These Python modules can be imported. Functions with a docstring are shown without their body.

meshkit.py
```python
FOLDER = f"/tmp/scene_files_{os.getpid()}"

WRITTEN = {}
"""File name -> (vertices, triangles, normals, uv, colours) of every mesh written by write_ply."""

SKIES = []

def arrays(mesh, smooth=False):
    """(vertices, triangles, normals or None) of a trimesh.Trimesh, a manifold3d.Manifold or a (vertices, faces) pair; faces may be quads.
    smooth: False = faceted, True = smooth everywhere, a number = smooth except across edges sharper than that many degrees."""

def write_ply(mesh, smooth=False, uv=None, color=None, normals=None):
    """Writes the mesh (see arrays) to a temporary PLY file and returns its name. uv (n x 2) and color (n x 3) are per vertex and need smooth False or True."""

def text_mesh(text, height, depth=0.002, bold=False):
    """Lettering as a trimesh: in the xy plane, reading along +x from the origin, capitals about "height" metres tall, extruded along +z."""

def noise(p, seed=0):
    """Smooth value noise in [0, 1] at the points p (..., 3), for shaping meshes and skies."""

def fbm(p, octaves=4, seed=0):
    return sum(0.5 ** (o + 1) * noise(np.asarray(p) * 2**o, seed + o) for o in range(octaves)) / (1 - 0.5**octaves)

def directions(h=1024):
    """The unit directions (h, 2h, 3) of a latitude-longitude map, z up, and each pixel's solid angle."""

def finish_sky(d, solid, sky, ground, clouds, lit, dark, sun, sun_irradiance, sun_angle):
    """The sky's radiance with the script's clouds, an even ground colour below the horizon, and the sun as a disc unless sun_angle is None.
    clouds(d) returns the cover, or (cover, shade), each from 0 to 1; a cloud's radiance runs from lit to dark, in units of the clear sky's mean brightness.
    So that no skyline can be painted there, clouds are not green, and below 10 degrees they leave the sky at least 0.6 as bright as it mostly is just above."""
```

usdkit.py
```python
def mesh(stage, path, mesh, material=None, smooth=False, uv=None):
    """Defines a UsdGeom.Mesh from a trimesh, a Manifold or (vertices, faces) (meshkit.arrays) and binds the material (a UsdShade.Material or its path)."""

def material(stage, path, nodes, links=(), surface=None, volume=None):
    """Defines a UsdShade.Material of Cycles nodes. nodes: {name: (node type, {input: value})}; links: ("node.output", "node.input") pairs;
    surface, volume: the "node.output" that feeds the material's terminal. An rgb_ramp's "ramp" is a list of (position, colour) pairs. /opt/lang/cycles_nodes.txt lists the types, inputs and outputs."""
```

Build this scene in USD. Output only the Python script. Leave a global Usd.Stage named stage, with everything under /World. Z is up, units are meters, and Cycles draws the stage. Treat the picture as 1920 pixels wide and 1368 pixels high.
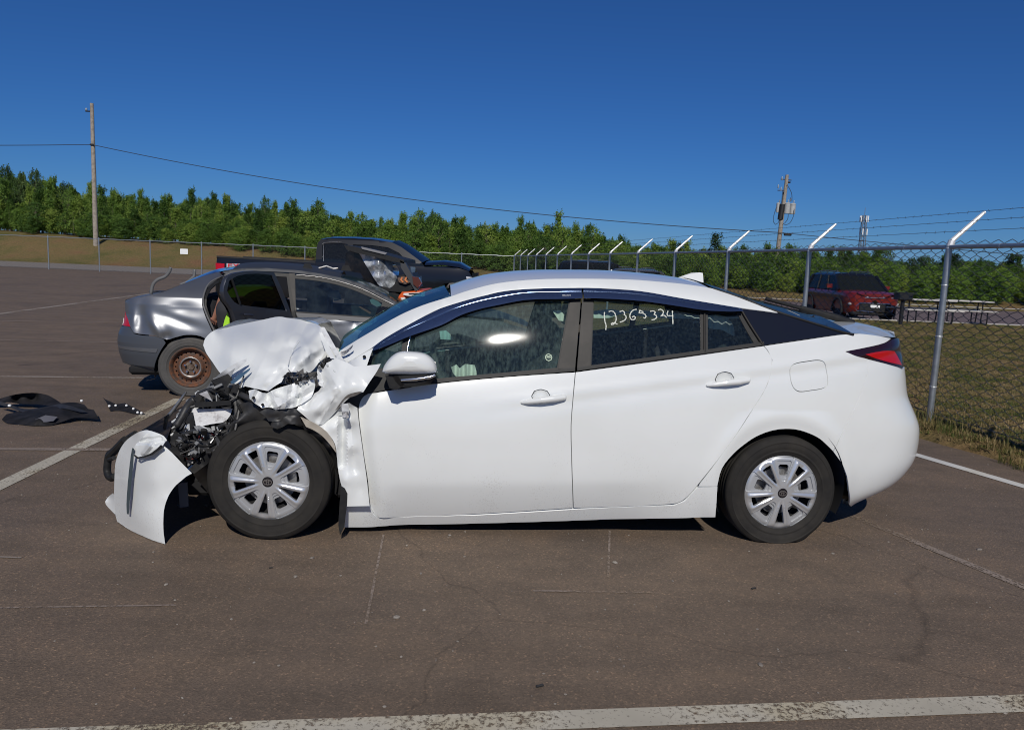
import math, random
import numpy as np
import trimesh, manifold3d, meshkit, usdkit
from pxr import Usd, UsdGeom, UsdLux, UsdShade, Sdf, Gf, Vt
from shapely.geometry import Polygon, Point, LineString, MultiPolygon
from shapely import affinity
import shapely
from scipy.spatial import Delaunay
from scipy.interpolate import RBFInterpolator

stage = Usd.Stage.CreateInMemory()
UsdGeom.SetStageUpAxis(stage, 'Z')
UsdGeom.Xform.Define(stage, '/World')
UsdGeom.Scope.Define(stage, '/World/Looks')

# ---------------------------------------------------------------- camera, sky, sun
F, CX, CY = 1445.0, 960.0, 684.0          # the photograph's lens in its own 1920 x 1368 pixels
PITCH, ROLL, HC = math.radians(7.6), math.radians(2.4), 1.5
EXPOSURE = -0.42
SUN_EL, SUN_AZ = math.radians(40), math.radians(180 - 3.4)   # azimuth clockwise from +y
SUN_INT, SKY_STRENGTH = 1.15, 0.079
_fw = np.array([0, math.cos(PITCH), -math.sin(PITCH)])
_up = np.array([0, math.sin(PITCH), math.cos(PITCH)])
_rt = np.array([1.0, 0, 0])
CAM_R = math.cos(ROLL) * _rt + math.sin(ROLL) * _up
CAM_U = -math.sin(ROLL) * _rt + math.cos(ROLL) * _up
EYE = np.array([0, 0, HC])
cam = UsdGeom.Camera.Define(stage, '/World/camera')
cam.CreateHorizontalApertureAttr(36.0)
cam.CreateVerticalApertureAttr(36.0 * 729 / 1024)
cam.CreateFocalLengthAttr(36.0 * F / 1920)
cam.CreateClippingRangeAttr(Gf.Vec2f(0.05, 20000))
cam.CreateExposureAttr(EXPOSURE)
_m = np.eye(4); _m[0, :3] = CAM_R; _m[1, :3] = CAM_U; _m[2, :3] = -_fw; _m[3, :3] = EYE
cam.AddTransformOp().Set(Gf.Matrix4d(_m.tolist()))

sd = np.array([math.cos(SUN_EL) * math.sin(SUN_AZ), math.cos(SUN_EL) * math.cos(SUN_AZ), math.sin(SUN_EL)])
sun = UsdLux.DistantLight.Define(stage, '/World/sun_light')
sun.CreateIntensityAttr(SUN_INT); sun.CreateAngleAttr(0.53); sun.CreateNormalizeAttr(True)
sun.CreateColorAttr(Gf.Vec3f(1.0, 0.95, 0.87))
_z = sd; _x = np.cross([0, 0, 1.0], _z); _x /= np.linalg.norm(_x); _y = np.cross(_z, _x)
_m = np.eye(4); _m[0, :3] = _x; _m[1, :3] = _y; _m[2, :3] = _z
sun.AddTransformOp().Set(Gf.Matrix4d(_m.tolist()))
dome = UsdLux.DomeLight.Define(stage, '/World/sky')
dome.GetPrim().SetCustomDataByKey('kind', 'structure')
_skym = usdkit.material(stage, '/World/Looks/sky', {
    's': ('sky_texture', {'sky_type': 'single_scattering', 'sun_disc': False, 'sun_elevation': SUN_EL, 'sun_rotation': math.atan2(sd[0], sd[1]),
                          'altitude': 0.0, 'air_density': 0.9, 'aerosol_density': 0.14, 'ozone_density': 21.0}),
    'b': ('background_shader', {'strength': SKY_STRENGTH})}, [('s.color', 'b.color')], surface='b.background')
UsdShade.MaterialBindingAPI.Apply(dome.GetPrim()).Bind(_skym)

# ---------------------------------------------------------------- helpers
def ray(px, py):
    x, y = (np.asarray(px, float) - CX) / F, (np.asarray(py, float) - CY) / F
    return _fw + x[..., None] * CAM_R - y[..., None] * CAM_U
def ground(px, py, z=0.0):
    d = ray(px, py); t = (z - HC) / d[..., 2]
    return EYE + d * np.asarray(t)[..., None]
def at_depth(px, py, D):
    d = ray(px, py); return EYE + d * (D / d[..., 1])[..., None]
def project(p):
    q = np.asarray(p, float) - EYE
    zf = q @ _fw
    return np.stack([CX + F * (q @ CAM_R) / zf, CY - F * (q @ CAM_U) / zf], -1)

_used = {}
def numbered(parent, name):
    k = (parent, name); n = _used.get(k, 0); _used[k] = n + 1
    return f'{parent}/{name}' + (f'_{n:03d}' if n else '')
def path_of(p): return '/World' if p is None else (p if isinstance(p, str) else str(p.GetPath()))
def tag(prim, label=None, cat=None, group=None, kind=None):
    for k, v in (('label', label), ('category', cat), ('group', group), ('kind', kind)):
        if v: prim.SetCustomDataByKey(k, v)
    return prim
def thing(name, label, cat, group=None, loc=(0, 0, 0), kind=None):
    x = UsdGeom.Xform.Define(stage, numbered('/World', name))
    x.AddTranslateOp().Set(Gf.Vec3d(*[float(c) for c in loc]))
    tag(x.GetPrim(), label, cat, group, kind)
    return x.GetPrim()
def loc_of(prim):
    if prim is None: return np.zeros(3)
    p, t = prim, np.zeros(3)
    while str(p.GetPath()) not in ('/World', '/'):
        a = p.GetAttribute('xformOp:translate')
        if a and a.HasAuthoredValue(): t = t + np.array(a.Get())
        p = p.GetParent()
    return t
def mesh(parent, name, m, mat, smooth=False, label=None, cat=None, group=None, kind=None):
    """one Mesh prim. m: trimesh / Manifold / (v, f) / (v, f, normals); positions are world positions"""
    path = numbered(path_of(parent), name); off = loc_of(parent)
    if isinstance(m, tuple) and len(m) == 3 and m[2] is not None:
        v, f, n = m
    else:
        v, f, n = meshkit.arrays(m[:2] if isinstance(m, tuple) else m, smooth)
    g = UsdGeom.Mesh.Define(stage, path)
    g.CreatePointsAttr(Vt.Vec3fArray.FromNumpy((np.asarray(v, float) - off).astype(np.float32)))
    g.CreateFaceVertexCountsAttr(Vt.IntArray.FromNumpy(np.full(len(f), 3, np.int32)))
    g.CreateFaceVertexIndicesAttr(Vt.IntArray.FromNumpy(np.asarray(f, np.int32).ravel()))
    g.CreateSubdivisionSchemeAttr('none')
    if n is not None:
        g.CreateNormalsAttr(Vt.Vec3fArray.FromNumpy(np.asarray(n, np.float32))); g.SetNormalsInterpolation('vertex')
    UsdShade.MaterialBindingAPI.Apply(g.GetPrim()).Bind(mat)
    return tag(g.GetPrim(), label, cat, group, kind)
def curves(parent, name, lines, width, mat, label=None, cat=None, group=None, kind=None):
    path = numbered(path_of(parent), name); off = loc_of(parent)
    c = UsdGeom.BasisCurves.Define(stage, path)
    c.CreateTypeAttr('linear')
    c.CreateCurveVertexCountsAttr(Vt.IntArray([len(l) for l in lines]))
    pts = np.vstack(lines) - off
    c.CreatePointsAttr(Vt.Vec3fArray.FromNumpy(pts.astype(np.float32)))
    c.CreateWidthsAttr(Vt.FloatArray.FromNumpy(np.full(len(pts), width, np.float32))); c.SetWidthsInterpolation('vertex')
    UsdShade.MaterialBindingAPI.Apply(c.GetPrim()).Bind(mat)
    return tag(c.GetPrim(), label, cat, group, kind)
def cat_mesh(ms):
    vs, fs, n = [], [], 0
    for m in ms:
        v, f, _ = meshkit.arrays(m, False)
        vs.append(v); fs.append(f + n); n += len(v)
    return np.vstack(vs), np.vstack(fs)
def rotm(ax, deg):
    return trimesh.transformations.rotation_matrix(math.radians(deg), ax)
def frame(o, x, y, z):
    m = np.eye(4); m[:3, 0] = x; m[:3, 1] = y; m[:3, 2] = z; m[:3, 3] = o; return m
def box(c, s, bev=0.0, M=None):
    """bevelled box as a trimesh; c centre, s size"""
    sx, sy, sz = [q / 2 for q in s]; b = min(bev, sx * .9, sy * .9, sz * .9)
    if b <= 0: m = trimesh.creation.box(s)
    else:
        p = [(i * (sx - b * (a != 0)), j * (sy - b * (a != 1)), k * (sz - b * (a != 2))) for i in (-1, 1) for j in (-1, 1) for k in (-1, 1) for a in range(3)]
        m = trimesh.convex.convex_hull(np.array(p))
    m.apply_translation(c)
    if M is not None: m.apply_transform(M)
    return m
def tube(pts, r, n=8, cap=True):
    p = np.asarray(pts, float); k = len(p); r = np.broadcast_to(np.asarray(r, float), (k,))
    t = np.gradient(p, axis=0); t /= np.linalg.norm(t, axis=1, keepdims=True) + 1e-12
    ref = np.array([0, 0, 1.0]) if abs(t[0][2]) < .9 else np.array([1.0, 0, 0])
    a = np.cross(t[0], ref); a /= np.linalg.norm(a); A = []
    for i in range(k):
        a = a - t[i] * (a @ t[i]); a /= np.linalg.norm(a) + 1e-12; A.append(a)
    A = np.array(A); B = np.cross(t, A); ang = np.arange(n) * 2 * np.pi / n
    v = p[:, None] + r[:, None, None] * (np.cos(ang)[None, :, None] * A[:, None] + np.sin(ang)[None, :, None] * B[:, None])
    i, j = np.meshgrid(np.arange(k - 1), np.arange(n), indexing='ij')
    q = np.stack([i * n + j, i * n + (j + 1) % n, (i + 1) * n + (j + 1) % n, (i + 1) * n + j], -1).reshape(-1, 4)
    f = np.vstack([q[:, [0, 1, 2]], q[:, [0, 2, 3]]]); v = v.reshape(-1, 3)
    if cap:
        c0, c1 = len(v), len(v) + 1; v = np.vstack([v, p[0], p[-1]])
        jj = np.arange(n); l = (k - 1) * n
        f = np.vstack([f, np.stack([np.full(n, c0), (jj + 1) % n, jj], 1), np.stack([np.full(n, c1), l + jj, l + (jj + 1) % n], 1)])
    return trimesh.Trimesh(v, f, process=False)
def lathe(prof, n=64, M=None):
    """prof: (r, h) pairs, revolved about local z"""
    p = np.asarray(prof, float); k = len(p); a = np.arange(n) * 2 * np.pi / n
    v = np.stack([p[:, None, 0] * np.cos(a), p[:, None, 0] * np.sin(a), np.broadcast_to(p[:, None, 1], (k, n))], -1).reshape(-1, 3)
    i, j = np.meshgrid(np.arange(k - 1), np.arange(n), indexing='ij')
    q = np.stack([i * n + j, i * n + (j + 1) % n, (i + 1) * n + (j + 1) % n, (i + 1) * n + j], -1).reshape(-1, 4)
    m = trimesh.Trimesh(v, np.vstack([q[:, [0, 1, 2]], q[:, [0, 2, 3]]]), process=False)
    if M is not None: m.apply_transform(M)
    return m
def hull_chain(joints, bones, refine=.03, it=8):
    """one continuous body: hulls of the spheres at the two joints of each bone, merged and smoothed"""
    parts = []
    for a, b in bones:
        (pa, ra), (pb, rb) = joints[a], joints[b]
        s = [manifold3d.Manifold.sphere(r, 20).translate(list(map(float, p))) for p, r in ((pa, ra), (pb, rb))]
        parts.append(manifold3d.Manifold.batch_hull(s))
    m = manifold3d.Manifold.batch_boolean(parts, manifold3d.OpType.Add).refine_to_length(refine)
    v, f, _ = meshkit.arrays(m); t = trimesh.Trimesh(v, f)
    trimesh.smoothing.filter_taubin(t, iterations=it)
    return t

def spline(pts, n=6, closed=True, corner=38):
    """Catmull-Rom through the points; points where the outline turns sharply stay corners"""
    p = np.asarray(pts, float); k = len(p); out = []
    nxt = lambda i: (i + 1) % k if closed else min(i + 1, k - 1)
    prv = lambda i: (i - 1) % k if closed else max(i - 1, 0)
    sharp = []
    for i in range(k):
        a, b = p[i] - p[prv(i)], p[nxt(i)] - p[i]
        la, lb = np.linalg.norm(a), np.linalg.norm(b)
        sharp.append(la < 1e-9 or lb < 1e-9 or np.degrees(np.arccos(np.clip(a @ b / (la * lb), -1, 1))) > corner)
    for i in range(k if closed else k - 1):
        a, b = p[i], p[nxt(i)]; L = np.linalg.norm(b - a)
        def tang(j):
            t = p[nxt(j)] - p[prv(j)]; l = np.linalg.norm(t); return t / l if l > 0 else t
        ta = (b - a) if sharp[i] else tang(i) * L
        tb = (b - a) if sharp[nxt(i)] else tang(nxt(i)) * L
        for s in np.arange(n) / n:
            h = [2 * s**3 - 3 * s**2 + 1, s**3 - 2 * s**2 + s, -2 * s**3 + 3 * s**2, s**3 - s**2]
            out.append(h[0] * a + h[1] * ta + h[2] * b + h[3] * tb)
    if not closed: out.append(p[-1])
    return np.array(out)
def tri_poly(poly, h, extra=None):
    """points, triangles, ring index lists of a (holed) polygon, meshed at spacing h"""
    pts, rings = [], []
    for ring in [poly.exterior, *poly.interiors]:
        L = ring.length; c = np.array(ring.coords)[:-1]
        d = [0]
        keep = []
        for i in range(len(c)):
            a, b = c[i], c[(i + 1) % len(c)]; l = np.linalg.norm(b - a)
            if l < 1e-7: continue
            m = max(1, int(round(l / h)))
            keep += [a + (b - a) * s / m for s in range(m)]
        rings.append(list(range(len(pts), len(pts) + len(keep)))); pts += keep
    x0, y0, x1, y1 = poly.bounds
    gx, gy = np.meshgrid(np.arange(x0, x1, h), np.arange(y0, y1, h * .87))
    gx = gx + (np.arange(gy.shape[0]) % 2)[:, None] * h / 2
    g = np.stack([gx.ravel(), gy.ravel()], 1)
    inner = poly.buffer(-h * .45)
    if not inner.is_empty:
        g = g[shapely.contains_xy(inner, g[:, 0], g[:, 1])]
        if extra is not None and len(extra):
            extra = extra[shapely.contains_xy(inner, extra[:, 0], extra[:, 1])]
            if len(extra): g = np.vstack([g[((g[:, None] - extra[None]) ** 2).sum(-1).min(1) > (h * .6) ** 2], extra])
        pts = np.vstack([np.array(pts), g])
    pts = np.array(pts)
    d = Delaunay(pts + np.random.default_rng(1).normal(0, 1e-7, pts.shape)); t = d.simplices
    c = pts[t].mean(1); t = t[shapely.contains_xy(poly.buffer(1e-6), c[:, 0], c[:, 1])]
    a, b, c = pts[t[:, 0]], pts[t[:, 1]], pts[t[:, 2]]
    area = (b[:, 0] - a[:, 0]) * (c[:, 1] - a[:, 1]) - (b[:, 1] - a[:, 1]) * (c[:, 0] - a[:, 0])
    t = t[np.abs(area) > 1e-12]; area = area[np.abs(area) > 1e-12]
    t[area < 0] = t[area < 0][:, ::-1]
    return pts, t, rings
def sstep(x): x = np.clip(x, 0, 1); return x * x * (3 - 2 * x)
def geoms(g): return [q for q in (g.geoms if hasattr(g, 'geoms') else [g]) if q.geom_type == 'Polygon' and q.area > 1e-6]

# ---------------------------------------------------------------- materials
_mats = {}
def pbr(name, col, rough=.5, metal=0.0, coat=0.0, spec=.5, var=None, scale=6.0, bump=0.0, bscale=60.0, col2=None, ramp=(.4, .65), coord='object', emit=None, detail=5.0, croug=.03, rvar=None):
    """principled material; col2 mixed in by noise, bump from noise"""
    if name in _mats: return _mats[name]
    N = {'p': ('principled_bsdf', {'base_color': col, 'roughness': rough, 'metallic': metal, 'coat_weight': coat, 'coat_roughness': croug, 'specular_ior_level': spec}),
         'tc': ('texture_coordinate', {}) if coord == 'object' else ('geometry', {})}
    out = 'tc.object' if coord == 'object' else 'tc.position'
    L = []
    if col2 is not None:
        N['n'] = ('noise_texture', {'scale': scale, 'detail': detail, 'roughness': .6})
        N['r'] = ('rgb_ramp', {'ramp': [(ramp[0], col), (ramp[1], col2)]})
        L += [(out, 'n.vector'), ('n.fac', 'r.fac'), ('r.color', 'p.base_color')]
        if rvar is not None:
            N['mr'] = ('map_range', {'from_min': ramp[0], 'from_max': ramp[1], 'to_min': rough, 'to_max': rvar, 'clamp': True})
            L += [('n.fac', 'mr.value'), ('mr.result', 'p.roughness')]
    if bump > 0:
        N['bn'] = ('noise_texture', {'scale': bscale, 'detail': 4.0}); N['bp'] = ('bump', {'strength': bump, 'distance': .01})
        L += [(out, 'bn.vector'), ('bn.fac', 'bp.height'), ('bp.normal', 'p.normal')]
    if emit: N['p'][1].update({'emission_color': emit, 'emission_strength': 1.0})
    m = _mats[name] = usdkit.material(stage, f'/World/Looks/{name}', N, L, surface='p.BSDF')
    return m
def pane(name, tint, refl_rough=.0, dirt=.0, dscale=40.0, streak=1.0, gain=1.0, dirt_col=(.55, .6, .58)):
    """window glass: tinted see-through, fresnel reflection, a film of dirt in streaks"""
    if name in _mats: return _mats[name]
    N = {'t': ('transparent_bsdf', {'color': tint}), 'g': ('glossy_bsdf', {'color': (1, 1, 1), 'roughness': refl_rough}),
         'fr': ('fresnel', {'IOR': 1.5}), 'fm': ('math', {'math_type': 'multiply', 'value2': gain}), 'm': ('mix_closure', {})}
    L = [('fr.fac', 'fm.value1'), ('fm.value', 'm.fac'), ('t.BSDF', 'm.closure1'), ('g.BSDF', 'm.closure2')]
    out = 'm.closure'
    if dirt > 0:
        N.update({'tc': ('texture_coordinate', {}), 'mp': ('mapping', {'scale': (1, 1, 1 / streak)}), 'n': ('noise_texture', {'scale': dscale, 'detail': 6.0, 'roughness': .7}),
                  'r': ('map_range', {'from_min': .42, 'from_max': .75, 'to_min': dirt * .15, 'to_max': dirt, 'clamp': True}), 'd': ('diffuse_bsdf', {'color': dirt_col}), 'm2': ('mix_closure', {})})
        L += [('tc.object', 'mp.vector'), ('mp.vector', 'n.vector'), ('n.fac', 'r.value'), ('r.result', 'm2.fac'), ('m.closure', 'm2.closure1'), ('d.BSDF', 'm2.closure2')]
        out = 'm2.closure'
    m = _mats[name] = usdkit.material(stage, f'/World/Looks/{name}', N, L, surface=out)
    return m
# ---------------------------------------------------------------- ground
rng = np.random.default_rng(7)
def fbm2(x, y, s): return meshkit.fbm(np.stack([np.asarray(x, float) * s, np.asarray(y, float) * s, np.zeros_like(np.asarray(x, float))], -1))
EA, EB = ground(np.array(1723.), np.array(822.)), ground(np.array(1920.), np.array(877.))   # edge of the lot, right
_e = (EB - EA) / np.linalg.norm(EB - EA); EDGE_N = np.array([-_e[1], _e[0]]);  EDGE_N *= np.sign(EDGE_N[0])
def edge_d(x, y): return (x - EA[0]) * EDGE_N[0] + (y - EA[1]) * EDGE_N[1]     # metres to the right of the lot's edge
FENCE_P, FENCE_AZ, FENCE_S = np.array([4.191, 7.587]), -0.1216, 2.732
FD = np.array([math.sin(FENCE_AZ), math.cos(FENCE_AZ)]); FN = np.array([FD[1], -FD[0]])
CORNER = FENCE_P + FD * FENCE_S * 13
def fence_d(x, y): return (x - FENCE_P[0]) * FN[0] + (y - FENCE_P[1]) * FN[1]
RK0, RK1 = ground(np.array(1500.), np.array(600.)), ground(np.array(1920.), np.array(616.))
def road_near(x): return RK0[1] + (x - RK0[0]) * (RK1[1] - RK0[1]) / (RK1[0] - RK0[0])
def bank_h(x): return np.interp(x, [-60, -45, -20, -2, 5, 60], [2.6, 2.3, 1.75, .75, .42, .35])
def bank_s(x): return np.interp(x, [-60, -20, -6, 0, 6, 12, 40], [57, 57, 55, 47, 44, 42.5, 41])
def terrain(x, y):
    x, y = np.asarray(x, float), np.asarray(y, float)
    n = fbm2(x, y, 1.7) - .0
    z = np.full(x.shape, -.035)
    ed = np.where(y < CORNER[1] + 1, np.minimum(edge_d(x, y), fence_d(x, y) + .75), -5) + n * .12
    right = sstep((ed + .05) / .35)
    z = z + right * .13
    onroad = sstep((y - road_near(x) - .1) / .3) * sstep((fence_d(x, y) - 5.2) / .6) * sstep((bank_s(x) - .4 - y) / .4)
    z = z - right * onroad * .145
    b = sstep((y - bank_s(x)) / np.where(x < -4, 9.5, 5))
    z = z + b * bank_h(x) + b * n * .18
    z = z + sstep((y - 42 - 0) / 1) * sstep((x + 1) / 2) * .03
    return z
def grid_mesh(xs, ys, fz):
    X, Y = np.meshgrid(xs, ys); v = np.stack([X, Y, fz(X, Y)], -1).reshape(-1, 3); m, n = len(ys), len(xs)
    i, j = np.meshgrid(np.arange(m - 1), np.arange(n - 1), indexing='ij')
    q = np.stack([i * n + j, i * n + j + 1, (i + 1) * n + j + 1, (i + 1) * n + j], -1).reshape(-1, 4)
    return v, np.vstack([q[:, [0, 1, 2]], q[:, [0, 2, 3]]])
def warp(edges, steps):
    out = [edges[0]]
    for a, b, s in zip(edges[:-1], edges[1:], steps): out += list(np.linspace(a, b, max(2, int((b - a) / s)) + 1)[1:])
    return np.array(out)
XS = warp([-900, -120, -60, 2.5, 11, 45, 120, 900], [90, 5, .9, .09, .6, 5, 90])
YS = warp([-500, -20, 3, 13, 30, 75, 160, 1500], [60, 2, .11, .35, .7, 6, 110])

_N = {'g': ('geometry', {}), 'n1': ('noise_texture', {'scale': .35, 'detail': 6.0, 'roughness': .6}), 'n2': ('noise_texture', {'scale': 9.0, 'detail': 5.0, 'roughness': .7}),
      'r1': ('rgb_ramp', {'ramp': [(.30, (.11, .108, .04)), (.45, (.165, .132, .06)), (.56, (.19, .135, .068)), (.68, (.205, .118, .07))]}),
      'r2': ('rgb_ramp', {'ramp': [(.3, (.45, .5, .4)), (.7, (1.25, 1.2, 1.1))]}), 'mx': ('mix', {'mix_type': 'multiply', 'fac': 1.0}),
      'bp': ('bump', {'strength': .9, 'distance': .06}), 'p': ('principled_bsdf', {'roughness': .95, 'specular_ior_level': .1})}
M_TERRAIN = usdkit.material(stage, '/World/Looks/dry_grass_ground', _N, [('g.position', 'n1.vector'), ('g.position', 'n2.vector'), ('n1.fac', 'r1.fac'), ('n2.fac', 'r2.fac'),
    ('r1.color', 'mx.color1'), ('r2.color', 'mx.color2'), ('mx.color', 'p.base_color'), ('n2.fac', 'bp.height'), ('bp.normal', 'p.normal')], surface='p.BSDF')
mesh(None, 'ground', grid_mesh(XS, YS, terrain), M_TERRAIN, smooth=True, kind='structure')

# asphalt: fine aggregate, large stains, reddish and grey zones, thin cracks and pale scrapes
def asphalt(name, base, base2):
    """brown paving: broad tone drift, rolled streaks along the lot, fine aggregate, hairline cracks, a few oil spots"""
    gray = lambda k: (k, k, k)
    N = {'g': ('geometry', {}), 'big': ('noise_texture', {'scale': .35, 'detail': 5.0, 'roughness': .6}), 'rb': ('rgb_ramp', {'ramp': [(.34, base), (.5, base2), (.66, tuple(c * .86 for c in base))]}),
         'v': ('voronoi_texture', {'scale': 150.0}), 'sep': ('separate_color', {}), 'rv': ('rgb_ramp', {'ramp': [(0, gray(.78)), (.6, gray(1)), (.84, (1.10, 1.08, 1.06)), (.95, (1.32, 1.27, 1.2)), (1, (1.9, 1.75, 1.6))]}),
         'mp': ('mapping', {'scale': (.22, 2.2, 1), 'rotation': (0, 0, .03)}), 'st': ('noise_texture', {'scale': 1.6, 'detail': 6.0, 'roughness': .65}), 'rs': ('rgb_ramp', {'ramp': [(.3, gray(.86)), (.5, gray(1)), (.7, (1.14, 1.12, 1.09))]}),
         'mid': ('noise_texture', {'scale': 3.4, 'detail': 6.0, 'roughness': .62}), 'rm': ('rgb_ramp', {'ramp': [(.3, gray(.86)), (.5, gray(1)), (.72, (1.14, 1.10, 1.05))]}),
         'sc': ('noise_texture', {'scale': 2.1, 'detail': 3.0, 'roughness': .5}), 'rsc': ('rgb_ramp', {'ramp': [(.70, gray(1)), (.755, gray(.66)), (.79, gray(.55))]}),
         'dn': ('noise_texture', {'scale': 1.3, 'detail': 4.0}), 'dm': ('vector_math', {'math_type': 'multiply_add', 'vector2': (.55, .55, 0)}), 'cr': ('voronoi_texture', {'scale': .42, 'feature': 'distance_to_edge'}), 'rc': ('rgb_ramp', {'ramp': [(0, gray(.74)), (.0012, gray(.8)), (.0026, gray(1)), (1, gray(1))]}),
         'p': ('principled_bsdf', {'specular_ior_level': .35}), 'rr': ('map_range', {'from_min': .3, 'from_max': .7, 'to_min': .85, 'to_max': .68, 'clamp': True}), 'bp': ('bump', {'strength': .4, 'distance': .004})}
    L = [('g.position', f'{k}.vector') for k in ('big', 'v', 'mp', 'mid', 'sc', 'dn')] + [('mp.vector', 'st.vector'), ('dn.color', 'dm.vector1'), ('g.position', 'dm.vector3'), ('dm.vector', 'cr.vector'), ('cr.distance', 'rc.fac'),
         ('big.fac', 'rb.fac'), ('v.color', 'sep.color'), ('sep.r', 'rv.fac'), ('st.fac', 'rs.fac'), ('mid.fac', 'rm.fac'), ('sc.fac', 'rsc.fac'), ('mid.fac', 'rr.value'), ('rr.result', 'p.roughness'), ('v.distance', 'bp.height'), ('bp.normal', 'p.normal')]
    last = 'rb.color'
    for k, r in enumerate(('rv', 'rs', 'rm', 'rsc', 'rc')):
        N[f'x{k}'] = ('mix', {'mix_type': 'multiply', 'fac': 1.0}); L += [(last, f'x{k}.color1'), (f'{r}.color', f'x{k}.color2')]; last = f'x{k}.color'
    return usdkit.material(stage, f'/World/Looks/{name}', N, L + [(last, 'p.base_color')], surface='p.BSDF')
M_ASPH = asphalt('asphalt_reddish', (.127, .098, .076), (.143, .107, .078))
M_ROAD = asphalt('asphalt_purple', (.125, .098, .098), (.14, .108, .105))
M_GRAVEL = pbr('gravel', (.16, .14, .125), .95, col2=(.22, .195, .17), scale=4, bump=.8, bscale=30, coord='world')
def sheet(poly, z, h=None):
    v = np.array(poly.exterior.coords)[:-1]
    if h: p, t, _ = tri_poly(poly, h)
    else:
        p, t = trimesh.creation.triangulate_polygon(poly, engine='earcut') if False else tri_poly(poly, 1e3)[:2]
    return np.c_[p, np.full(len(p), z)], t
mesh(None, 'parking_lot', sheet(Polygon([(-70, -30), (20, -30), (20, 3), (7, 8), (6, 20), (1.2, 44.6), (-70, 46.5)]), 0.0), M_ASPH, kind='structure')
mesh(None, 'gravel_strip', sheet(Polygon([(-80, 46.5), (1.2, 44.6), (1.0, 48), (-5, 56.5), (-80, 59)]), .004), M_GRAVEL, kind='structure')
ra, rb_ = [8.6, 60], []
mesh(None, 'side_road', sheet(Polygon([(5.2, road_near(5.2) + .0), (60, road_near(60.)), (60, 41.5), (12, 42.6), (6.3, 43.6), (4.3, 42)]), .012), M_ROAD, kind='structure')
M_CONC = pbr('concrete_kerb', (.42, .40, .37), .9, col2=(.3, .29, .27), scale=3, bump=.3, coord='world')
def kerb(pts, w=.15, h=.13):
    ls = []
    for a, b in zip(pts[:-1], pts[1:]):
        a, b = np.array(a), np.array(b); d = b - a; l = np.linalg.norm(d); d /= l
        nseg = max(1, int(l / 3)); s = l / nseg
        for i in range(nseg):
            c = a + d * (i + .5) * s
            ls.append(box((0, 0, 0), (s - .012, w, h + .2), .02, frame((c[0], c[1], h / 2 - .1), (d[0], d[1], 0), (-d[1], d[0], 0), (0, 0, 1))))
    return ls
for nm, pts in (('kerb', [(7.2, road_near(7.2)), (34, road_near(34.))]), ('kerb', [(6.5, 43.4), (12, 42.5), (40, 41.3)])):
    for s in kerb(pts):
        pass
    k = thing('kerb', 'pale concrete kerb between the dry grass and the near side of the side road' if pts[0][0] > 7 else 'far concrete kerb along the foot of the bushes beyond the side road', 'kerb', kind='structure')
    for s in kerb(pts): mesh(k, 'kerb_stone', s, M_CONC)

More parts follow.
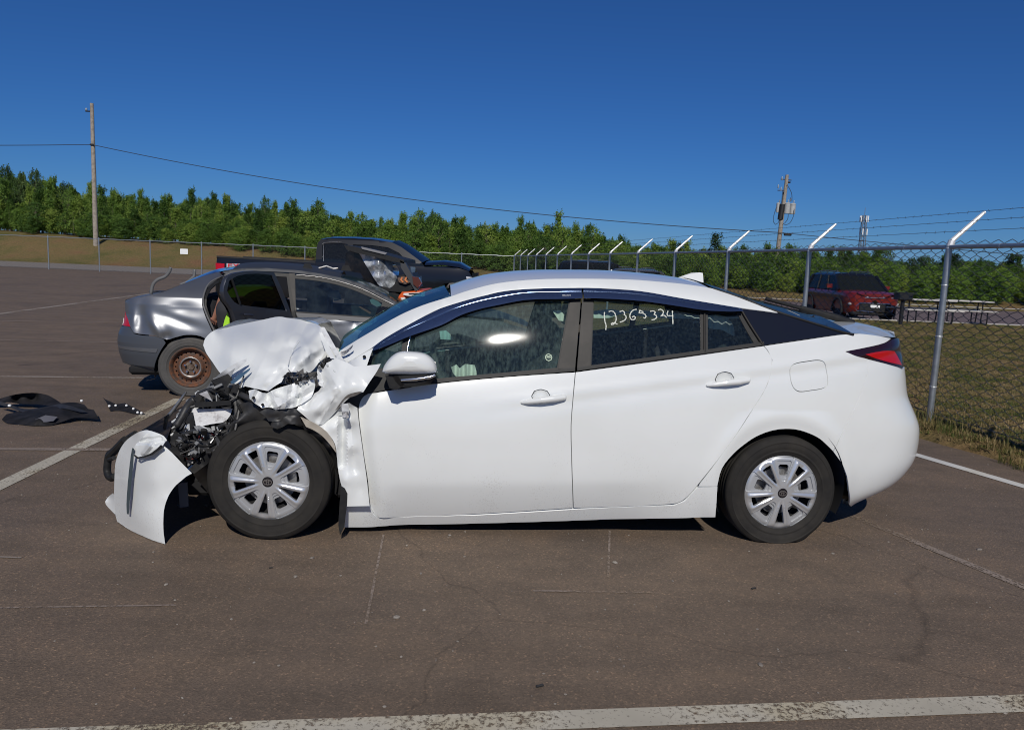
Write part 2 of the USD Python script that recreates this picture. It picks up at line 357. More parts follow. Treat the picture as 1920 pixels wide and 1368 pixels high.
# painted lines (worn)
def paint(name, col, worn, dirt=(.09, .07, .05)):
    N = {'g': ('geometry', {}), 'n': ('noise_texture', {'scale': 55.0, 'detail': 6.0, 'roughness': .75}), 'n2': ('noise_texture', {'scale': 1.6, 'detail': 4.0}), 'ad': ('math', {'math_type': 'multiply_add', 'value2': .55, 'value3': 0.0}),
         'r': ('map_range', {'from_min': worn - .05, 'from_max': worn + .06, 'to_min': 0.0, 'to_max': 1.0, 'clamp': True}), 'sum': ('math', {'math_type': 'add'}),
         'rc': ('rgb_ramp', {'ramp': [(.3, tuple(c * .75 for c in col)), (.5, col), (.66, (col[0] * .95, col[1] * .88, col[2] * .72))]}),
         'd': ('principled_bsdf', {'roughness': .85, 'base_color': col}), 't': ('transparent_bsdf', {}), 'm': ('mix_closure', {})}
    L = [('g.position', 'n.vector'), ('g.position', 'n2.vector'), ('n2.fac', 'ad.value1'), ('n.fac', 'sum.value1'), ('ad.value', 'sum.value2'), ('sum.value', 'r.value'), ('r.result', 'm.fac'), ('n2.fac', 'rc.fac'), ('rc.color', 'd.base_color'), ('d.BSDF', 'm.closure1'), ('t.BSDF', 'm.closure2')]
    return usdkit.material(stage, f'/World/Looks/{name}', N, L, surface='m.closure')
M_LINE, M_FAINT, M_WHITE_LINE, M_SCRAPE = paint('line_worn', (.44, .405, .33), .84), paint('line_faint', (.30, .255, .215), .80), paint('line_white', (.56, .55, .52), .93), paint('line_scrape', (.25, .20, .165), .80)
def line(px_a, px_b, w, mat, label, z=.004):
    a, b = ground(*map(np.array, map(float, px_a)))[:2], ground(*map(np.array, map(float, px_b)))[:2]
    d = (b - a) / np.linalg.norm(b - a); n = np.array([-d[1], d[0]]) * w / 2
    mesh(None, 'parking_line', sheet(Polygon([a - n, b - n, b + n, a + n]), z), mat, label=label, kind='structure')
line((-420, 1403), (2300, 1305), .105, M_LINE, 'worn yellowish parking line across the foreground')
line((-330, 1070), (337, 748), .115, M_LINE, 'worn parking line running diagonally towards the broken bumper')
line((-200, 704), (300, 709), .09, M_FAINT, 'faint line across the lot behind the dark debris', .0043)
line((-200, 841), (300, 844), .07, M_SCRAPE, 'very faint line across the lot before the dark debris', .0046)
line((-200, 634), (220, 642), .08, M_SCRAPE, 'faint line level with the rear wheel of the grey sedan', .0043)
line((-200, 600), (260, 605), .08, M_SCRAPE, 'faint line level with the rear lamp of the grey sedan', .0043)
line((-150, 609), (290, 549), .16, M_FAINT, 'worn line running diagonally behind the grey sedan', .0049)
line((1600, 818), (2100, 965), .105, M_WHITE_LINE, 'white line along the grass edge behind the white car')
line((1600, 968), (1990, 1130), .06, M_SCRAPE, 'faint scrape on the asphalt behind the rear wheel')
line((719, 1003), (686, 1170), .012, M_SCRAPE, 'thin rusty crack beside the front wheel')
line((1143, 995), (1140, 1090), .012, M_SCRAPE, 'short thin crack below the doors')
line((0, 1140), (330, 1135), .012, M_SCRAPE, 'hairline scratch at the left of the foreground')
line((1000, 1108), (1250, 1112), .015, M_SCRAPE, 'hairline scratch in the middle of the foreground')
line((-40, 1043), (40, 1046), .014, M_FAINT, 'pale scratch beside the torn bumper')

# small stones and grit
M_STONE = pbr('grit', (.3, .27, .23), .9, col2=(.12, .1, .09), scale=20)
ms = []
for i in range(420):
    y = rng.uniform(1.9, 7.5); x = rng.uniform(-.72, .72) * y * 1.02
    s = rng.uniform(.0022, .0055) * (1 + (rng.random() < .06) * 1.2)
    b = trimesh.creation.icosphere(0, s); b.apply_scale([rng.uniform(.7, 1.7), rng.uniform(.7, 1.4), .6]); b.apply_transform(rotm([0, 0, 1], rng.uniform(0, 360))); b.apply_translation((x, y, s * .3)); ms.append(b)
mesh(None, 'gravel_grit', cat_mesh(ms), M_STONE, kind='stuff', label='small pale stones and grit scattered over the asphalt', cat='grit')
M_DARK_BIT = pbr('dark_bit', (.02, .02, .02), .6)
for px, py, s, lab in ((1413, 1104, .028, 'small black chip of plastic lying on the asphalt below the rear door'), (1012, 1287, .03, 'small dark leaf-like chip near the foreground line'), (508, 1065, .018, 'tiny dark chip on the asphalt below the torn bumper')):
    c = ground(np.array(float(px)), np.array(float(py)))
    mesh(None, 'plastic_chip', box((0, 0, 0), (s, s * .35, s * .25), s * .06, frame(c + [0, 0, s * .12 + .002], (.9, .43, 0), (-.43, .9, 0), (0, 0, 1))), M_DARK_BIT, label=lab, cat='plastic chip')

# grass blades on the strip by the fence
def tuft(seed, n, hgt, spread):
    r = np.random.default_rng(seed); v, f = [], []
    for i in range(n):
        a, b = r.uniform(0, 6.28), r.uniform(0, 6.28); o = np.array([math.cos(a), math.sin(a), 0]) * spread * math.sqrt(r.random()); L = hgt * r.uniform(.4, 1.1); lean = r.uniform(.1, 1.1)
        d = np.array([math.cos(b), math.sin(b), 0]); s = np.array([-d[1], d[0], 0]) * .0028
        p1 = o + d * L * .3 * lean + [0, 0, L * .6]; p2 = o + d * L * .8 * lean + [0, 0, L * (1 - .35 * lean)]
        k = len(v); v += [o - s, o + s, p1 + s * .8, p1 - s * .8, p2]; f += [(k, k + 1, k + 2), (k, k + 2, k + 3), (k + 3, k + 2, k + 4)]
    return np.array(v), np.array(f)
def leafmat(name, cols, trans=.35, scale=2.5, rand=.5, rough=.6):
    N = {'tc': ('texture_coordinate', {}), 'g': ('geometry', {}), 'oi': ('object_info', {}), 'n': ('noise_texture', {'scale': scale, 'detail': 3.0}), 'wn': ('math', {'math_type': 'multiply_add', 'value2': rand, 'value3': -rand / 2}), 'a': ('math', {'math_type': 'add'}),
         'ri': ('math', {'math_type': 'multiply_add', 'value2': .3, 'value3': -.15}), 'a2': ('math', {'math_type': 'add'}),
         'r': ('rgb_ramp', {'ramp': cols}), 'd': ('principled_bsdf', {'roughness': rough, 'specular_ior_level': .25}), 't': ('translucent_bsdf', {}), 'm': ('mix_closure', {'fac': trans})}
    L = [('g.position', 'n.vector'), ('oi.random', 'wn.value1'), ('n.fac', 'a.value1'), ('wn.value', 'a.value2'), ('g.random_per_island', 'ri.value1'), ('a.value', 'a2.value1'), ('ri.value', 'a2.value2'), ('a2.value', 'r.fac'), ('r.color', 'd.base_color'), ('r.color', 't.color'), ('d.BSDF', 'm.closure1'), ('t.BSDF', 'm.closure2')]
    return usdkit.material(stage, f'/World/Looks/{name}', N, L, surface='m.closure')
M_BLADE = leafmat('grass_blades', [(.16, (.09, .12, .028)), (.35, (.20, .165, .062)), (.54, (.32, .235, .115)), (.8, (.38, .28, .15))], .3, scale=1.3)
def instancer(name, protos, pos, idx, scale, rotz, label, cat, tilt=None):
    pi = UsdGeom.PointInstancer.Define(stage, numbered('/World', name)); path = str(pi.GetPath()); targets = []
    for k, (nm, parts) in enumerate(protos):
        x = UsdGeom.Xform.Define(stage, f'{path}/{nm}_{k:03d}'); targets.append(x.GetPath())
        for pn, m, mt, sm in parts: mesh(x.GetPrim(), pn, m, mt, smooth=sm)
    pi.CreatePrototypesRel().SetTargets(targets)
    pi.CreatePositionsAttr(Vt.Vec3fArray.FromNumpy(np.asarray(pos, np.float32))); pi.CreateProtoIndicesAttr(Vt.IntArray.FromNumpy(np.asarray(idx, np.int32)))
    sc = np.asarray(scale, np.float32); sc = np.repeat(sc[:, None], 3, 1) if sc.ndim == 1 else sc
    pi.CreateScalesAttr(Vt.Vec3fArray.FromNumpy(sc))
    pi.CreateOrientationsAttr(Vt.QuathArray([Gf.Quath(float(math.cos(a / 2)), 0, 0, float(math.sin(a / 2))) for a in rotz]))
    return tag(pi.GetPrim(), label, cat, None, 'stuff')
P = []
while len(P) < 15000:
    y = 5.5 + 20 * rng.random(4000) ** 1.7; x = 3 + rng.random(4000) * 14
    ok = (terrain(x, y) > .045) & (x / y < .75) & (y < road_near(x) - .2) & (np.minimum(edge_d(x, y), fence_d(x, y) + .8) > -.02)
    P += list(zip(x[ok], y[ok]))
P = np.array(P[:15000]); zz = terrain(P[:, 0], P[:, 1])
lush = fbm2(P[:, 0], P[:, 1], .9)
instancer('grass', [('grass_tuft', [('blades', tuft(s, 26, .036, .06), M_BLADE, False)]) for s in range(5)], np.c_[P, zz - .004], rng.integers(0, 5, len(P)), rng.uniform(.6, 1.25, len(P)) * (1 + .45 * np.clip(lush, -.6, 1)), rng.uniform(0, 6.28, len(P)), 'short dry grass growing along the chain-link fence', 'grass')
# rougher tufts and weeds at the foot of the fence and on the far bank
P2 = []
for i in range(420):
    t = rng.uniform(-4, 34); o = rng.normal(-.10, .06); P2.append(FENCE_P + FD * t + FN * o)
P2 = np.array(P2)
instancer('weeds', [('weed_tuft', [('blades', tuft(40 + s, 22, .17, .07), M_BLADE, False)]) for s in range(3)], np.c_[P2, terrain(P2[:, 0], P2[:, 1]) - .004], rng.integers(0, 3, len(P2)), rng.uniform(.5, 1.2, len(P2)), rng.uniform(0, 6.28, len(P2)), 'taller weeds at the foot of the chain-link fence', 'weeds')

# ---------------------------------------------------------------- chain-link fences
M_GALV = pbr('galvanised_steel', (.42, .45, .47), .38, metal=.75, col2=(.33, .36, .38), scale=14, bump=.03)
M_WIRE = pbr('fence_wire', (.085, .092, .095), .5, metal=.4)
M_ARM = pbr('barbed_arm', (.66, .67, .68), .45, metal=.35)
def links(a, b, z0, z1, dx, dz):
    """woven diamonds between two ground points: every wire of the weave is a zigzag"""
    L = np.linalg.norm(b - a); d = (b - a) / L; n = max(2, int(round(L / dx))); dx = L / n; k = int((z1 - z0) / dz) * 2
    out = []
    zs = z0 + np.arange(k + 1) * dz / 2
    for i in range(n):
        s = (i + .5) * dx + np.where(np.arange(k + 1) % 2 == (i % 2), -dx / 2, dx / 2) * 1.0
        w = .004 * np.where(np.arange(k + 1) % 2 == 0, 1, -1)
        xy = a + d * s[:, None] + np.array([d[1], -d[0]]) * w[:, None]
        out.append(np.c_[xy, zs])
    return out
def fence(name, label, pts, gz, arms, mesh_dx, mesh_dz, wire, post_r=.03, hgt=1.83, bottom_wire=True, mid=False):
    t = thing(name, label, 'fence')
    n = len(pts)
    for i, p in enumerate(pts):
        g = gz(p); r = post_r * (1.25 if i in (0, n - 1) else 1)
        mesh(t, 'fence_post', tube([(p[0], p[1], g - .3), (p[0], p[1], g + .3), (p[0], p[1], hgt - .03 + g * 0), (p[0], p[1], hgt + (.0 if arms else .07))], [r, r, r, r], 14), M_GALV, smooth=40)
    top, rails = hgt - .01, []
    side = FN if arms else np.zeros(2)
    rails = [np.array([p[0] - side[0] * 0, p[1], top]) for p in pts]
    for a, b in zip(rails[:-1], rails[1:]): mesh(t, 'top_rail', tube([a, b], .021, 10), M_GALV, smooth=40)
    if mid:
        for a, b in zip(rails[:-1], rails[1:]): mesh(t, 'middle_rail', tube([a - [0, 0, .8], b - [0, 0, .8]], .021, 8), M_GALV, smooth=40)
    off = side * .045
    for a, b in zip(pts[:-1], pts[1:]):
        g = min(gz(a), gz(b)) + .03
        curves(t, 'chain_link_panel', links(np.array(a) + off, np.array(b) + off, g, hgt + .055, mesh_dx, mesh_dz), wire, M_WIRE)
        if bottom_wire: curves(t, 'tension_wire', [np.array([[a[0] + off[0], a[1] + off[1], g + .06], [b[0] + off[0], b[1] + off[1], g + .055]])], wire * 1.5, M_WIRE)
    if arms:
        A = np.array([.3, .3])
        for i, p in enumerate(pts):
            q0 = np.array([p[0], p[1], hgt - .03]); q1 = np.array([p[0] + FN[0] * .02, p[1] + FN[1] * .02, hgt + .05]); q2 = np.array([p[0] + FN[0] * .33, p[1] + FN[1] * .33, hgt + .34])
            mesh(t, 'barbed_wire_arm', cat_mesh([tube([q0, q1], .033, 10), tube([q1, q1 * .2 + q2 * .8, q2], [.024, .02, .015], 8)]), M_ARM, smooth=35)
        for fr in (.22, .6, .95):
            pp = [np.array([p[0] + FN[0] * (.02 + .31 * fr), p[1] + FN[1] * (.02 + .31 * fr), hgt + .06 + .28 * fr + .022]) for p in pts]
            L = [np.array(pp)]
            for a, b in zip(pp[:-1], pp[1:]):
                m = int(np.linalg.norm(b - a) / .14)
                for s in (np.arange(m) + .5) / m:
                    c = a + (b - a) * s; dv = rng.normal(0, 1, 3); dv /= np.linalg.norm(dv)
                    L.append(np.array([c - dv * .014, c + dv * .014]))
            curves(t, 'barbed_wire', L, .0042, M_WIRE)
        # ties on the rail
        for a, b in zip(rails[:-1], rails[1:]):
            for s in (.25, .5, .75):
                c = a + (b - a) * s; mesh(t, 'rail_tie', lathe([(.0235, -.006), (.0245, 0), (.0235, .006)], 10, frame(c, (FN[0], FN[1], 0), (0, 0, 1), (FD[0], FD[1], 0))), M_ARM)
        for i, p in enumerate(pts[:3]):
            for z in (.45, .95, 1.45): mesh(t, 'post_tie', lathe([(.0325, -.004), (.034, 0), (.0325, .004)], 12, frame((p[0], p[1], z), (1, 0, 0), (0, 1, 0), (0, 0, 1))), M_ARM)
    return t
gz = lambda p: float(terrain(np.array([p[0]]), np.array([p[1]]))[0])
RF = [FENCE_P + FD * FENCE_S * i for i in range(-2, 14)]
fence('chain_link_fence', 'tall chain-link fence with barbed wire arms running away beside the white car', RF, lambda p: .09 if fence_d(*p) > -1 else 0, True, .083, .088, .0058)
LA = np.array([-26.3, 43.62])
ld = (LA - CORNER) / np.linalg.norm(LA - CORNER); LS = np.linalg.norm(LA - CORNER) / 9
LF = [CORNER + ld * LS * i for i in range(0, 16)]
fence('chain_link_fence', 'long plain chain-link fence across the far side of the lot below the bank', LF, lambda p: 0.0, False, .12, .12, .0034, post_r=.032)
R0, R1 = ground(np.array(1826.), np.array(572.), .1), ground(np.array(1893.), np.array(575.), .1)
rd = (R1 - R0)[:2]
far_f = fence('chain_link_fence', 'low grey fence before the bushes at the far right, seen through the near fence', [R0[:2] + rd * i for i in range(0, 6)], lambda p: .05, False, .12, .12, .0034, hgt=1.35, mid=True)
mesh(far_f, 'end_post', tube([(R0[0], R0[1], 0), (R0[0], R0[1], 1.82)], .05, 10), pbr('pale_post', (.5, .5, .46), .7), smooth=40, label='tall pale end post')
# white sign on the left fence
sp = at_depth(np.array(345.5), np.array(471.5), 43.25)
M_SIGN = pbr('sign_white', (.78, .79, .78), .5)
sg = thing('fence_sign', 'small blank white sign hung on the far fence', 'sign', loc=sp)
sb = affinity.scale(Polygon([(-.22, -.15), (.22, -.15), (.22, .15), (-.22, .15)]).buffer(-.03).buffer(.03), 1, 1)
e = trimesh.creation.extrude_polygon(sb, .006); e.apply_transform(frame(sp + [0, -.03, 0], (1, 0, 0), (0, 0, 1), (0, -1, 0)))
mesh(sg, 'sign_board', e, M_SIGN)
for dx in (-.17, .17): mesh(sg, 'sign_clip', box(sp + [dx, -.02, .13], (.02, .05, .02)), M_GALV)

# ---------------------------------------------------------------- utility poles, wires, mast
M_POLE = pbr('weathered_pole', (.34, .30, .25), .9, col2=(.22, .19, .16), scale=5, bump=.4, bscale=20)
M_BLACK = pbr('black_fitting', (.015, .015, .017), .5)
M_GREY = pbr('transformer_grey', (.42, .43, .43), .5, col2=(.35, .36, .36), scale=8)
M_INS = pbr('insulator', (.25, .3, .36), .3)
M_CABLE = pbr('cable', (.02, .02, .022), .7)
b1 = at_depth(np.array(178.), np.array(395.), 63.0)
p1 = thing('utility_pole', 'tall plain wooden utility pole standing in the trees at the left', 'utility pole', loc=(b1[0], b1[1], 1.5))
def topz(px, py, D): return at_depth(np.array(float(px)), np.array(float(py)), D)[2]
t1 = topz(172, 194, 63)
mesh(p1, 'pole_shaft', tube([(b1[0], b1[1], 1.2), (b1[0], b1[1], t1)], [.2, .135], 14), M_POLE, smooth=40)
mesh(p1, 'bracket', box((b1[0] - .25, b1[1], t1 - .62), (.55, .1, .1), .02), M_BLACK)
mesh(p1, 'insulator', lathe([(0, 0), (.09, 0), (.06, .08), (.1, .12), (.05, .2), (0, .22)], 12, frame((b1[0] - .45, b1[1], t1 - .58), (1, 0, 0), (0, 1, 0), (0, 0, 1))), M_INS, smooth=True)
w1 = topz(176, 272, 63)
mesh(p1, 'wire_clamp', box((b1[0], b1[1] - .17, w1), (.3, .12, .14), .03), M_BLACK)
b2 = at_depth(np.array(1449.), np.array(545.), 53.0)
tp2 = at_depth(np.array(1476.), np.array(328.), 53.0)
p2 = thing('utility_pole', 'utility pole with grey transformers and looping cables behind the fence', 'utility pole', loc=b2)
ax = lambda s: b2 + (tp2 - b2) * s
mesh(p2, 'pole_shaft', tube([b2 - [0, 0, .5], ax(.5), tp2], [.17, .145, .11], 14), M_POLE, smooth=40)
def at2(px, py, dy=0.0): return at_depth(np.array(float(px)), np.array(float(py)), 53.0 + dy)
mesh(p2, 'pole_sleeve', tube([at2(1463, 412), at2(1467, 383)], .19, 12), M_BLACK, smooth=40)
for px, py, dy in ((1476, 391, -.1), (1486, 392, .1), (1459, 390, .15)):
    c = at2(px, py, dy); r, h = (.19, .68) if px > 1460 else (.13, .6)
    tr = mesh(p2, 'transformer', lathe([(0, -h / 2), (r * .9, -h / 2), (r, -h / 2 + .04), (r, h / 2 - .05), (r * 1.06, h / 2 - .05), (r * 1.06, h / 2 - .01), (r * .6, h / 2 + .05), (0, h / 2 + .06)], 20, frame(c, (1, 0, 0), (0, 1, 0), (0, 0, 1))), M_GREY, smooth=35)
    mesh(p2, 'bushing', lathe([(0, 0), (.05, 0), (.035, .06), (.05, .1), (.03, .2), (0, .21)], 10, frame(c + [.05, 0, h / 2 + .03], (1, 0, 0), (0, 1, 0), (0, 0, 1))), M_INS, smooth=True)
mesh(p2, 'cutout', box(at2(1479, 342), (.22, .14, .1), .02, None), M_BLACK)
mesh(p2, 'cutout', box(at2(1471, 363), (.2, .16, .22), .03, None), M_BLACK)
mesh(p2, 'crossarm', tube([at2(1464, 336), at2(1484, 338)], .03, 8), M_BLACK)
mesh(p2, 'crossarm', tube([at2(1458, 357), at2(1474, 357)], .03, 8), M_BLACK)
for px, py in ((1459, 353), (1464, 358), (1466, 338), (1482, 378)):
    mesh(p2, 'insulator', lathe([(0, 0), (.06, 0), (.035, .08), (.06, .12), (.03, .25), (0, .26)], 10, frame(at2(px, py), (1, 0, 0), (0, 1, 0), (0, 0, 1))), M_INS, smooth=True)
for pts in ([(1456, 388), (1451, 404), (1450, 416), (1454, 421), (1459, 418), (1462, 410)], [(1489, 392), (1488, 404), (1481, 418), (1473, 422), (1468, 419)], [(1478, 397), (1477, 410), (1471, 419)], [(1475, 345), (1484, 362), (1485, 378)], [(1467, 357), (1466, 375), (1464, 384)]):
    curves(p2, 'cable_loop', [np.array([at2(*q, -.2) for q in spline(pts, 4, False)])], .035, M_CABLE)
c = at2(1477, 440, -.3); mesh(None, 'splice_case', cat_mesh([box(c, (.5, .16, .16), .04), tube([c + [-.33, 0, .13], c + [-.2, 0, .04]], .02, 6), tube([c + [.33, 0, .13], c + [.2, 0, .04]], .02, 6)]), M_BLACK, label='black splice case hanging from the overhead cable beside the pole', cat='splice case')
def sagwire(a, b, sag, n=40):
    s = np.linspace(0, 1, n)[:, None]; p = a + (b - a) * s; p[:, 2] -= sag * 4 * s[:, 0] * (1 - s[:, 0]); return p
A1 = np.array([b1[0], b1[1] - .2, w1]); A2 = at2(1462, 436, -.2)
curves(None, 'overhead_cable', [sagwire(A1, A2, 1.0)], .05, M_CABLE, label='long black overhead cable sagging between the two utility poles', cat='cable')
AL = at_depth(np.array(-400.), np.array(268.), 66.0)
curves(None, 'overhead_cable', [sagwire(AL, A1, .12)], .05, M_CABLE, label='overhead cable leaving the tall plain pole towards the left', cat='cable')
AR = at_depth(np.array(2200.), np.array(500.), 46.0)
curves(None, 'overhead_cable', [sagwire(A2, AR, .1)], .04, M_CABLE, label='overhead cable passing from the transformer pole towards the right', cat='cable')
# lattice mast
MD = 260.0
mb, mt = at_depth(np.array(1613.), np.array(500.), MD), at_depth(np.array(1621.), np.array(404.), MD)
mst = thing('telecom_mast', 'distant lattice telecom mast with panel antennas behind the fence', 'mast', loc=mb)
mw = lambda s: .95 * (1 - .45 * s)
mp = lambda s, k: mb + (mt - mb) * s + np.array([(mw(s)) * (1 if k in (0, 1) else -1), mw(s) * (1 if k in (1, 2) else -1), 0])
legs, br = [], []
for k in range(4):
    mesh(mst, 'mast_leg', tube([mp(0, k), mp(1, k)], .14, 6), M_GALV)
    for i in range(12):
        s0, s1 = i / 12, (i + 1) / 12; br += [tube([mp(s0, k), mp(s1, (k + 1) % 4)], .06, 4), tube([mp(s1, k), mp(s1, (k + 1) % 4)], .06, 4)]
mesh(mst, 'bracing', cat_mesh(br), M_GALV, kind='stuff')
for i in range(9):
    a = i * 2 * math.pi / 9; s = .93 if i % 3 else .68
    c = mb + (mt - mb) * s + np.array([1.25 * math.cos(a), 1.25 * math.sin(a), 0]); mesh(mst, 'panel_antenna', box(c, (.34, .34, 2.0), .06), M_SIGN)
mesh(mst, 'antenna_rod', tube([mt, mt + [0, 0, 2.5]], .08, 6), M_GALV)

# ---------------------------------------------------------------- trees
M_BARK = pbr('bark', (.17, .14, .11), .9, col2=(.10, .08, .06), scale=8, bump=.4)
M_LEAF_Y = leafmat('young_leaves', [(.12, (.070, .138, .028)), (.38, (.15, .255, .045)), (.60, (.23, .325, .058)), (.85, (.34, .41, .09))], .42, scale=.55, rand=.6)
M_LEAF_D = leafmat('dark_leaves', [(.2, (.03, .062, .02)), (.5, (.065, .115, .03)), (.8, (.11, .165, .045))], .2, scale=.55, rand=.5)
def tree_parts(seed, shape, H=5.0, nclump=150, per=13, leaf=.13):
    r = np.random.default_rng(seed); v, f = [], []
    tr = [tube([(0, 0, -.3), (r.normal(0, .05), r.normal(0, .05), H * .4), (r.normal(0, .12), r.normal(0, .12), H * .93)], [.06, .045, .012], 6)]
    cl = []
    nl = r.integers(3, 6)
    lob = [(r.uniform(0, 6.28), r.uniform(.15, .75), r.uniform(.6, 1.25)) for _ in range(nl * 3)]
    for i in range(nclump):
        t = r.uniform(.06, 1) ** (.85 if shape != 'fir' else 1.2)
        if shape == 'fir': R = H * .20 * (1 - t) ** .8 + .04
        elif shape == 'spire': R = H * .25 * (math.sin(min(1, t * 1.05 + .02) * math.pi) ** .75) * (1.12 - .85 * t) + .04
        else: R = H * .30 * math.sqrt(max(0, 1 - (2 * max(t, .12) - 1.02) ** 2 * .94)) + .05
        a = r.uniform(0, 6.28)
        k = 1 + .38 * sum(math.cos(a - la) * math.exp(-((t - lt) / .13) ** 2) * lw for la, lt, lw in lob) * .6
        q = math.sqrt(r.uniform(.12, 1)); c = np.array([math.cos(a) * R * q * k, math.sin(a) * R * q * k, t * H])
        cl.append((c, q))
        if i % 7 == 0: tr.append(tube([(0, 0, c[2] * .75), tuple(c)], [.022, .006], 4, cap=False))
    for j in range(11 if shape != 'round' else 4):       # leading shoots
        c = np.array([r.normal(0, H * .07), r.normal(0, H * .07), H * r.uniform(.80, 1.06)]); cl += [(c, .3), (c - [0, 0, .18], .5), (c - [0, 0, .36], .7)]
    for c, q in cl:
        n = per; o = r.normal(0, 1, (n, 3)) * (np.array([.15, .15, .12]) if q > .31 else np.array([.06, .06, .13]))
        nrm = r.normal(0, .75, (n, 3)) + np.array([c[0], c[1], 0]) * 1.0 / (H * .25) + [0, 0, .8]
        nrm /= np.linalg.norm(nrm, axis=1, keepdims=True)
        u = np.cross(nrm, r.normal(0, 1, (n, 3))); u /= np.linalg.norm(u, axis=1, keepdims=True); w = np.cross(nrm, u)
        s = leaf * r.uniform(.6, 1.3, (n, 1)); cc = c + o
        for i in range(n):
            k = len(v); v += [cc[i] - u[i] * s[i] * .9, cc[i] + w[i] * s[i] * .42, cc[i] + u[i] * s[i] * .9, cc[i] - w[i] * s[i] * .42]; f += [(k, k + 1, k + 2), (k, k + 2, k + 3)]
    tv, tf = cat_mesh(tr)
    return (tv, tf), (np.array(v), np.array(f))
FORMS = []
for i, (sh, mt, H, nc, lf) in enumerate([('spire', M_LEAF_Y, 5, 170, .12), ('spire', M_LEAF_Y, 5, 150, .13), ('round', M_LEAF_Y, 5, 190, .12), ('spire', M_LEAF_Y, 5, 200, .11), ('round', M_LEAF_D, 5, 200, .12), ('fir', M_LEAF_D, 5, 190, .10), ('round', M_LEAF_Y, 5, 160, .13), ('spire', M_LEAF_D, 5, 170, .12)]):
    tk, cr = tree_parts(100 + i, sh, H, nc, 12, lf); FORMS.append((sh, tk, cr, mt))
nm_of = lambda i: {'fir': 'fir_tree', 'round': 'leafy_tree', 'spire': 'young_tree'}[FORMS[i][0]] + '_form'
PROTO = []
for i, (sh, tk, cr, mt) in enumerate(FORMS):
    pth = numbered('/World', nm_of(i)); cp = stage.CreateClassPrim(pth); UsdGeom.Xform.Define(stage, pth) if False else None
    PROTO.append(pth)
    mesh(cp, 'trunk', tk, M_BARK, smooth=True); mesh(cp, 'crown', cr, mt)
def put_tree(i, x, y, z, h, rz, label, group, name, cat='tree', wide=1.0):
    g = UsdGeom.Xform.Define(stage, numbered('/World', name)); p = g.GetPrim(); s = h / 5.0
    g.AddTranslateOp().Set(Gf.Vec3d(float(x), float(y), float(z))); g.AddRotateZOp().Set(float(rz)); g.AddScaleOp().Set(Gf.Vec3f(s * wide, s * wide, s))
    p.GetReferences().AddInternalReference(PROTO[i]); p.SetInstanceable(True)
    return tag(p, label, cat, group)
TOPX = [-300, 0, 60, 130, 200, 300, 360, 430, 520, 600, 640, 700, 760, 810, 860, 940, 1010, 1050, 1090, 1140, 1180, 1240, 1300, 1340, 1400, 1500, 1600, 1700, 1760, 1800, 1900, 2300]
TOPY = [300, 313, 326, 350, 360, 373, 365, 373, 386, 383, 403, 408, 412, 398, 413, 420, 416, 410, 428, 444, 454, 458, 464, 462, 464, 468, 470, 486, 490, 484, 488, 500]
DN = ([-300, 0, 500, 920, 1100, 1400, 1750, 2300], [68, 67, 65, 57, 52, 47.5, 44.5, 44.5])
def tree_at(px, back, frac):
    D = np.interp(px, *DN) + back
    top = np.interp(px, TOPX, TOPY); hor = 485.26 + (px - 822.4) * .0419
    p = at_depth(np.array(float(px)), np.array(float(top)), D); z = float(terrain(np.array([p[0]]), np.array([D]))[0])
    return p[0], D, z, max(1.2, (p[2] - z) * frac)
GL, LL = 'young trees of the treeline above the bank', 'young green tree among its like in the treeline on the bank'
GR, LR = 'bushy trees behind the right fence', 'green bushy tree among its like seen above or through the barbed fence'
for row, (back, n, lo, hi) in enumerate([(0.3, 84, .38, .72), (2.4, 98, .60, .98), (4.6, 108, .74, 1.12)]):
    for k, px in enumerate(np.linspace(-90, 2010, n)):
        px = px + rng.normal(0, 7); fr = rng.uniform(lo, hi)
        if row == 2 and rng.random() < .16: fr *= rng.uniform(1.02, 1.12)
        x, y, z, h = tree_at(px, back + rng.uniform(-.8, .8), fr)
        pk = [0, 1, 2, 3, 6, 0, 3, 1] if px < 1480 or row == 0 else [0, 2, 4, 3, 7]
        if px < 150 and row == 2: pk = [4, 7, 4, 3]
        i = int(rng.choice(pk)); wd = rng.uniform(.62, .95) * np.clip(4.0 / h, .7, 1.5) * (1.15 if row == 0 else .9)
        if px < 1040: put_tree(i, x, y, z, h, rng.uniform(0, 360), LL, GL, nm_of(i)[:-5], wide=wd)
        else: put_tree(i, x, y, z, h, rng.uniform(0, 360), LR, GR, nm_of(i)[:-5], wide=wd)
x, y, z, h = tree_at(1341, 4.5, 1.0); h = at_depth(np.array(1341.), np.array(438.), y)[2] - z
put_tree(5, x, y, z, h, 20, 'single pointed conifer rising above the bushes left of the transformer pole', None, 'fir_tree', wide=1.0)
put_tree(5, x - 2.2, y + 1, z, h * .8, 120, 'smaller conifer beside the tallest pointed conifer', None, 'fir_tree')
pos, idx, scl = [], [], []
for k in range(950):
    px = rng.uniform(-160, 2100); back = rng.uniform(7.5, 30); x, y, z, h = tree_at(px, back, rng.uniform(.55, .93)); pos.append((x, y, z)); idx.append(int(rng.choice([0, 3, 1, 3, 6, 7, 2, 4]))); s = h / 5; w = s * rng.uniform(.65, 1.0) * np.clip(4.2 / h, .8, 1.4); scl.append((w, w, s))
instancer('wood', [('tree', [('trunk', FORMS[i][1], M_BARK, True), ('crown', FORMS[i][2], FORMS[i][3], False)]) for i in range(8)], pos, idx, np.array(scl), rng.uniform(0, 6.28, len(pos)), 'dense mixed wood filling in behind the front trees', 'wood')
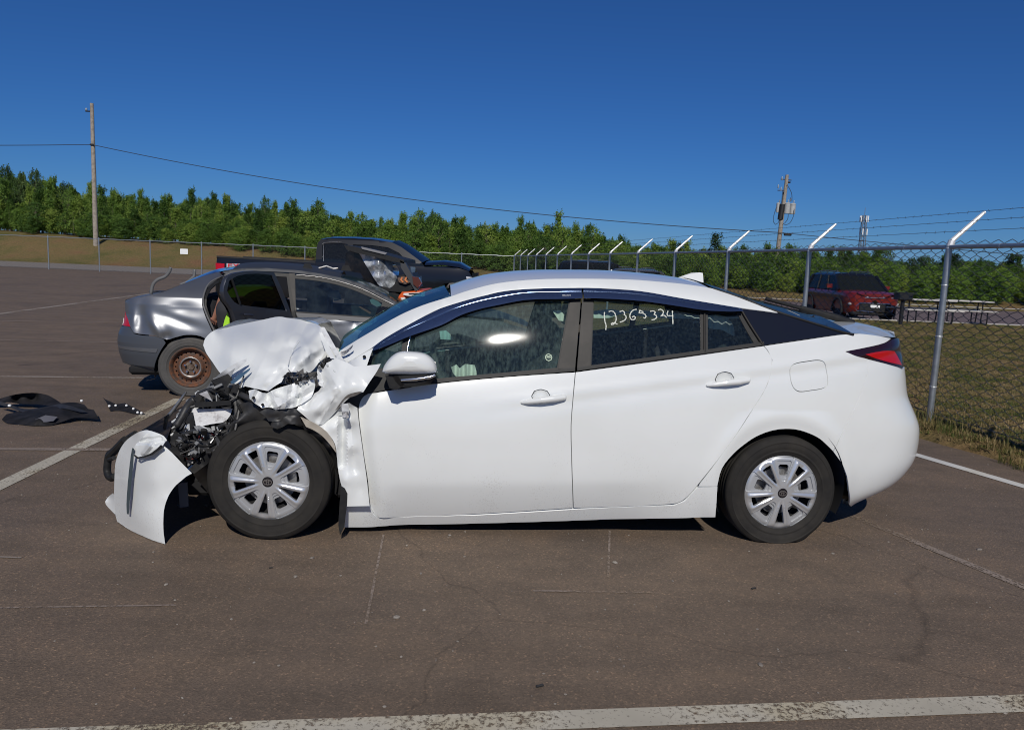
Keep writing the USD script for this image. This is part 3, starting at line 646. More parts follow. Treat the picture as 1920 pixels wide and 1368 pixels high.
# undergrowth at the foot of the trees
pos, idx, scl = [], [], []
for k in range(330):
    px = rng.uniform(-160, 2050); D = np.interp(px, *DN) + rng.uniform(-1.6, 1.2); p = at_depth(np.array(px), np.array(480.), D); z = float(terrain(np.array([p[0]]), np.array([D]))[0]); s = rng.uniform(.2, .42)
    pos.append((p[0], D, z - .05)); idx.append(int(rng.integers(0, 2))); scl.append((s * 1.3, s * 1.3, s))
instancer('undergrowth', [('shrub', [('crown', FORMS[i][2], FORMS[i][3], False)]) for i in (2, 6)], pos, idx, np.array(scl), rng.uniform(0, 6.28, len(pos)), 'low green undergrowth at the foot of the trees', 'undergrowth')
# ---------------------------------------------------------------- cars: a side surface, panels cut from it
class Car:
    """O ground point under u = 0, U along the car (towards image right), W inboard. yin(u, z): how far inboard the skin lies."""
    def __init__(self, O, U, yin, half):
        self.O = np.array([O[0], O[1], 0.0]); U = np.array([U[0], U[1], 0.0]); self.U = U / np.linalg.norm(U)
        self.W = np.array([-self.U[1], self.U[0], 0.0]); self.yin, self.half = yin, half
        if self.W[1] < 0: self.W = -self.W
    def X(self, u, y, z):
        u, y, z = np.broadcast_arrays(np.asarray(u, float), np.asarray(y, float), np.asarray(z, float))
        return self.O + u[..., None] * self.U + y[..., None] * self.W + z[..., None] * np.array([0, 0, 1.0])
    def skin(self, u, z, off=0.0, disp=None, far=False):
        y = self.yin(np.asarray(u, float), np.asarray(z, float)) - off
        if disp is not None: y = y + disp(u, z)
        return self.X(u, 2 * self.half - y if far else y, z)
    def px(self, pts, off=0.0, y=None):
        """pixels -> (u, z) on the skin (or on the plane y inboard)"""
        pts = np.atleast_2d(np.asarray(pts, float)); d = ray(pts[:, 0], pts[:, 1])
        yy = np.zeros(len(pts)) if y is None else np.broadcast_to(np.asarray(y, float), (len(pts),)).copy()
        for _ in range(1 if y is not None else 40):
            t = ((self.O - EYE) @ self.W + yy) / (d @ self.W); p = EYE + d * t[:, None] - self.O
            u, z = p @ self.U, p[:, 2]
            if y is None: yy = yy + .6 * (np.clip(self.yin(u, z), -.2, 1.2) - off - yy)
        return np.stack([u, z], 1)
    def at(self, px, py, y):
        """3-D point of a pixel at y inboard"""
        uz = self.px([(px, py)], y=y)[0]; return self.X(uz[0], y, uz[1])
    def poly(self, pts, off=0.0, sm=5, corner=38):
        p = spline(pts, sm, True, corner) if sm > 1 else np.asarray(pts, float)
        return Polygon(self.px(p, off)).buffer(0)
    def panel(self, parent, name, poly, mat, off=0.0, depth=.012, h=.03, disp=None, far=False, label=None, shrink=0.0, inset=.002):
        if shrink: poly = poly.buffer(-shrink, join_style=1)
        first = None
        for pg in geoms(poly):
            p, t, rings = tri_poly(pg, h); e = 1.5e-3
            f = lambda a: self.skin(a[:, 0], a[:, 1], off, disp, far)
            V = f(p); tu, tz = f(p + [e, 0]) - f(p - [e, 0]), f(p + [0, e]) - f(p - [0, e])
            N = np.cross(tu, tz); N /= np.linalg.norm(N, axis=1, keepdims=True) + 1e-12
            s = np.sign((N @ self.W)); flip = np.where(s == 0, 1, s)[:, None] * (1 if far else -1); N = N * flip
            T = t if np.median(np.einsum('ij,ij->i', np.cross(V[t[:, 1]] - V[t[:, 0]], V[t[:, 2]] - V[t[:, 0]]), N[t[:, 0]])) > 0 else t[:, ::-1]
            vs, fs, ns = [V], [T], [N]; n = len(V)
            if depth > 0:
                for r in rings:
                    r = np.array(r); a = V[r]; b = a - N[r] * depth; k = len(r)
                    q = p[r]; tg = np.roll(q, -1, 0) - np.roll(q, 1, 0); tg3 = a[np.r_[1:k, 0]] - a[np.r_[k - 1, 0:k - 1]]
                    en = np.cross(tg3, N[r]); en /= np.linalg.norm(en, axis=1, keepdims=True) + 1e-12
                    ctr = pg.representative_point(); tst = q + np.stack([tg[:, 1], -tg[:, 0]], 1) / (np.linalg.norm(tg, axis=1, keepdims=True) + 1e-12) * .002
                    outside = ~shapely.contains_xy(pg, tst[:, 0], tst[:, 1])
                    outdir = np.where(outside[:, None], 1, -1) * np.stack([tg[:, 1], -tg[:, 0]], 1)
                    o3 = self.U * outdir[:, :1] + np.array([0, 0, 1.0]) * outdir[:, 1:]; sg = np.sign(np.einsum('ij,ij->i', en, o3)); sg[sg == 0] = 1; en = en * sg[:, None]
                    vs += [a, b + en * 0]; ns += [(en + N[r] * .6) / np.linalg.norm(en + N[r] * .6, axis=1, keepdims=True), en]
                    i = np.arange(k); j = (i + 1) % k
                    fs.append(np.vstack([np.stack([n + i, n + j, n + k + j], 1), np.stack([n + i, n + k + j, n + k + i], 1)])); n += 2 * k
            m = mesh(parent, name, (np.vstack(vs), np.vstack(fs), np.vstack(ns)), mat, label=label)
            first = first or m
        return first
    def strip(self, parent, name, pts, r, mat, off=0.0, far=False, n=8, label=None, sm=4):
        q = self.px(spline(pts, sm, False)) if sm else self.px(pts)
        return mesh(parent, name, tube(self.skin(q[:, 0], q[:, 1], off, None, far), r, n), mat, smooth=50, label=label)
def loft(rows, normals=True):
    """a grid of 3-D points (m, n, 3) as a smooth sheet"""
    G = np.asarray(rows, float); m, n = G.shape[:2]
    i, j = np.meshgrid(np.arange(m - 1), np.arange(n - 1), indexing='ij')
    q = np.stack([i * n + j, i * n + j + 1, (i + 1) * n + j + 1, (i + 1) * n + j], -1).reshape(-1, 4)
    return trimesh.Trimesh(G.reshape(-1, 3), np.vstack([q[:, [0, 1, 2]], q[:, [0, 2, 3]]]), process=False)
def resample(p, n):
    p = np.asarray(p, float); d = np.r_[0, np.cumsum(np.linalg.norm(np.diff(p, axis=0), axis=1))]
    return np.stack([np.interp(np.linspace(0, d[-1], n), d, p[:, k]) for k in range(p.shape[1])], 1)
def across(car, edge, crown, n=17, up=np.array([0, 0, 1.0]), far_edge=None, pw=2.0):
    """sheet from an edge on the near side (m, 3) to its mirror image on the far side, bulged by crown along up"""
    e = np.asarray(edge, float); y = (e - car.O) @ car.W
    fe = e + car.W * (2 * (car.half - y))[:, None] if far_edge is None else far_edge
    s = np.linspace(0, 1, n); w = 1 - np.abs(2 * s - 1) ** pw
    cr = np.broadcast_to(np.asarray(crown, float), (len(e),))
    up = np.broadcast_to(up, e.shape)
    return e[:, None] + (fe - e)[:, None] * s[None, :, None] + up[:, None] * (cr[:, None] * w[None])[..., None]
def grown(G, t=.004):
    """smooth sheet with both faces: fine as a single sheet for opaque materials"""
    return loft(G)

# ---- shared car materials
M_WHITE = usdkit.material(stage, '/World/Looks/white_paint', {'g': ('geometry', {}), 'n': ('noise_texture', {'scale': 2.2, 'detail': 5.0}), 'r': ('rgb_ramp', {'ramp': [(.45, (.72, .738, .728)), (.8, (.675, .69, .672))]}),
    'v': ('noise_texture', {'scale': 140.0, 'detail': 3.0, 'roughness': .6}), 'v2': ('noise_texture', {'scale': 5.0, 'detail': 3.0}), 'sp': ('separate_xyz', {}), 'hm': ('map_range', {'from_min': .85, 'from_max': .2, 'to_min': .0, 'to_max': .12, 'clamp': True}),
    'a1': ('math', {'math_type': 'multiply_add', 'value2': .45, 'value3': 0.0}), 'a2': ('math', {'math_type': 'add'}), 'a3': ('math', {'math_type': 'add'}), 'mr': ('map_range', {'from_min': .955, 'from_max': 1.10, 'to_min': 0.0, 'to_max': .40, 'clamp': True}),
    'mx': ('mix', {'mix_type': 'mix', 'color2': (.30, .27, .23)}), 'p': ('principled_bsdf', {'roughness': .3, 'coat_weight': .9, 'coat_roughness': .05})},
    [('g.position', 'n.vector'), ('n.fac', 'r.fac'), ('g.position', 'v.vector'), ('g.position', 'v2.vector'), ('g.position', 'sp.vector'), ('sp.z', 'hm.value'), ('v2.fac', 'a1.value1'), ('v.fac', 'a2.value1'), ('a1.value', 'a2.value2'), ('a2.value', 'a3.value1'), ('hm.result', 'a3.value2'),
     ('a3.value', 'mr.value'), ('mr.result', 'mx.fac'), ('r.color', 'mx.color1'), ('mx.color', 'p.base_color')], surface='p.BSDF')
M_WPRIMER = pbr('white_metal_inner', (.66, .68, .69), .5, col2=(.45, .46, .47), scale=11, coat=.2)
M_TRIM = pbr('black_trim', (.013, .013, .014), .55, spec=.3, col2=(.02, .02, .019), scale=30)
M_SATIN = pbr('satin_pillar', (.014, .0132, .0128), .5, spec=.24, col2=(.028, .025, .023), scale=9, bump=.02, bscale=40)
M_RUBBER = pbr('tyre_rubber', (.019, .018, .017), .85, spec=.25, col2=(.032, .029, .025), scale=9, bump=.15, bscale=120, ramp=(.35, .7))
M_OLDRUB = pbr('old_tyre', (.060, .059, .058), .8, col2=(.085, .08, .075), scale=6, bump=.2, bscale=90)
M_PLAS = pbr('black_plastic', (.018, .018, .019), .5, bump=.15, bscale=45, col2=(.035, .034, .033), scale=12)
M_GLOSSB = pbr('gloss_black', (.010, .010, .012), .12, coat=.6)
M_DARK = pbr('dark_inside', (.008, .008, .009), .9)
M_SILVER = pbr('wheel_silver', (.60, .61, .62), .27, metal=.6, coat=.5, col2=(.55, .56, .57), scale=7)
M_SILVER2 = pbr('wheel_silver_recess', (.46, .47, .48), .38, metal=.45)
M_CHROME = pbr('chrome', (.75, .76, .78), .12, metal=1.0)
M_STEEL = pbr('bare_steel', (.45, .45, .45), .42, metal=.8, col2=(.25, .23, .21), scale=20)
M_RUST = pbr('rusty_steel', (.16, .062, .028), .8, metal=.2, col2=(.075, .05, .04), scale=22, bump=.3, bscale=60, ramp=(.38, .6))
M_REDLENS = pbr('red_lens', (.44, .004, .007), .15, coat=.3)
M_DARKLENS = pbr('smoked_lens', (.018, .004, .006), .12, coat=.4)
M_SEAT = pbr('seat_cloth', (.028, .028, .032), .9, bump=.2, bscale=90)
M_CLOTH = pbr('airbag_cloth', (.75, .76, .72), .9, bump=.1)
M_CABIN = pbr('cabin_trim', (.05, .05, .055), .8)
M_HEADLINER = pbr('headliner', (.45, .46, .43), .9)
G_FRONT = pane('window_front', (.74, .88, .80), .022, dirt=.20, dscale=60, streak=7, gain=1.0, dirt_col=(.26, .38, .34))
G_REAR = pane('window_rear', (.66, .80, .75), .018, dirt=.085, dscale=90, streak=1.4, gain=1.0, dirt_col=(.24, .33, .34))
G_PRIV = pane('window_privacy', (.02, .025, .035), .02, dirt=.05, dscale=60)
G_SCREEN = pane('windscreen', (.26, .50, .50), .03, dirt=.07, dscale=12, gain=.36, dirt_col=(.2, .36, .36))
G_FAR = pane('window_clear', (.80, .90, .85), .02, gain=.5)
G_HATCH = pane('hatch_glass', (.04, .06, .09), .02, dirt=.02, gain=.28)

def place_local(O, ax, up=np.array([0, 0, 1.0])):
    """frame with local z = ax (outward), local y ~ up"""
    ax = ax / np.linalg.norm(ax); x = np.cross(up, ax); x /= np.linalg.norm(x); y = np.cross(ax, x); return frame(O, x, y, ax)
def tyre_mesh(R, r0, w, M, squash_z=0.003, n=96, grooves=4):
    h = w / 2; sw = .93
    pr = [(r0 - .004, -h * .72), (r0 + .012, -h * .9), (r0 + (R - r0) * .45, -h), (R - .028, -h * .97), (R - .010, -h * .86), (R - .002, -h * .74)]
    ys = np.linspace(-h * .62, h * .62, grooves * 2 + 1)
    for k in range(grooves):
        c = -h * .62 + (k + .5) * (h * 1.24 / grooves); g = .0045
        pr += [(R, c - g * 1.6), (R - .008, c - g), (R - .008, c + g), (R, c + g * 1.6)]
    pr += [(R - .002, h * .74), (R - .010, h * .86), (R - .026, h * .965), (R - .029, h * 1.0), (R - .033, h * 1.005), (R - .036, h * .985), (R - .05, h * 1.0), (r0 + (R - r0) * .45, h * 1.0), (r0 + .034, h * .965), (r0 + .030, h * .98), (r0 + .024, h * .98), (r0 + .020, h * .94), (r0 + .012, h * .9), (r0, h * .84), (r0 - .004, h * .72)]
    m = lathe(pr, n, M); v = m.vertices.copy()
    low = v[:, 2] < squash_z + .05
    ax = M[:3, 2]; s = (v - M[:3, 3]) @ ax
    bulge = np.clip((squash_z + .05 - v[:, 2]) / .08, 0, 1) * .014
    v += ax * (np.sign(s) * bulge * (np.abs(s) > h * .6))[:, None]
    v[:, 2] = np.maximum(v[:, 2], squash_z); m.vertices = v
    return m
def extr(poly, t, M, z0=0.0):
    out = []
    for g in geoms(poly):
        e = trimesh.creation.extrude_polygon(g, t); e.apply_translation((0, 0, z0)); e.apply_transform(M); out.append(e)
    return cat_mesh(out)
def relief(poly, fz, M, h=.008, depth=.012, fxy=None):
    """plate whose face follows fz(r) with turned-in edges"""
    vs, fs, n = [], [], 0
    for g in geoms(poly):
        p, t, rings = tri_poly(g, h); r = np.hypot(p[:, 0], p[:, 1]); V = np.c_[p, fz(r) + (fxy(p[:, 0], p[:, 1]) if fxy else 0)]
        vs.append(V); fs.append(t + n); n += len(V)
        for rg in rings:
            rg = np.array(rg); a = V[rg]; k = len(rg); b = a - [0, 0, depth]; i = np.arange(k); j = (i + 1) % k
            vs += [a, b]; fs.append(np.vstack([np.stack([n + i, n + j, n + k + j], 1), np.stack([n + i, n + k + j, n + k + i], 1)])); n += 2 * k
    v = np.vstack(vs); v = v @ M[:3, :3].T + M[:3, 3]; return trimesh.Trimesh(v, np.vstack(fs), process=False)
def rot2(p, a): return affinity.rotate(p, a, origin=(0, 0))
def ellipse_ring(a, b, t, c=(0, 0)):
    e = affinity.scale(Point(0, 0).buffer(1, 24), a, b); i = affinity.scale(Point(0, 0).buffer(1, 24), a - t, b - t); return affinity.translate(e.difference(i), *c)
def wheel_hubcap(parent, C, ax, R, w, phase, label=None, squash=.003):
    """parts of a tyre with a five-times-two spoked silver wheel trim; C is the wheel's centre on its outer face"""
    wx = UsdGeom.Xform.Define(stage, numbered(path_of(parent), 'wheel')).GetPrim()
    if label: wx.SetCustomDataByKey('label', label)
    M = place_local(C - ax * w / 2, ax); r0 = .211
    mesh(wx, 'tyre', tyre_mesh(R, r0, w, M, squash), M_RUBBER, smooth=35)
    Mf = place_local(C - ax * .012, ax); Mf[:3, :2] *= 1.045
    disc = Point(0, 0).buffer(.2035, 48)
    def A(r1, r2, hw1, hw2, rnd): return Polygon([(r1, -hw1), (r2, -hw2), (r2, hw2), (r1, hw1)]).buffer(-rnd).buffer(rnd, 8)
    big = [rot2(A(.064, .195, .010, .061, .012), phase + 72 * k) for k in range(5)]
    small = [rot2(A(.094, .152, .021, .030, .012), phase + 72 * k) for k in range(5)]
    step = [rot2(A(.079, .175, .016, .046, .012), phase + 72 * k) for k in range(5)]
    wedge = [rot2(A(.062, .168, .003, .0255, .003), phase + 36 + 72 * k) for k in range(5)]
    U = shapely.union_all
    dome = lambda r: .003 + .012 * np.clip(1 - np.abs(r - .035) / .16, 0, 1) ** .7 - .012 * np.clip((r - .186) / .0175, 0, 1) ** 1.5
    groove = [rot2(LineString([(.07, 0), (.2, 0)]).buffer(.0008), phase + 36 + 72 * k + s * 8.2) for k in range(5) for s in ()]
    face = disc.difference(U(big + wedge))
    def spoke_ridge(x, y):      # each spoke is roof-shaped, its crest leaning towards its twin
        a = np.degrees(np.arctan2(y, x)) - phase - 36; a = (a + 36) % 72 - 36; r = np.hypot(x, y)
        return (.007 * np.clip(1 - np.abs(np.abs(a) - 11.5) / 5.5, 0, 1) - .003 * np.clip(1 - np.abs(a) / 5, 0, 1)) * np.clip((r - .04) / .04, 0, 1) * np.clip((.196 - r) / .02, 0, 1)
    hc = mesh(wx, 'hubcap', relief(face, dome, Mf, h=.0055, depth=.016, fxy=spoke_ridge), M_SILVER, smooth=24)
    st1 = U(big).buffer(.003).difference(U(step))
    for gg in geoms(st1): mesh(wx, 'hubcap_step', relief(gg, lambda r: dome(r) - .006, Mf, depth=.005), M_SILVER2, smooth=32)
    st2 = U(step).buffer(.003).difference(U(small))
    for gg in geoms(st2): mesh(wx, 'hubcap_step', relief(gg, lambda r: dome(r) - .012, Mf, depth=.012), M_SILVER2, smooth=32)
    back = lathe([(.0, -.065), (.07, -.065), (.12, -.08), (.165, -.07), (.195, -.035), (.2035, -.012)], 48, Mf)
    mesh(wx, 'steel_rim', back, M_DARK, smooth=40)
    mesh(wx, 'brake_disc', lathe([(.03, -.048), (.13, -.048), (.13, -.062)], 40, Mf), M_STEEL, smooth=40)
    for k in range(5):
        a = math.radians(phase + 18 + 72 * k); c = Mf[:3, 3] + Mf[:3, 0] * .057 * math.cos(a) + Mf[:3, 1] * .057 * math.sin(a)
        mesh(wx, 'wheel_nut', lathe([(0, .002), (.009, .002), (.011, -.01), (.011, -.05)], 6, place_local(c - ax * .02, ax)), M_STEEL)
    em = mesh(wx, 'centre_cap', lathe([(0, .0165), (.026, .0155), (.0285, .013), (.029, .002)], 32, Mf), M_GLOSSB, smooth=40)
    lg = U([ellipse_ring(.0215, .0145, .003), ellipse_ring(.0075, .0143, .0026), ellipse_ring(.0145, .0062, .0024, (0, .0075))])
    mesh(wx, 'emblem', extr(lg, .0012, Mf, .0160), M_CHROME)
    mesh(wx, 'valve', tube([C + Mf[:3, 0] * (-.168) + Mf[:3, 1] * -.035 - ax * .05, C + Mf[:3, 0] * -.166 + Mf[:3, 1] * -.035 - ax * .014], .004, 8), M_CHROME)
    return wx
# ---------------------------------------------------------------- the white wrecked hatchback
Oa, Ob = ground(np.array(510.), np.array(1015.)), ground(np.array(1467.), np.array(1021.))
_drip_px = [(640, 690), (698, 651), (723, 633), (775, 603.5), (828, 577), (880, 563), (933, 548), (985, 542), (1055, 540), (1120, 540), (1199, 545.5), (1278, 559), (1357, 572), (1389, 577), (1469, 589), (1530, 606), (1600, 624)]
_c0 = Car(Oa, (Ob - Oa)[:2], lambda u, z: 0 * u, .88)
_dz = np.array([_c0.px([p], y=.17)[0] for p in _drip_px])
zb_ = lambda u: .785 + .149 * (u - .483)
zd_ = lambda u: np.maximum(np.interp(u, _dz[:, 0], _dz[:, 1]), zb_(u) + .02)
_re = _c0.px([(1592, 950), (1640, 934), (1676, 921), (1698, 902), (1718, 875), (1724, 843), (1725, 808), (1714, 780), (1701, 749), (1700, 705), (1693, 660), (1688, 633)], y=.20)
_re = _re[np.argsort(_re[:, 1])]
from scipy.ndimage import gaussian_filter1d
_rz = np.linspace(0, 1.5, 301); _ru = gaussian_filter1d(np.interp(_rz, _re[:, 1], _re[:, 0]), 6) + .14 + .015 * np.exp(-((_rz - .6) / .2) ** 2)
def u1_(z): return np.interp(z, _rz, _ru)
def umax_(z): return 2.8 + (u1_(z) - 2.8) * .985
def yin_white(u, z):
    zb, zd = zb_(u), zd_(u); up = np.maximum(zb - .55, .12)
    y = np.where(z < .5, .055 * (np.clip(.5 - z, 0, .5) / .36) ** 2.2, 0) + np.where(z > .55, .05 * (np.clip((z - .55) / up, 0, 1)) ** 2, 0)
    s = np.clip(z - zb, 0, None); s2 = np.clip(z - zd, 0, None)
    y = y + s * .37 + s ** 2 * .13 + s2 * .5 + s2 ** 2 * 5.5 + .02 * (u - 1.55) ** 2
    crease = zb - .135
    y = y + .0035 * np.exp(-((z - crease + .035) / .03) ** 2) * sstep((u - .9) / .6) - .002 * np.exp(-((z - crease - .02) / .025) ** 2) * sstep((u - .9) / .6)
    y = y + .16 * np.logaddexp(0, ((.285 + .03 * u) - z) / .012) * .012 * sstep((u - .45) / .25) * sstep((2.3 - u) / .5) + .05 * np.clip(np.logaddexp(0, (z - crease - .01) / .008), 0, (zb - crease - .01) / .008) * .008 * sstep((u - .8) / .5)
    t = np.clip((u - 2.8) / (u1_(z) - 2.8), 0, .9995)
    y = y + .50 * (1 - (1 - t ** 2.7) ** (1 / 2.7))
    y = y - .012 * np.exp(-(((u - 2.75) ** 2 + (z - .33) ** 2) ** .5 - .40) ** 2 / .003) * (z < .75)
    y = y + .05 * np.clip(.25 - u, 0, 1)
    return y
car = Car(Oa, (Ob - Oa)[:2], yin_white, .88)
_px0 = car.px
def _pxc(pts, off=0.0, y=None):
    r = _px0(pts, off, y)
    if y is None: r[:, 0] = np.minimum(r[:, 0], umax_(r[:, 1]))
    return r
car.px = _pxc
W = thing('wrecked_car', 'white hatchback with its front end torn off and its bonnet crumpled upwards', 'car', loc=(Oa + Ob) / 2)
def both(parent, name, poly, mat, **k):
    car.panel(parent, name, poly, mat, **k); k.pop('label', None)
    return lambda far_parent: car.panel(far_parent, name, poly, mat, far=True, **k)
def sub(parent, name, label=None):
    p = UsdGeom.Xform.Define(stage, numbered(path_of(parent), name)).GetPrim(); tag(p, label); return p

# outlines (pixels of the photograph, cast onto the side surface)
rear_edge = [(1432, 648), (1440, 658), (1448, 675), (1439, 720), (1405, 777), (1367, 834), (1306, 912), (1283, 936), (1264, 944)]
fd_px = [(686, 738), (815, 719), (950, 706), (1079, 697), (1075, 742), (1071, 796), (1072, 860), (1075, 952), (900, 963), (712, 970), (700, 962), (693, 947), (689, 905), (682, 860), (675, 810), (671, 770), (675, 752)]
rd_px = [(1079, 697), (1250, 674), (1432, 648)] + rear_edge[1:] + [(1154, 950), (1075, 952), (1072, 860), (1071, 796), (1075, 742)]
front_door, rear_door = sub(W, 'door', 'dented front door'), sub(W, 'door', 'rear door with numbers written on its glass')
ffd, frd = sub(W, 'door', 'front door on the far side'), sub(W, 'door', 'rear door on the far side')
cupF, cupR = Polygon(spline([(997, 742), (1002, 733), (1014, 730), (1026, 733), (1031, 741), (1028, 752), (1014, 756), (1000, 753)], 5)), Polygon(spline([(1341, 711), (1346, 701), (1359, 697), (1371, 700), (1376, 708), (1373, 719), (1359, 723), (1345, 720)], 5))
def dent(u, z):
    q = car.px([(672, 800), (684, 900), (690, 940)])
    e = np.interp(z, q[::-1, 1], q[::-1, 0]); d = u - e
    return .018 * np.exp(-(d / .045) ** 2) - .008 * np.exp(-((d - .085) / .04) ** 2) + .0035 * np.sin(u * 9 + z * 5) * np.exp(-(d / .3) ** 2)
for dpx, cup, D1, D2, dsp in ((fd_px, cupF, front_door, ffd, dent), (rd_px, cupR, rear_door, frd, None)):
    pl = car.poly(dpx); cp = car.poly(np.array(cup.exterior.coords)[:-1], sm=1)
    car.panel(D1, 'door_skin', pl.difference(cp), M_WHITE, shrink=.0022, h=.022, disp=dsp)
    c = np.array(cp.centroid.coords[0]); R = math.sqrt(cp.area / math.pi)
    bowl = lambda u, z, c=c, R=R: .016 * np.clip(1 - ((u - c[0]) ** 2 + (z - c[1]) ** 2) / R ** 2, 0, 1) ** .6
    car.panel(D1, 'handle_cup', cp.buffer(-.002), M_WHITE, h=.006, depth=0, disp=bowl)
    car.panel(D2, 'door_skin', pl, M_WHITE, shrink=.002, h=.04, far=True)
def handle(D, pts, far=False):
    s = []
    for (px, py), r, o in pts:
        u, z = car.px([(px, py)])[0]; c = car.skin(np.array([u]), np.array([z]), o, None, far)[0]
        s.append(manifold3d.Manifold.sphere(r, 24).translate(list(map(float, c))))
    m = manifold3d.Manifold.batch_boolean([manifold3d.Manifold.batch_hull(s[i:i + 2]) for i in range(len(s) - 1)], manifold3d.OpType.Add)
    return mesh(D, 'door_handle', m, M_WHITE, smooth=40)
handle(front_door, [((979, 754), .008, .004), ((990, 752), .013, .014), ((1014, 748), .017, .026), ((1036, 746), .018, .022), ((1056, 744), .017, .010)])
mesh(front_door, 'lock_cylinder', lathe([(0, 0), (.006, -.001), (.0075, -.004)], 16, place_local(car.skin(*[np.array([q]) for q in car.px([(1054, 745)])[0]], .0275)[0], -car.W)), M_STEEL)
handle(rear_door, [((1326, 722), .008, .004), ((1337, 720), .013, .014), ((1360, 716), .017, .026), ((1382, 714), .018, .022), ((1401, 712), .015, .010)])
# belt mouldings and pillars
belt = lambda a: [(x, np.interp(x, [690, 815, 950, 1079, 1250, 1432], [735, 717, 704.5, 695, 671.5, 646.5]) + a) for x in np.linspace(*a_rng, 9)]
for D, rng_ in ((front_door, (686, 1078)), (rear_door, (1082, 1432))):
    a_rng = rng_; q = belt(0) + belt(-6.5)[::-1]
    car.panel(D, 'belt_moulding', car.poly(q, sm=1), M_TRIM, off=.005, h=.02, depth=.01)
car.panel(front_door, 'pillar_trim', car.poly([(1069.5, 561), (1089.5, 559), (1078.5, 690), (1046, 691)], sm=1), M_SATIN, off=.002, shrink=.001)
car.panel(rear_door, 'pillar_trim', car.poly([(1091.5, 559), (1112, 559.5), (1106, 688), (1081.5, 690)], sm=1), M_SATIN, off=.002, shrink=.001)
far_side = [car.poly(q, sm=1) for q in ([(1069.5, 561), (1112, 559.5), (1106, 691), (1046, 694)],)]
car.panel(ffd, 'pillar_trim', far_side[0], M_SATIN, far=True)
# glass
gl_f = [(763, 634), (795, 622), (828, 609), (863, 592), (900, 579), (933, 572), (985, 563), (1055, 560.5), (1071, 560), (1059, 625), (1047, 692), (950, 701), (815, 713), (755, 720)]
gl_v = [(709, 657), (730, 646), (758, 633), (750, 724), (712, 730), (690, 733), (692, 686), (696, 660)]
gl_r = [(1111, 560), (1199, 564), (1258, 572), (1316, 582), (1317, 661), (1200, 677), (1106, 690)]
gl_q = [(1325, 584), (1384, 583), (1400, 614), (1420, 648), (1370, 655), (1325, 661)]
for D1, D2, q, m, nm in ((front_door, ffd, gl_f, G_FRONT, 'window_pane'), (front_door, ffd, gl_v, G_FRONT, 'quarter_pane'), (rear_door, frd, gl_r, G_REAR, 'window_pane'), (rear_door, frd, gl_q, G_REAR, 'quarter_pane')):
    p = car.poly(q, sm=3, corner=25)
    car.panel(D1, nm, p, m, off=-.008, depth=0, h=.05); car.panel(D2, nm, p, G_FAR, off=-.008, depth=0, h=.08, far=True)
# frames round the glass
def rim(outer, inner): return car.poly(outer, sm=2).difference(car.poly(inner, sm=2))
fr_f = Polygon(car.px([(690, 668), (709, 655), (763, 630), (828, 604), (863, 587), (900, 574), (985, 557), (1071, 556), (1048, 696), (950, 703), (815, 715), (700, 735)])).buffer(0)
fr_f = fr_f.difference(car.poly(gl_f, sm=3, corner=25).buffer(-.008)).difference(car.poly(gl_v, sm=3, corner=25).buffer(-.008))
car.panel(front_door, 'window_frame', fr_f, M_TRIM, off=-.004, depth=.01, h=.02)
car.panel(ffd, 'window_frame', fr_f, M_TRIM, off=-.004, depth=.01, h=.03, far=True)
car.strip(front_door, 'chrome_divider', [(769, 630), (763, 660), (758, 700)], .004, M_CHROME, off=.002)
fr_r = Polygon(car.px([(1108, 556), (1199, 560), (1316, 577), (1389, 579), (1432, 649), (1320, 665), (1200, 681), (1104, 694)])).buffer(0)
fr_r = fr_r.difference(car.poly(gl_r, sm=3, corner=25).buffer(-.008)).difference(car.poly(gl_q, sm=3, corner=25).buffer(-.008))
car.panel(rear_door, 'window_frame', fr_r, M_TRIM, off=-.004, depth=.01, h=.02); car.panel(frd, 'window_frame', fr_r, M_TRIM, off=-.004, depth=.01, h=.03, far=True)
car.strip(rear_door, 'divider_trim', [(1321, 584), (1321, 622), (1321, 660)], .0055, M_SATIN, off=.001)
car.strip(rear_door, 'frame_trim', [(1390, 582), (1408, 612), (1430, 646)], .007, M_SATIN, off=.003)
# wind deflectors (smoked, glossy, catching the sky)
M_VISOR = pbr('visor_smoke', (.30, .36, .47), .18, metal=.95, coat=.4, col2=(.22, .27, .36), scale=60, ramp=(.5, .8))
top_f = [(698, 651), (723, 633), (775, 603.5), (828, 577.5), (863, 566), (900, 556), (933, 549), (985, 542), (1055, 540), (1090, 540)]
bot_f = [(1090, 558.5), (1055, 559.5), (985, 561.5), (933, 571), (900, 578), (863, 590), (828, 608), (768, 629), (730, 645), (700, 656)]
top_r = [(1093, 540), (1120, 540.5), (1199, 545.5), (1278, 559), (1357, 572), (1389, 577)]
bot_r = [(1389, 582.5), (1360, 583), (1317, 580.5), (1258, 571.5), (1199, 563.5), (1130, 559), (1093, 558.5)]
def visor(D, top, bot):
    n = 40; a, b = car.px(resample(spline(top, 4, False), n)), car.px(resample(spline(bot[::-1], 4, False), n)); rows = []
    for s, o in ((0, .004), (.12, .014), (.3, .018), (.36, .013), (.42, .020), (.8, .034), (1.0, .038), (1.0, .035), (.8, .031), (.42, .016)):
        q = a + (b - a) * s; rows.append(car.skin(q[:, 0], q[:, 1], o))
    return mesh(D, 'wind_deflector', loft(rows), M_VISOR, smooth=60)
visor(front_door, top_f, bot_f); visor(rear_door, top_r, bot_r)
tm = meshkit.text_mesh('WELLvisors', .0062, .0004)
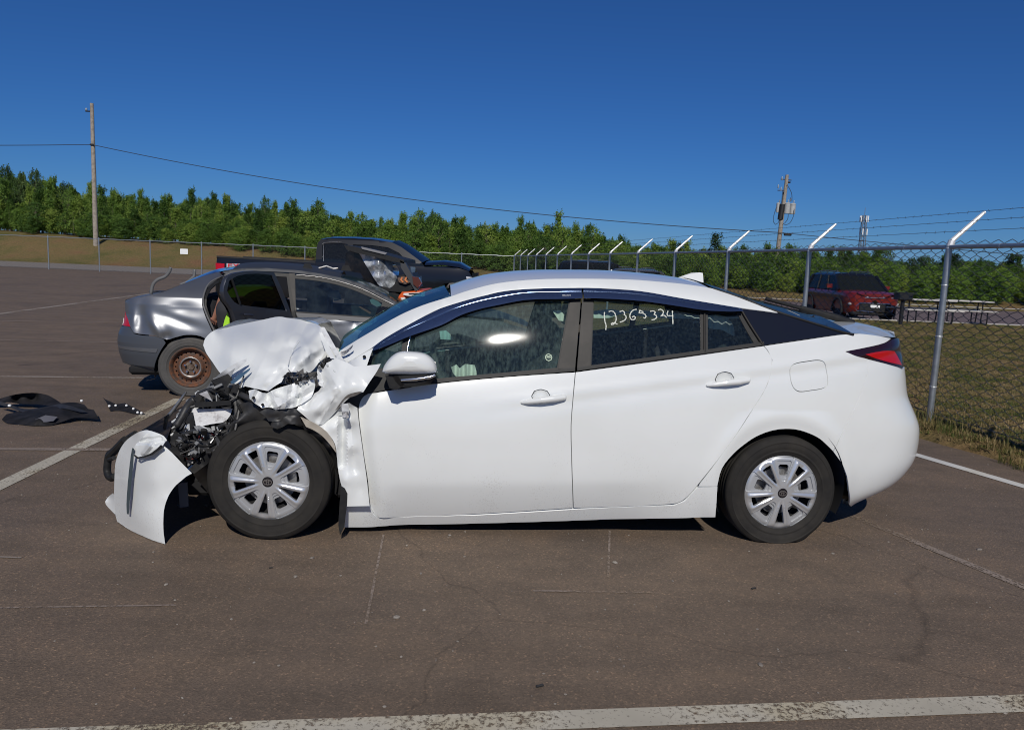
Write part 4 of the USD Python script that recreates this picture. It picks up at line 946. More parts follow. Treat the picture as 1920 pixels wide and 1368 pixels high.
q0, q1 = car.px([(1052, 554), (1082, 553.5)]); o3 = car.skin(*[np.array([k]) for k in q0], .036)[0]; dx = car.skin(*[np.array([k]) for k in q1], .036)[0] - o3; dx /= np.linalg.norm(dx); nz = -car.W + np.array([0, 0, .35]); nz -= dx * (nz @ dx); nz /= np.linalg.norm(nz)
tm.apply_transform(frame(o3 + nz * .001, dx, np.cross(nz, dx), nz)); mesh(front_door, 'lettering', tm, M_SIGN)
# writing on the rear glass
M_CHALK = pbr('paint_marker', (.66, .68, .61), .8)
def G_(x, y): return (1080 + x / 5.053, 500 + y / 5.053)
DIG = [[(272, 432), (270, 470), (276, 520), (287, 560), (283, 600)], [(312, 428), (335, 420), (362, 432), (378, 465), (382, 505), (362, 542), (340, 552), (337, 540), (358, 532), (394, 546)],
       [(415, 428), (445, 418), (462, 436), (458, 455), (475, 470), (474, 495), (450, 515), (418, 527)], [(577, 405), (545, 412), (520, 440), (512, 475), (528, 503), (556, 500), (566, 480), (550, 468), (532, 482)],
       [(606, 412), (600, 440), (628, 440), (655, 452), (667, 472), (655, 490), (640, 482)], [(606, 414), (640, 430)], [(704, 425), (735, 420), (755, 432), (742, 452), (762, 465), (768, 482), (745, 500), (718, 505)],
       [(780, 412), (806, 405), (832, 425), (825, 450), (806, 470), (835, 462), (862, 482)], [(874, 420), (866, 448), (870, 466), (915, 466)], [(916, 418), (918, 470), (921, 545)]]
wr = []
for s in DIG:
    q = car.px(spline([G_(*p) for p in s], 5, False, 60)); wr.append(tube(car.skin(q[:, 0], q[:, 1], -.006), [.0034 * (1 + .25 * math.sin(i * 1.7)) for i in range(len(q))], 6))
for w in wr: mesh(rear_door, 'marker_stroke', w, M_CHALK, smooth=True)
# sticker on the front window
c = car.px([(1029, 670)])[0]; P8 = Point(0, 0).buffer(.0195, 2)
stk = P8.difference(P8.buffer(-.0035)).union(Polygon([(-.012, -.0025), (.012, -.0025), (.012, .002), (-.012, .002)])).union(Polygon([(-.012, .006), (.012, .006), (.010, .009), (-.010, .009)]))
car.panel(front_door, 'window_sticker', affinity.translate(stk, *c), pbr('sticker', (.55, .66, .5), .7), off=-.0065, depth=0, h=.004)

# roof rail, roof, sill, quarter, bumper
groove = [(635, 660), (660, 643), (688, 626), (749, 591), (793, 572), (844, 556), (880, 544), (933, 531), (1003, 524), (1079, 522.5), (1179, 524), (1258, 530), (1290, 533.5), (1337, 541), (1380, 554), (1425, 571), (1469, 587)]
rail = groove + [(1440, 583.5), (1389, 577)] + [(1357, 572), (1278, 559), (1199, 545.5), (1120, 540), (1055, 540), (985, 542), (933, 548), (880, 563), (828, 577), (775, 603.5), (723, 633), (698, 651), (651, 679), (632, 688), (622, 690), (618, 680)]
rp = car.poly(rail, sm=4)
car.panel(W, 'roof_rail', rp, M_WHITE, h=.025, depth=.01); car.panel(W, 'roof_rail', rp, M_WHITE, h=.04, depth=.01, far=True)
gq = car.px(resample(spline(groove, 5, False), 60)); ge = car.skin(gq[:, 0], gq[:, 1], -.004)
i_ws = int(np.argmin(np.abs(project(ge)[:, 0] - 845))); i_end = int(np.argmin(np.abs(project(ge)[:, 0] - 1335)))
roofcurve = ge[i_ws:i_end + 1]
mesh(W, 'roof_panel', loft(across(car, roofcurve, .043, 21)), M_WHITE, smooth=True)
mesh(W, 'windscreen', loft(across(car, ge[:i_ws + 1], .05, 21, up=np.array([-.0, 0, 1.0]) * .8 - car.U * .7)), G_SCREEN, smooth=True)
gl_edge_px = [(1337, 540), (1380, 554), (1425, 571), (1469, 587), (1530, 606), (1575, 620), (1600, 626)]
hq = car.px(resample(spline(gl_edge_px, 5, False), 26)); he = car.skin(hq[:, 0], hq[:, 1], .002)
hatch = sub(W, 'tailgate')
mesh(hatch, 'tailgate_glass', loft(across(car, he, np.linspace(.045, .09, len(he)), 21)), G_HATCH, smooth=True)
mesh(hatch, 'glass_edge', tube(he + [0, 0, -.004], .007, 8), M_TRIM, smooth=True)
wp = [at for at in (car.at(1436, 560, .8), car.at(1500, 577, .8), car.at(1560, 593, .8), car.at(1600, 605, .8))]
mesh(hatch, 'wiper', cat_mesh([tube([wp[0], wp[1]], .012, 8), tube([wp[1], wp[2], wp[3]], [.016, .024, .02], 8), tube([wp[3], wp[3] + [0, 0, -.05]], [.022, .028], 10)]), M_TRIM, smooth=50)
# antenna fin
fin_px = [(1262, 524), (1280, 517), (1296, 511.5), (1312, 510.5), (1318, 512), (1319, 530), (1290, 529)]
fin = []
for k, (s, yy) in enumerate(((.9, .86), (1, .88), (.9, .90))):
    q = np.array([car.at(x, y, yy if y < 516 else yy + (yy - .88) * 1.5) for x, y in fin_px]); fin.append(q)
mesh(W, 'antenna_fin', trimesh.convex.convex_hull(np.vstack([fin[1], (fin[0] - car.U * 0), fin[2]])), M_WHITE, smooth=25)
sill = [(650, 949), (693, 949), (700, 964), (712, 972), (900, 965), (1076, 954.5), (1264, 947), (1285, 939), (1308, 914), (1345, 912), (1341, 969), (1200, 972), (1000, 978), (800, 983), (646, 988)]
sp_ = car.poly(sill, sm=1)
M_SILL = M_WHITE
car.panel(W, 'side_sill', sp_, M_SILL, h=.02, depth=.04); car.panel(W, 'side_sill', sp_, M_SILL, h=.04, depth=.04, far=True)
arch = [(1341, 969), (1345, 912), (1354, 878), (1375, 851), (1396, 833), (1418, 818.5), (1445, 808), (1473, 804), (1496, 806), (1517, 812.5), (1536, 822), (1552, 836), (1567, 851), (1579, 869), (1588, 893), (1592, 920), (1592.5, 946)]
lamp_tip = (1586, 659)
seam = [(1628, 676), (1625, 705), (1612, 745), (1593, 785), (1562, 846)]
quarter_px = [(1432, 648), (1510, 636.5), (1597, 625), (1640, 628), (1672, 634), (1659, 643), (1623, 652), lamp_tip, (1607, 666), (1628, 673)] + seam[1:] + arch[::-1][5:-1] + [(1344, 912), (1308, 912), (1367, 834), (1405, 777), (1439, 720), (1448, 675), (1440, 658)]
fuel_px = [(1481, 700), (1482, 690), (1490, 682), (1515, 677), (1535, 675), (1545, 679), (1549, 692), (1552, 712), (1551, 722), (1543, 728), (1520, 732), (1500, 734), (1490, 729), (1484, 718)]
fl = car.poly(fuel_px, sm=4, corner=80)
qp = car.poly(quarter_px, sm=3, corner=30)
car.panel(W, 'quarter_panel', qp.difference(fl), M_WHITE, h=.022, shrink=.0018); car.panel(W, 'fuel_flap', fl, M_WHITE, h=.02, shrink=.0024)
car.panel(W, 'quarter_panel', qp, M_WHITE, h=.045, far=True)
zz = np.linspace(.80, .23, 16)
bl = car.px(spline([(1628, 676)] + seam[1:] + arch[::-1][:4][::-1], 3, False))
lampR = car.px(spline([(1655, 680), (1686, 687), (1698, 700)], 3, False))
bump_poly = Polygon(np.vstack([car.px([(1628, 673)]), car.px([(1655, 680), (1675, 684), (1692, 692)]), np.c_[umax_(np.linspace(.98, .34, 22)), np.linspace(.98, .34, 22)], car.px([(1675, 921), (1640, 932), (1592, 946)]), car.px([(1592, 920), (1588, 893), (1579, 869), (1562, 846)]), car.px([(1593, 785), (1612, 745), (1625, 705)])])).buffer(0)
car.panel(W, 'rear_bumper', bump_poly, M_WHITE, h=.02, shrink=.0015); car.panel(W, 'rear_bumper', bump_poly, M_WHITE, h=.045, far=True)
ez = np.linspace(.99, .33, 24); be = car.skin(umax_(ez), ez)
mesh(W, 'rear_bumper_face', loft(across(car, be, .09, 17, up=car.U)), M_WHITE, smooth=40)
lamp = Polygon(np.vstack([car.px(spline([(1655, 680), (1623, 671.5), (1605, 667), lamp_tip, (1604, 655), (1623, 652), (1659, 643), (1676, 634.5), (1687, 633)], 3, False, 60)), np.c_[umax_(np.linspace(1.16, .99, 9)), np.linspace(1.16, .99, 9)], car.px([(1690, 690)])])).buffer(0)
TL = sub(W, 'tail_light')
car.panel(TL, 'lamp_housing', lamp, M_DARKLENS, h=.012, off=.003, shrink=.001); 
red = car.poly([(1622, 664), (1640, 660), (1662, 657), (1676, 658), (1682, 668), (1690, 684), (1668, 679), (1640, 671)], sm=3)
car.panel(TL, 'red_lens', red.intersection(lamp.buffer(-.006)), M_REDLENS, h=.012, off=.007, depth=.006)
TL2 = sub(W, 'tail_light'); car.panel(TL2, 'lamp_housing', lamp, M_DARKLENS, h=.03, off=.003, far=True)
lz = np.linspace(1.175, .985, 8); le = car.skin(umax_(lz), lz); mesh(hatch, 'tailgate_skin', loft(across(car, le, .06, 13, up=car.U)), M_WHITE, smooth=40)
deck_px = [(1597, 624), (1625, 627), (1655, 630.5), (1687, 633)]
dq = car.px(resample(spline(deck_px, 4, False), 14)); de = car.skin(dq[:, 0], dq[:, 1], -.002)
dk = across(car, de, np.linspace(.022, .05, len(de)), 21); tail_out = (np.linspace(0, 1, len(de)) ** 2 * .075)[:, None, None] * car.U * (1 - np.abs(np.linspace(-1, 1, 21)) ** 2.5)[None, :, None]
mesh(hatch, 'tail_deck', loft(dk + tail_out), M_WHITE, smooth=True)
cpil = car.poly([(1389, 578), (1469, 588.5), (1530, 607), (1595, 625), (1510, 636), (1432, 647.5)], sm=2, corner=20)
car.panel(W, 'pillar_glass', cpil, M_GLOSSB, h=.025, shrink=.0015, off=.001); car.panel(W, 'pillar_glass', cpil, M_GLOSSB, h=.05, far=True)
cl = np.array([car.at(x, y, .25) for x, y in ((1700, 902), (1722, 878))])
mesh(W, 'bumper_diffuser', cat_mesh([box((0, 0, 0), (.5, 1.4, .12), .03, frame(car.X(3.10, .88, .265), car.U, car.W, np.array([0, 0, 1.0])))]), M_TRIM)
# hidden structure: inner shell, floor, wheel wells, cabin
inner = shapely.union_all([car.poly(fd_px), car.poly(rd_px), sp_, qp, bump_poly]).buffer(.01).buffer(-.03)
inner = inner.intersection(Polygon([(.45, .1), (3.4, .1), (3.4, 1.2), (.45, 1.2)]))
for fr in (False, True): car.panel(W, 'inner_shell', inner, M_DARK, off=-.045, depth=0, h=.06, far=fr)
fm = lambda u0, u1, y0, y1, z0, z1, b=.02: box((0, 0, 0), (u1 - u0, y1 - y0, z1 - z0), b, frame(car.X((u0 + u1) / 2, (y0 + y1) / 2, (z0 + z1) / 2), car.U, car.W, np.array([0, 0, 1.0])))
mesh(W, 'floor_pan', cat_mesh([fm(.45, 2.4, .09, 1.67, .17, .26), fm(2.3, 3.45, .3, 1.46, .26, .36)]), M_DARK)
mesh(W, 'fuel_tank', fm(1.9, 2.35, .3, 1.4, .14, .2), M_DARK)
for u0 in (2.752,):
    for fr in (False, True):
        a = np.radians(np.linspace(-25, 205, 30)); rows = []
        for yy in (.035, .25, .45): rows.append(car.X(u0 + .375 * np.cos(a), 1.76 - yy if fr else yy, .33 + .375 * np.sin(a)))
        mesh(W, 'wheel_well', loft(rows), M_DARK, smooth=True)
        mesh(W, 'inner_well', fm(u0 - .4, u0 + .4, 1.76 - .47 if fr else .45, 1.76 - .45 if fr else .47, .2, .8), M_DARK)
def rb(parent, name, joints, bones, mat, refine=.05): return mesh(parent, name, hull_chain({k: (car.X(*v[:3]), v[3]) for k, v in joints.items()}, bones, refine, 4), mat, smooth=True)
for y0 in (.24, 1.0):
    st = sub(W, 'front_seat')
    rb(st, 'seat_back', {1: (1.30, y0 + .08, .52, .08), 2: (1.30, y0 + .42, .52, .08), 3: (1.58, y0 + .11, 1.06, .06), 4: (1.58, y0 + .39, 1.06, .06), 5: (1.42, y0 + .05, .78, .085), 6: (1.42, y0 + .45, .78, .085)}, [(1, 2), (3, 4), (1, 3), (2, 4), (5, 6), (1, 4), (5, 3), (6, 4), (2, 3), (1, 5), (2, 6)], M_SEAT)
    rb(st, 'seat_cushion', {1: (.86, y0 + .08, .52, .09), 2: (.86, y0 + .42, .52, .09), 3: (1.32, y0 + .08, .46, .09), 4: (1.32, y0 + .42, .46, .09)}, [(1, 2), (3, 4), (1, 3), (2, 4), (1, 4), (2, 3)], M_SEAT)
    rb(st, 'headrest', {1: (1.60, y0 + .15, 1.19, .05), 2: (1.60, y0 + .35, 1.19, .05), 3: (1.61, y0 + .17, 1.26, .045), 4: (1.61, y0 + .33, 1.26, .045)}, [(1, 2), (3, 4), (1, 3), (2, 4)], M_SEAT)
st = sub(W, 'rear_seat')
rb(st, 'seat_back', {1: (2.22, .35, .5, .09), 2: (2.22, 1.41, .5, .09), 3: (2.52, .38, 1.02, .07), 4: (2.52, 1.38, 1.02, .07)}, [(1, 2), (3, 4), (1, 3), (2, 4), (1, 4), (2, 3)], M_SEAT, .08)
rb(st, 'seat_cushion', {1: (1.85, .3, .5, .08), 2: (1.85, 1.46, .5, .08), 3: (2.25, .3, .46, .08), 4: (2.25, 1.46, .46, .08)}, [(1, 2), (3, 4), (1, 3), (2, 4), (1, 4)], M_SEAT, .08)
for yy in (.5, .88, 1.26): rb(st, 'headrest', {1: (2.54, yy - .08, 1.10, .045), 2: (2.54, yy + .08, 1.10, .045), 3: (2.55, yy, 1.15, .04)}, [(1, 2), (1, 3), (2, 3)], M_SEAT)
rb(W, 'dashboard', {1: (.48, .2, .72, .12), 2: (.48, 1.56, .72, .12), 3: (.25, .25, .78, .1), 4: (.25, 1.5, .78, .1), 5: (.62, .35, .80, .07), 6: (.62, .62, .80, .07)}, [(1, 2), (3, 4), (1, 3), (2, 4), (5, 6), (1, 5)], M_CABIN, .08)
a = np.linspace(0, 2 * np.pi, 33); sw = car.X(.86 + .17 * np.sin(a) * -.35, .46 + .185 * np.cos(a), .83 + .175 * np.sin(a))
mesh(W, 'steering_wheel', cat_mesh([tube(sw, .017, 8, cap=False), tube([car.X(.86, .3, .83), car.X(.88, .46, .82), car.X(.86, .62, .83)], .025, 6), tube([car.X(.88, .46, .82), car.X(.6, .46, .72)], .03, 8)]), M_CABIN, smooth=50)
mesh(W, 'headlining', loft(across(car, roofcurve - [0, 0, .045], .03, 9)), M_HEADLINER, smooth=True)
# airbag cloth seen through the glass
def cloth(pts, y, amp, seed, name='airbag_cloth', mat=None):
    p, t, _ = tri_poly(Polygon(spline(pts, 4)), 2.2); n = meshkit.noise(np.c_[p[:, 0] * .09, p[:, 1] * .035, np.full(len(p), seed)]); d = y + amp * n + amp * .5 * np.sin(p[:, 0] * .42 + seed)
    v = np.array([car.at(a, b, c) for (a, b), c in zip(p, d)]); return mesh(W, name, (v, t), mat or M_CLOTH, smooth=True)
cloth([(850, 700), (846, 688), (856, 683), (862, 690), (872, 682), (890, 684), (894, 700), (892, 710), (876, 712), (862, 710)], .38, .03, 1)
cloth([(1036, 583), (1050, 581), (1058, 590), (1056, 602), (1048, 601)], .27, .010, 2)
cloth([(824, 621), (836, 619), (846, 628), (850, 637), (826, 636)], .62, .02, 3)
cloth([(1113, 583), (1140, 580), (1170, 583), (1182, 586), (1160, 590), (1140, 596), (1113, 596)], .275, .008, 4)
cloth([(1180, 580), (1230, 584), (1310, 592), (1312, 598), (1240, 596), (1180, 590)], .285, .006, 7)
cloth([(1325, 592), (1345, 590), (1364, 595), (1375, 610), (1377, 630), (1366, 625), (1352, 618), (1338, 617), (1325, 613)], .275, .014, 5)

# wheels
fc, rc = car.px([(502, 903)], y=.016)[0], car.px([(1467, 924)], y=.026)[0]
axf = -car.W * math.cos(math.radians(3)) - car.U * math.sin(math.radians(3))
wheel_hubcap(W, car.X(fc[0], .016, fc[1]), axf, .322, .205, 82, squash=.002)
wheel_hubcap(W, car.X(rc[0], .026, rc[1]), -car.W, .318, .205, 90, squash=.002)
wheel_hubcap(W, car.X(fc[0] + .02, 1.748, .31), car.W, .318, .205, 20, label='front wheel on the far side')
wheel_hubcap(W, car.X(rc[0], 1.748, .31), car.W, .318, .205, 40, label='rear wheel on the far side')
mesh(W, 'axle', cat_mesh([tube([car.X(rc[0], .2, .28), car.X(rc[0], 1.56, .28)], .04, 8), tube([car.X(fc[0], .2, .28), car.X(fc[0], 1.56, .28)], .03, 8)]), M_DARK)

# door mirror
out = [(716, 697), (720, 685), (733, 668.5), (749, 659), (775, 658.5), (798, 662.5), (812, 673), (819, 686), (818, 698), (800, 702), (750, 702.5), (724, 701)]
o = np.array(spline(out, 3, True, 80)); c = o.mean(0)
pts = []
for s, yy in ((.25, -.125), (.62, -.118), (.86, -.10), (.97, -.075), (1.0, -.045), (.98, -.015), (.90, .02)):
    pts += [car.at(*(c + (q - c) * s), yy) for q in o]
Mi = sub(W, 'door_mirror')
mesh(Mi, 'mirror_cap', trimesh.convex.convex_hull(np.array(pts)).subdivide(), M_WHITE, smooth=38)
lo = [(752, 702), (817, 699.5), (817, 708), (806, 720), (780, 724), (752, 726), (742, 716), (735, 704)]
pts = [car.at(*q, yy) for q in lo for yy in (-.07, .01)] + [car.at(*((np.array(q) - [775, 708]) * .7 + [775, 708]), -.09) for q in lo]
mesh(Mi, 'mirror_base', cat_mesh([trimesh.convex.convex_hull(np.array(pts)), trimesh.convex.convex_hull(np.array([car.at(*q, yy) for q in ((722, 703), (752, 704), (752, 726), (742, 731), (730, 727)) for yy in (-.07, .05)]))]), M_TRIM, smooth=30)
chm = [car.at(*q, -.09 + .0 * k) for k, q in enumerate(((752, 712), (780, 710), (806, 706), (816, 702)))]
mesh(Mi, 'indicator_strip', tube(np.array(chm) + car.W * -.012, [.007, .009, .009, .006], 8), M_CHROME, smooth=True)
car.panel(front_door, 'sail_panel', car.poly([(690, 686), (712, 690), (736, 690), (752, 705), (752, 725), (690, 737), (682, 741)], sm=1), M_TRIM, off=.003, h=.02)
# ---------------------------------------------------------------- crash damage at the front of the white car
def patch(parent, name, outline, mat, inner=(), h=5.0, amp=0.0, fs=.03, seed=0, smooth=28, label=None, ridged=True, sm=3, corner=30, cr=car, thick=0.0, folds=(), fgain=1.0):
    """sheet metal torn to an outline of (px, py, inboard) points, bent through the inner points and creased"""
    o = np.asarray(outline, float); q = spline(o, sm, True, corner) if sm > 1 else o
    pl = Polygon(q[:, :2]).buffer(0); pl = max(geoms(pl), key=lambda g: g.area)
    ex = np.vstack([np.linspace([f[0], f[1]], [f[2], f[3]], max(3, int(math.hypot(f[2] - f[0], f[3] - f[1]) / h))) for f in folds]) if len(folds) else None
    p, t, rings = tri_poly(pl, h, ex)
    C = np.vstack([q] + ([np.asarray(inner, float)] if len(inner) else [])); _, ix = np.unique(np.round(C[:, :2], 2), axis=0, return_index=True); C = C[ix]
    y = RBFInterpolator(C[:, :2], C[:, 2], kernel='thin_plate_spline', smoothing=.5)(p)
    if amp:
        a = np.c_[p * fs, np.full(len(p), seed * 7.3)]; n = meshkit.noise(a); n2 = meshkit.noise(a * 2.3 + 11)
        y = y + (amp * (np.abs(n) * 2 - .5) + amp * .45 * (np.abs(n2) * 2 - .5) if ridged else amp * n + amp * .4 * n2)
    for x0, y0, x1, y1, am, wd in folds:      # sharp creases along a segment
        a, b = np.array([x0, y0], float), np.array([x1, y1], float); s = np.clip(((p - a) @ (b - a)) / ((b - a) @ (b - a)), 0, 1); y = y + fgain * am * np.clip(1 - np.linalg.norm(p - a - s[:, None] * (b - a), axis=1) / wd, 0, 1)
    d = ray(p[:, 0], p[:, 1]); tt = ((cr.O - EYE) @ cr.W + y) / (d @ cr.W); v = EYE + d * tt[:, None]
    v[:, 2] = np.maximum(v[:, 2], .004)
    if thick:
        n0 = len(v); b = np.array([i for r in rings for i in r]); v2 = v + cr.W * thick; f2 = [t, t[:, ::-1] + n0]
        for r in rings:
            r = np.array(r); s = np.roll(r, -1); f2.append(np.vstack([np.stack([r, s, s + n0], 1), np.stack([r, s + n0, r + n0], 1)]))
        v, t = np.vstack([v, v2]), np.vstack(f2)
    return mesh(parent, name, (v, t), mat, smooth=smooth, label=label)
HD = sub(W, 'bonnet', 'bonnet folded up into a crumpled tent')
ridge = [(400, 620, .62), (418, 615, .72), (445, 609, .74), (473, 603, .76), (498, 598, .76), (523, 593.5, .78), (540, 596, .74), (557, 598, .70), (581, 602, .62), (595, 608, .52)]
hood = ridge + [(602, 613, .44), (608, 626, .38), (613, 640, .34), (611, 653, .30), (608, 663, .27), (600, 676, .24), (590, 690, .20), (582, 698, .17), (566, 699, .15), (549, 697, .12), (537, 699, .10), (532, 708, .07), (528, 716, .05), (515, 724, .04), (503, 733, .05), (482, 729, .10), (460, 724, .15), (441, 730, .18), (430, 718, .24), (420, 706, .30), (411, 697, .34), (398, 678, .42), (387, 662, .48), (381, 647, .54), (385, 634, .58)]
hin = [(430, 660, .36), (470, 640, .40), (480, 690, .17), (520, 620, .56), (525, 670, .22), (548, 640, .34), (556, 655, .25), (575, 630, .40), (580, 655, .20), (560, 680, .14), (500, 710, .08), (540, 625, .46), (455, 625, .56), (535, 655, .30), (530, 685, .13), (590, 670, .24)]
patch(HD, 'bonnet_skin', hood, M_WHITE, hin, h=2.8, amp=.003, fs=.02, seed=3, smooth=17, fgain=.45, sm=3, folds=[(579, 604, 556, 642, .05, 16), (556, 642, 534, 692, .045, 14), (556, 642, 575, 690, -.05, 18), (611, 645, 566, 676, -.035, 12), (523, 594, 512, 640, -.05, 20), (512, 640, 470, 722, -.03, 18), (540, 650, 585, 656, .03, 10),
    (572, 640, 580, 668, -.02, 7), (515, 700, 455, 715, .03, 12), (592, 620, 574, 640, .03, 9), (440, 625, 430, 700, -.025, 22), (530, 690, 500, 728, .03, 9)])
# the far slope of the fold, out of sight behind the ridge
rg = np.array([car.at(x, y, d) for x, y, d in ridge]); fe = np.array([car.X((p - car.O) @ car.U - .05 + .1 * k / len(rg), 1.62, .78 + .06 * math.sin(k)) for k, p in enumerate(rg)])
mesh(HD, 'bonnet_far_slope', loft([rg, rg * .6 + fe * .4 + [0, 0, .10], rg * .3 + fe * .7 + [0, 0, .05], fe]), M_WHITE, smooth=40)
patch(HD, 'torn_edge', [(463, 672, .16), (462, 677, .16), (448, 690, .17), (430, 702, .20), (412, 712, .26), (398, 728, .32), (386, 748, .34), (372, 764, .35), (361, 775, .35), (357, 768, .35), (366, 752, .34), (378, 738, .33), (391, 722, .30), (404, 707, .25), (424, 692, .2), (445, 679, .17)], M_WPRIMER, h=3, amp=.004, fs=.09, seed=5)
patch(HD, 'torn_edge', [(400, 709, .25), (420, 703, .22), (441, 690, .14), (432, 708, .2), (421, 716, .24), (405, 727, .3), (392, 731, .33)], M_WPRIMER, h=3, amp=.004, fs=.08, seed=6)
patch(HD, 'scraped_strip', [(432, 716, .165), (446, 703, .155), (470, 689, .13), (468, 694, .13), (450, 710, .15), (436, 721, .165)], pbr('blue_scrape', (.06, .12, .2), .3), h=3, sm=1)
mesh(HD, 'seam_sealer', tube([car.at(*q) for q in ((561, 640, .225), (550, 655, .235), (545, 668, .22), (540, 685, .13))], .0025, 5), M_WPRIMER)
# windscreen cowl strips and scuttle behind the bonnet
patch(W, 'cowl_strip', [(600, 613, .30), (608, 613, .30), (620, 634, .26), (630, 652, .22), (637, 665, .18), (630, 668, .18), (618, 650, .22), (608, 634, .26)], M_WPRIMER, h=3, amp=.006, fs=.1, seed=8)
patch(W, 'cowl_strip', [(598, 622, .26), (604, 624, .26), (615, 645, .22), (625, 664, .18), (628, 672, .17), (620, 672, .18), (609, 655, .22)], M_WHITE, h=3, amp=.004, fs=.1, seed=9)
mesh(W, 'cowl_plate', loft([[car.X(.30, y, .78), car.X(.42, y, .93)] for y in (.2, .5, .9, 1.3, 1.6)]), M_PLAS)
mesh(W, 'bulkhead', fm(.30, .36, .12, 1.64, .2, .86), M_DARK)
# front wing, torn and creased
wing = [(613, 680, .14), (630, 672, .12), (650, 679, .08), (664, 687, .05), (690, 685, .03), (714, 682, -.01), (706, 697, -.02), (693, 716, -.03), (681, 735, -.035), (661, 741, -.03), (643, 757, .0), (621, 781, .045), (606, 795, .05), (597, 797, .03), (583, 790, .02), (570, 779, .015), (556, 767, .015), (566, 757, .03), (581, 744, .05), (590, 737, .06), (598, 732, .07), (604, 722, .09), (600, 708, .13), (606, 692, .15)]
patch(W, 'front_wing', wing, M_WHITE, [(640, 700, .03), (630, 725, .0), (660, 715, -.03), (610, 750, .0), (625, 740, -.02), (600, 772, -.01), (585, 765, .0), (650, 738, -.035), (622, 700, .08), (615, 720, .055), (640, 755, -.005), (630, 765, .015)], h=2.8, amp=.004, fs=.025, seed=12, smooth=17, fgain=.6, folds=[(612, 690, 640, 735, -.03, 14), (640, 735, 600, 780, .03, 14), (606, 716, 574, 760, .03, 9), (650, 690, 640, 735, .015, 14), (622, 752, 600, 795, -.025, 10), (660, 700, 690, 720, .01, 12), (596, 740, 625, 728, -.02, 7)])
wing2 = [(597, 797, .03), (606, 795, .05), (621, 781, .06), (632, 771, .04), (643, 757, .0), (655, 755, -.01), (670, 764, .0), (674, 800, .010), (681, 850, .010), (688, 900, .010), (693, 948, .010), (650, 949, .02), (650, 924, .01), (641, 912, .015), (634, 880, .02), (632, 860, .02), (628, 832, .015), (613, 810, .02)]
patch(W, 'front_wing_rear', wing2, M_WHITE, [(643, 775, .03), (642, 800, .034), (641, 840, .028), (655, 790, .0), (656, 840, .002), (669, 850, .018), (667, 800, .016), (660, 900, .006), (678, 915, .02), (630, 800, .012), (618, 797, .025), (670, 880, .02), (646, 900, .0)], h=4, amp=.002, fs=.02, seed=15, smooth=16, folds=[(643, 760, 641, 870, .03, 9), (657, 765, 664, 880, .014, 11)])
patch(W, 'hinge_bracket', [(640, 757, -.02), (652, 756, -.03), (655, 765, -.03), (652, 784, -.02), (642, 784, -.02)], M_WPRIMER, h=3, amp=.004, fs=.1)
mesh(W, 'bracket_bolt', cat_mesh([tube([car.at(646, 779, -.03), car.at(646, 779, -.06)], .011, 8), tube([car.at(651, 781, -.03), car.at(651, 781, -.055)], .009, 8), box(car.at(647, 775, -.035), (.03, .02, .02), .004)]), M_STEEL)
patch(W, 'torn_gutter', [(680, 733, -.045), (668, 741, -.045), (650, 747, -.04), (640, 757, -.035), (636, 765, -.02), (628, 770, -.01), (640, 752, -.045), (652, 740, -.05), (668, 735, -.05)], M_STEEL, h=2.5, amp=.008, fs=.12, seed=2)
mesh(W, 'screw_hole', lathe([(0, .0), (.008, .0), (.009, -.004)], 14, place_local(car.at(683, 669, .065), -car.W)), M_DARK)
patch(W, 'pillar_base', [(618, 680, .16), (636, 664, .17), (651, 680, .11), (700, 652, .10), (696, 662, .09), (688, 685, .04), (664, 687, .05), (650, 681, .08), (632, 674, .12)], M_WHITE, h=4, amp=.004, fs=.05, seed=4)
patch(W, 'pillar_tear', [(638, 660, .165), (650, 656, .15), (662, 646, .15), (660, 652, .14), (648, 664, .15), (640, 668, .15)], M_STEEL, h=2, amp=.010, fs=.2, seed=1)
# flap with bolt holes between bonnet and wing
flap = [(466, 732, .0), (478, 729, .0), (490, 735, .01), (500, 737, .02), (516, 729, .05), (542, 721, .06), (566, 714, .07), (589, 711, .09), (591, 721, .09), (588, 735, .06), (584, 745, .05), (574, 752, .03), (554, 763, .0), (535, 766, -.02), (516, 768, -.03), (509, 764, -.03), (491, 764, -.02), (478, 756, -.01), (468, 747, .0)]
patch(W, 'inner_wing_flap', flap, M_WHITE, [(500, 750, .02), (505, 752, -.03), (530, 745, .0), (560, 738, .05), (545, 755, .0), (485, 748, -.02)], h=2.6, amp=.006, fs=.03, seed=21, smooth=12, folds=[(500, 737, 513, 766, .05, 9), (516, 766, 585, 722, -.03, 10), (520, 735, 560, 745, .03, 9), (540, 722, 535, 765, -.025, 8), (566, 716, 556, 760, .025, 7), (478, 730, 470, 748, -.02, 6)])
for px, py in ((475, 746), (492, 759)): mesh(W, 'bolt_hole', lathe([(0, .0), (.007, .0), (.008, -.006)], 10, place_local(car.at(px, py, -.03), -car.W)), M_DARK)
patch(W, 'shock_tower', [(598, 684, .16), (606, 692, .15), (612, 706, .13), (606, 718, .10), (608, 727, .07), (598, 722, .09), (593, 700, .13)], M_WPRIMER, h=3, amp=.015, fs=.12, seed=31, smooth=15)
patch(W, 'shock_tower', [(612, 680, .15), (625, 684, .12), (640, 700, .06), (630, 712, .05), (618, 705, .09), (610, 692, .13)], M_WHITE, h=2.2, amp=.010, fs=.06, seed=33, smooth=10, folds=[(612, 682, 636, 704, -.04, 8), (622, 686, 616, 704, .04, 6)])
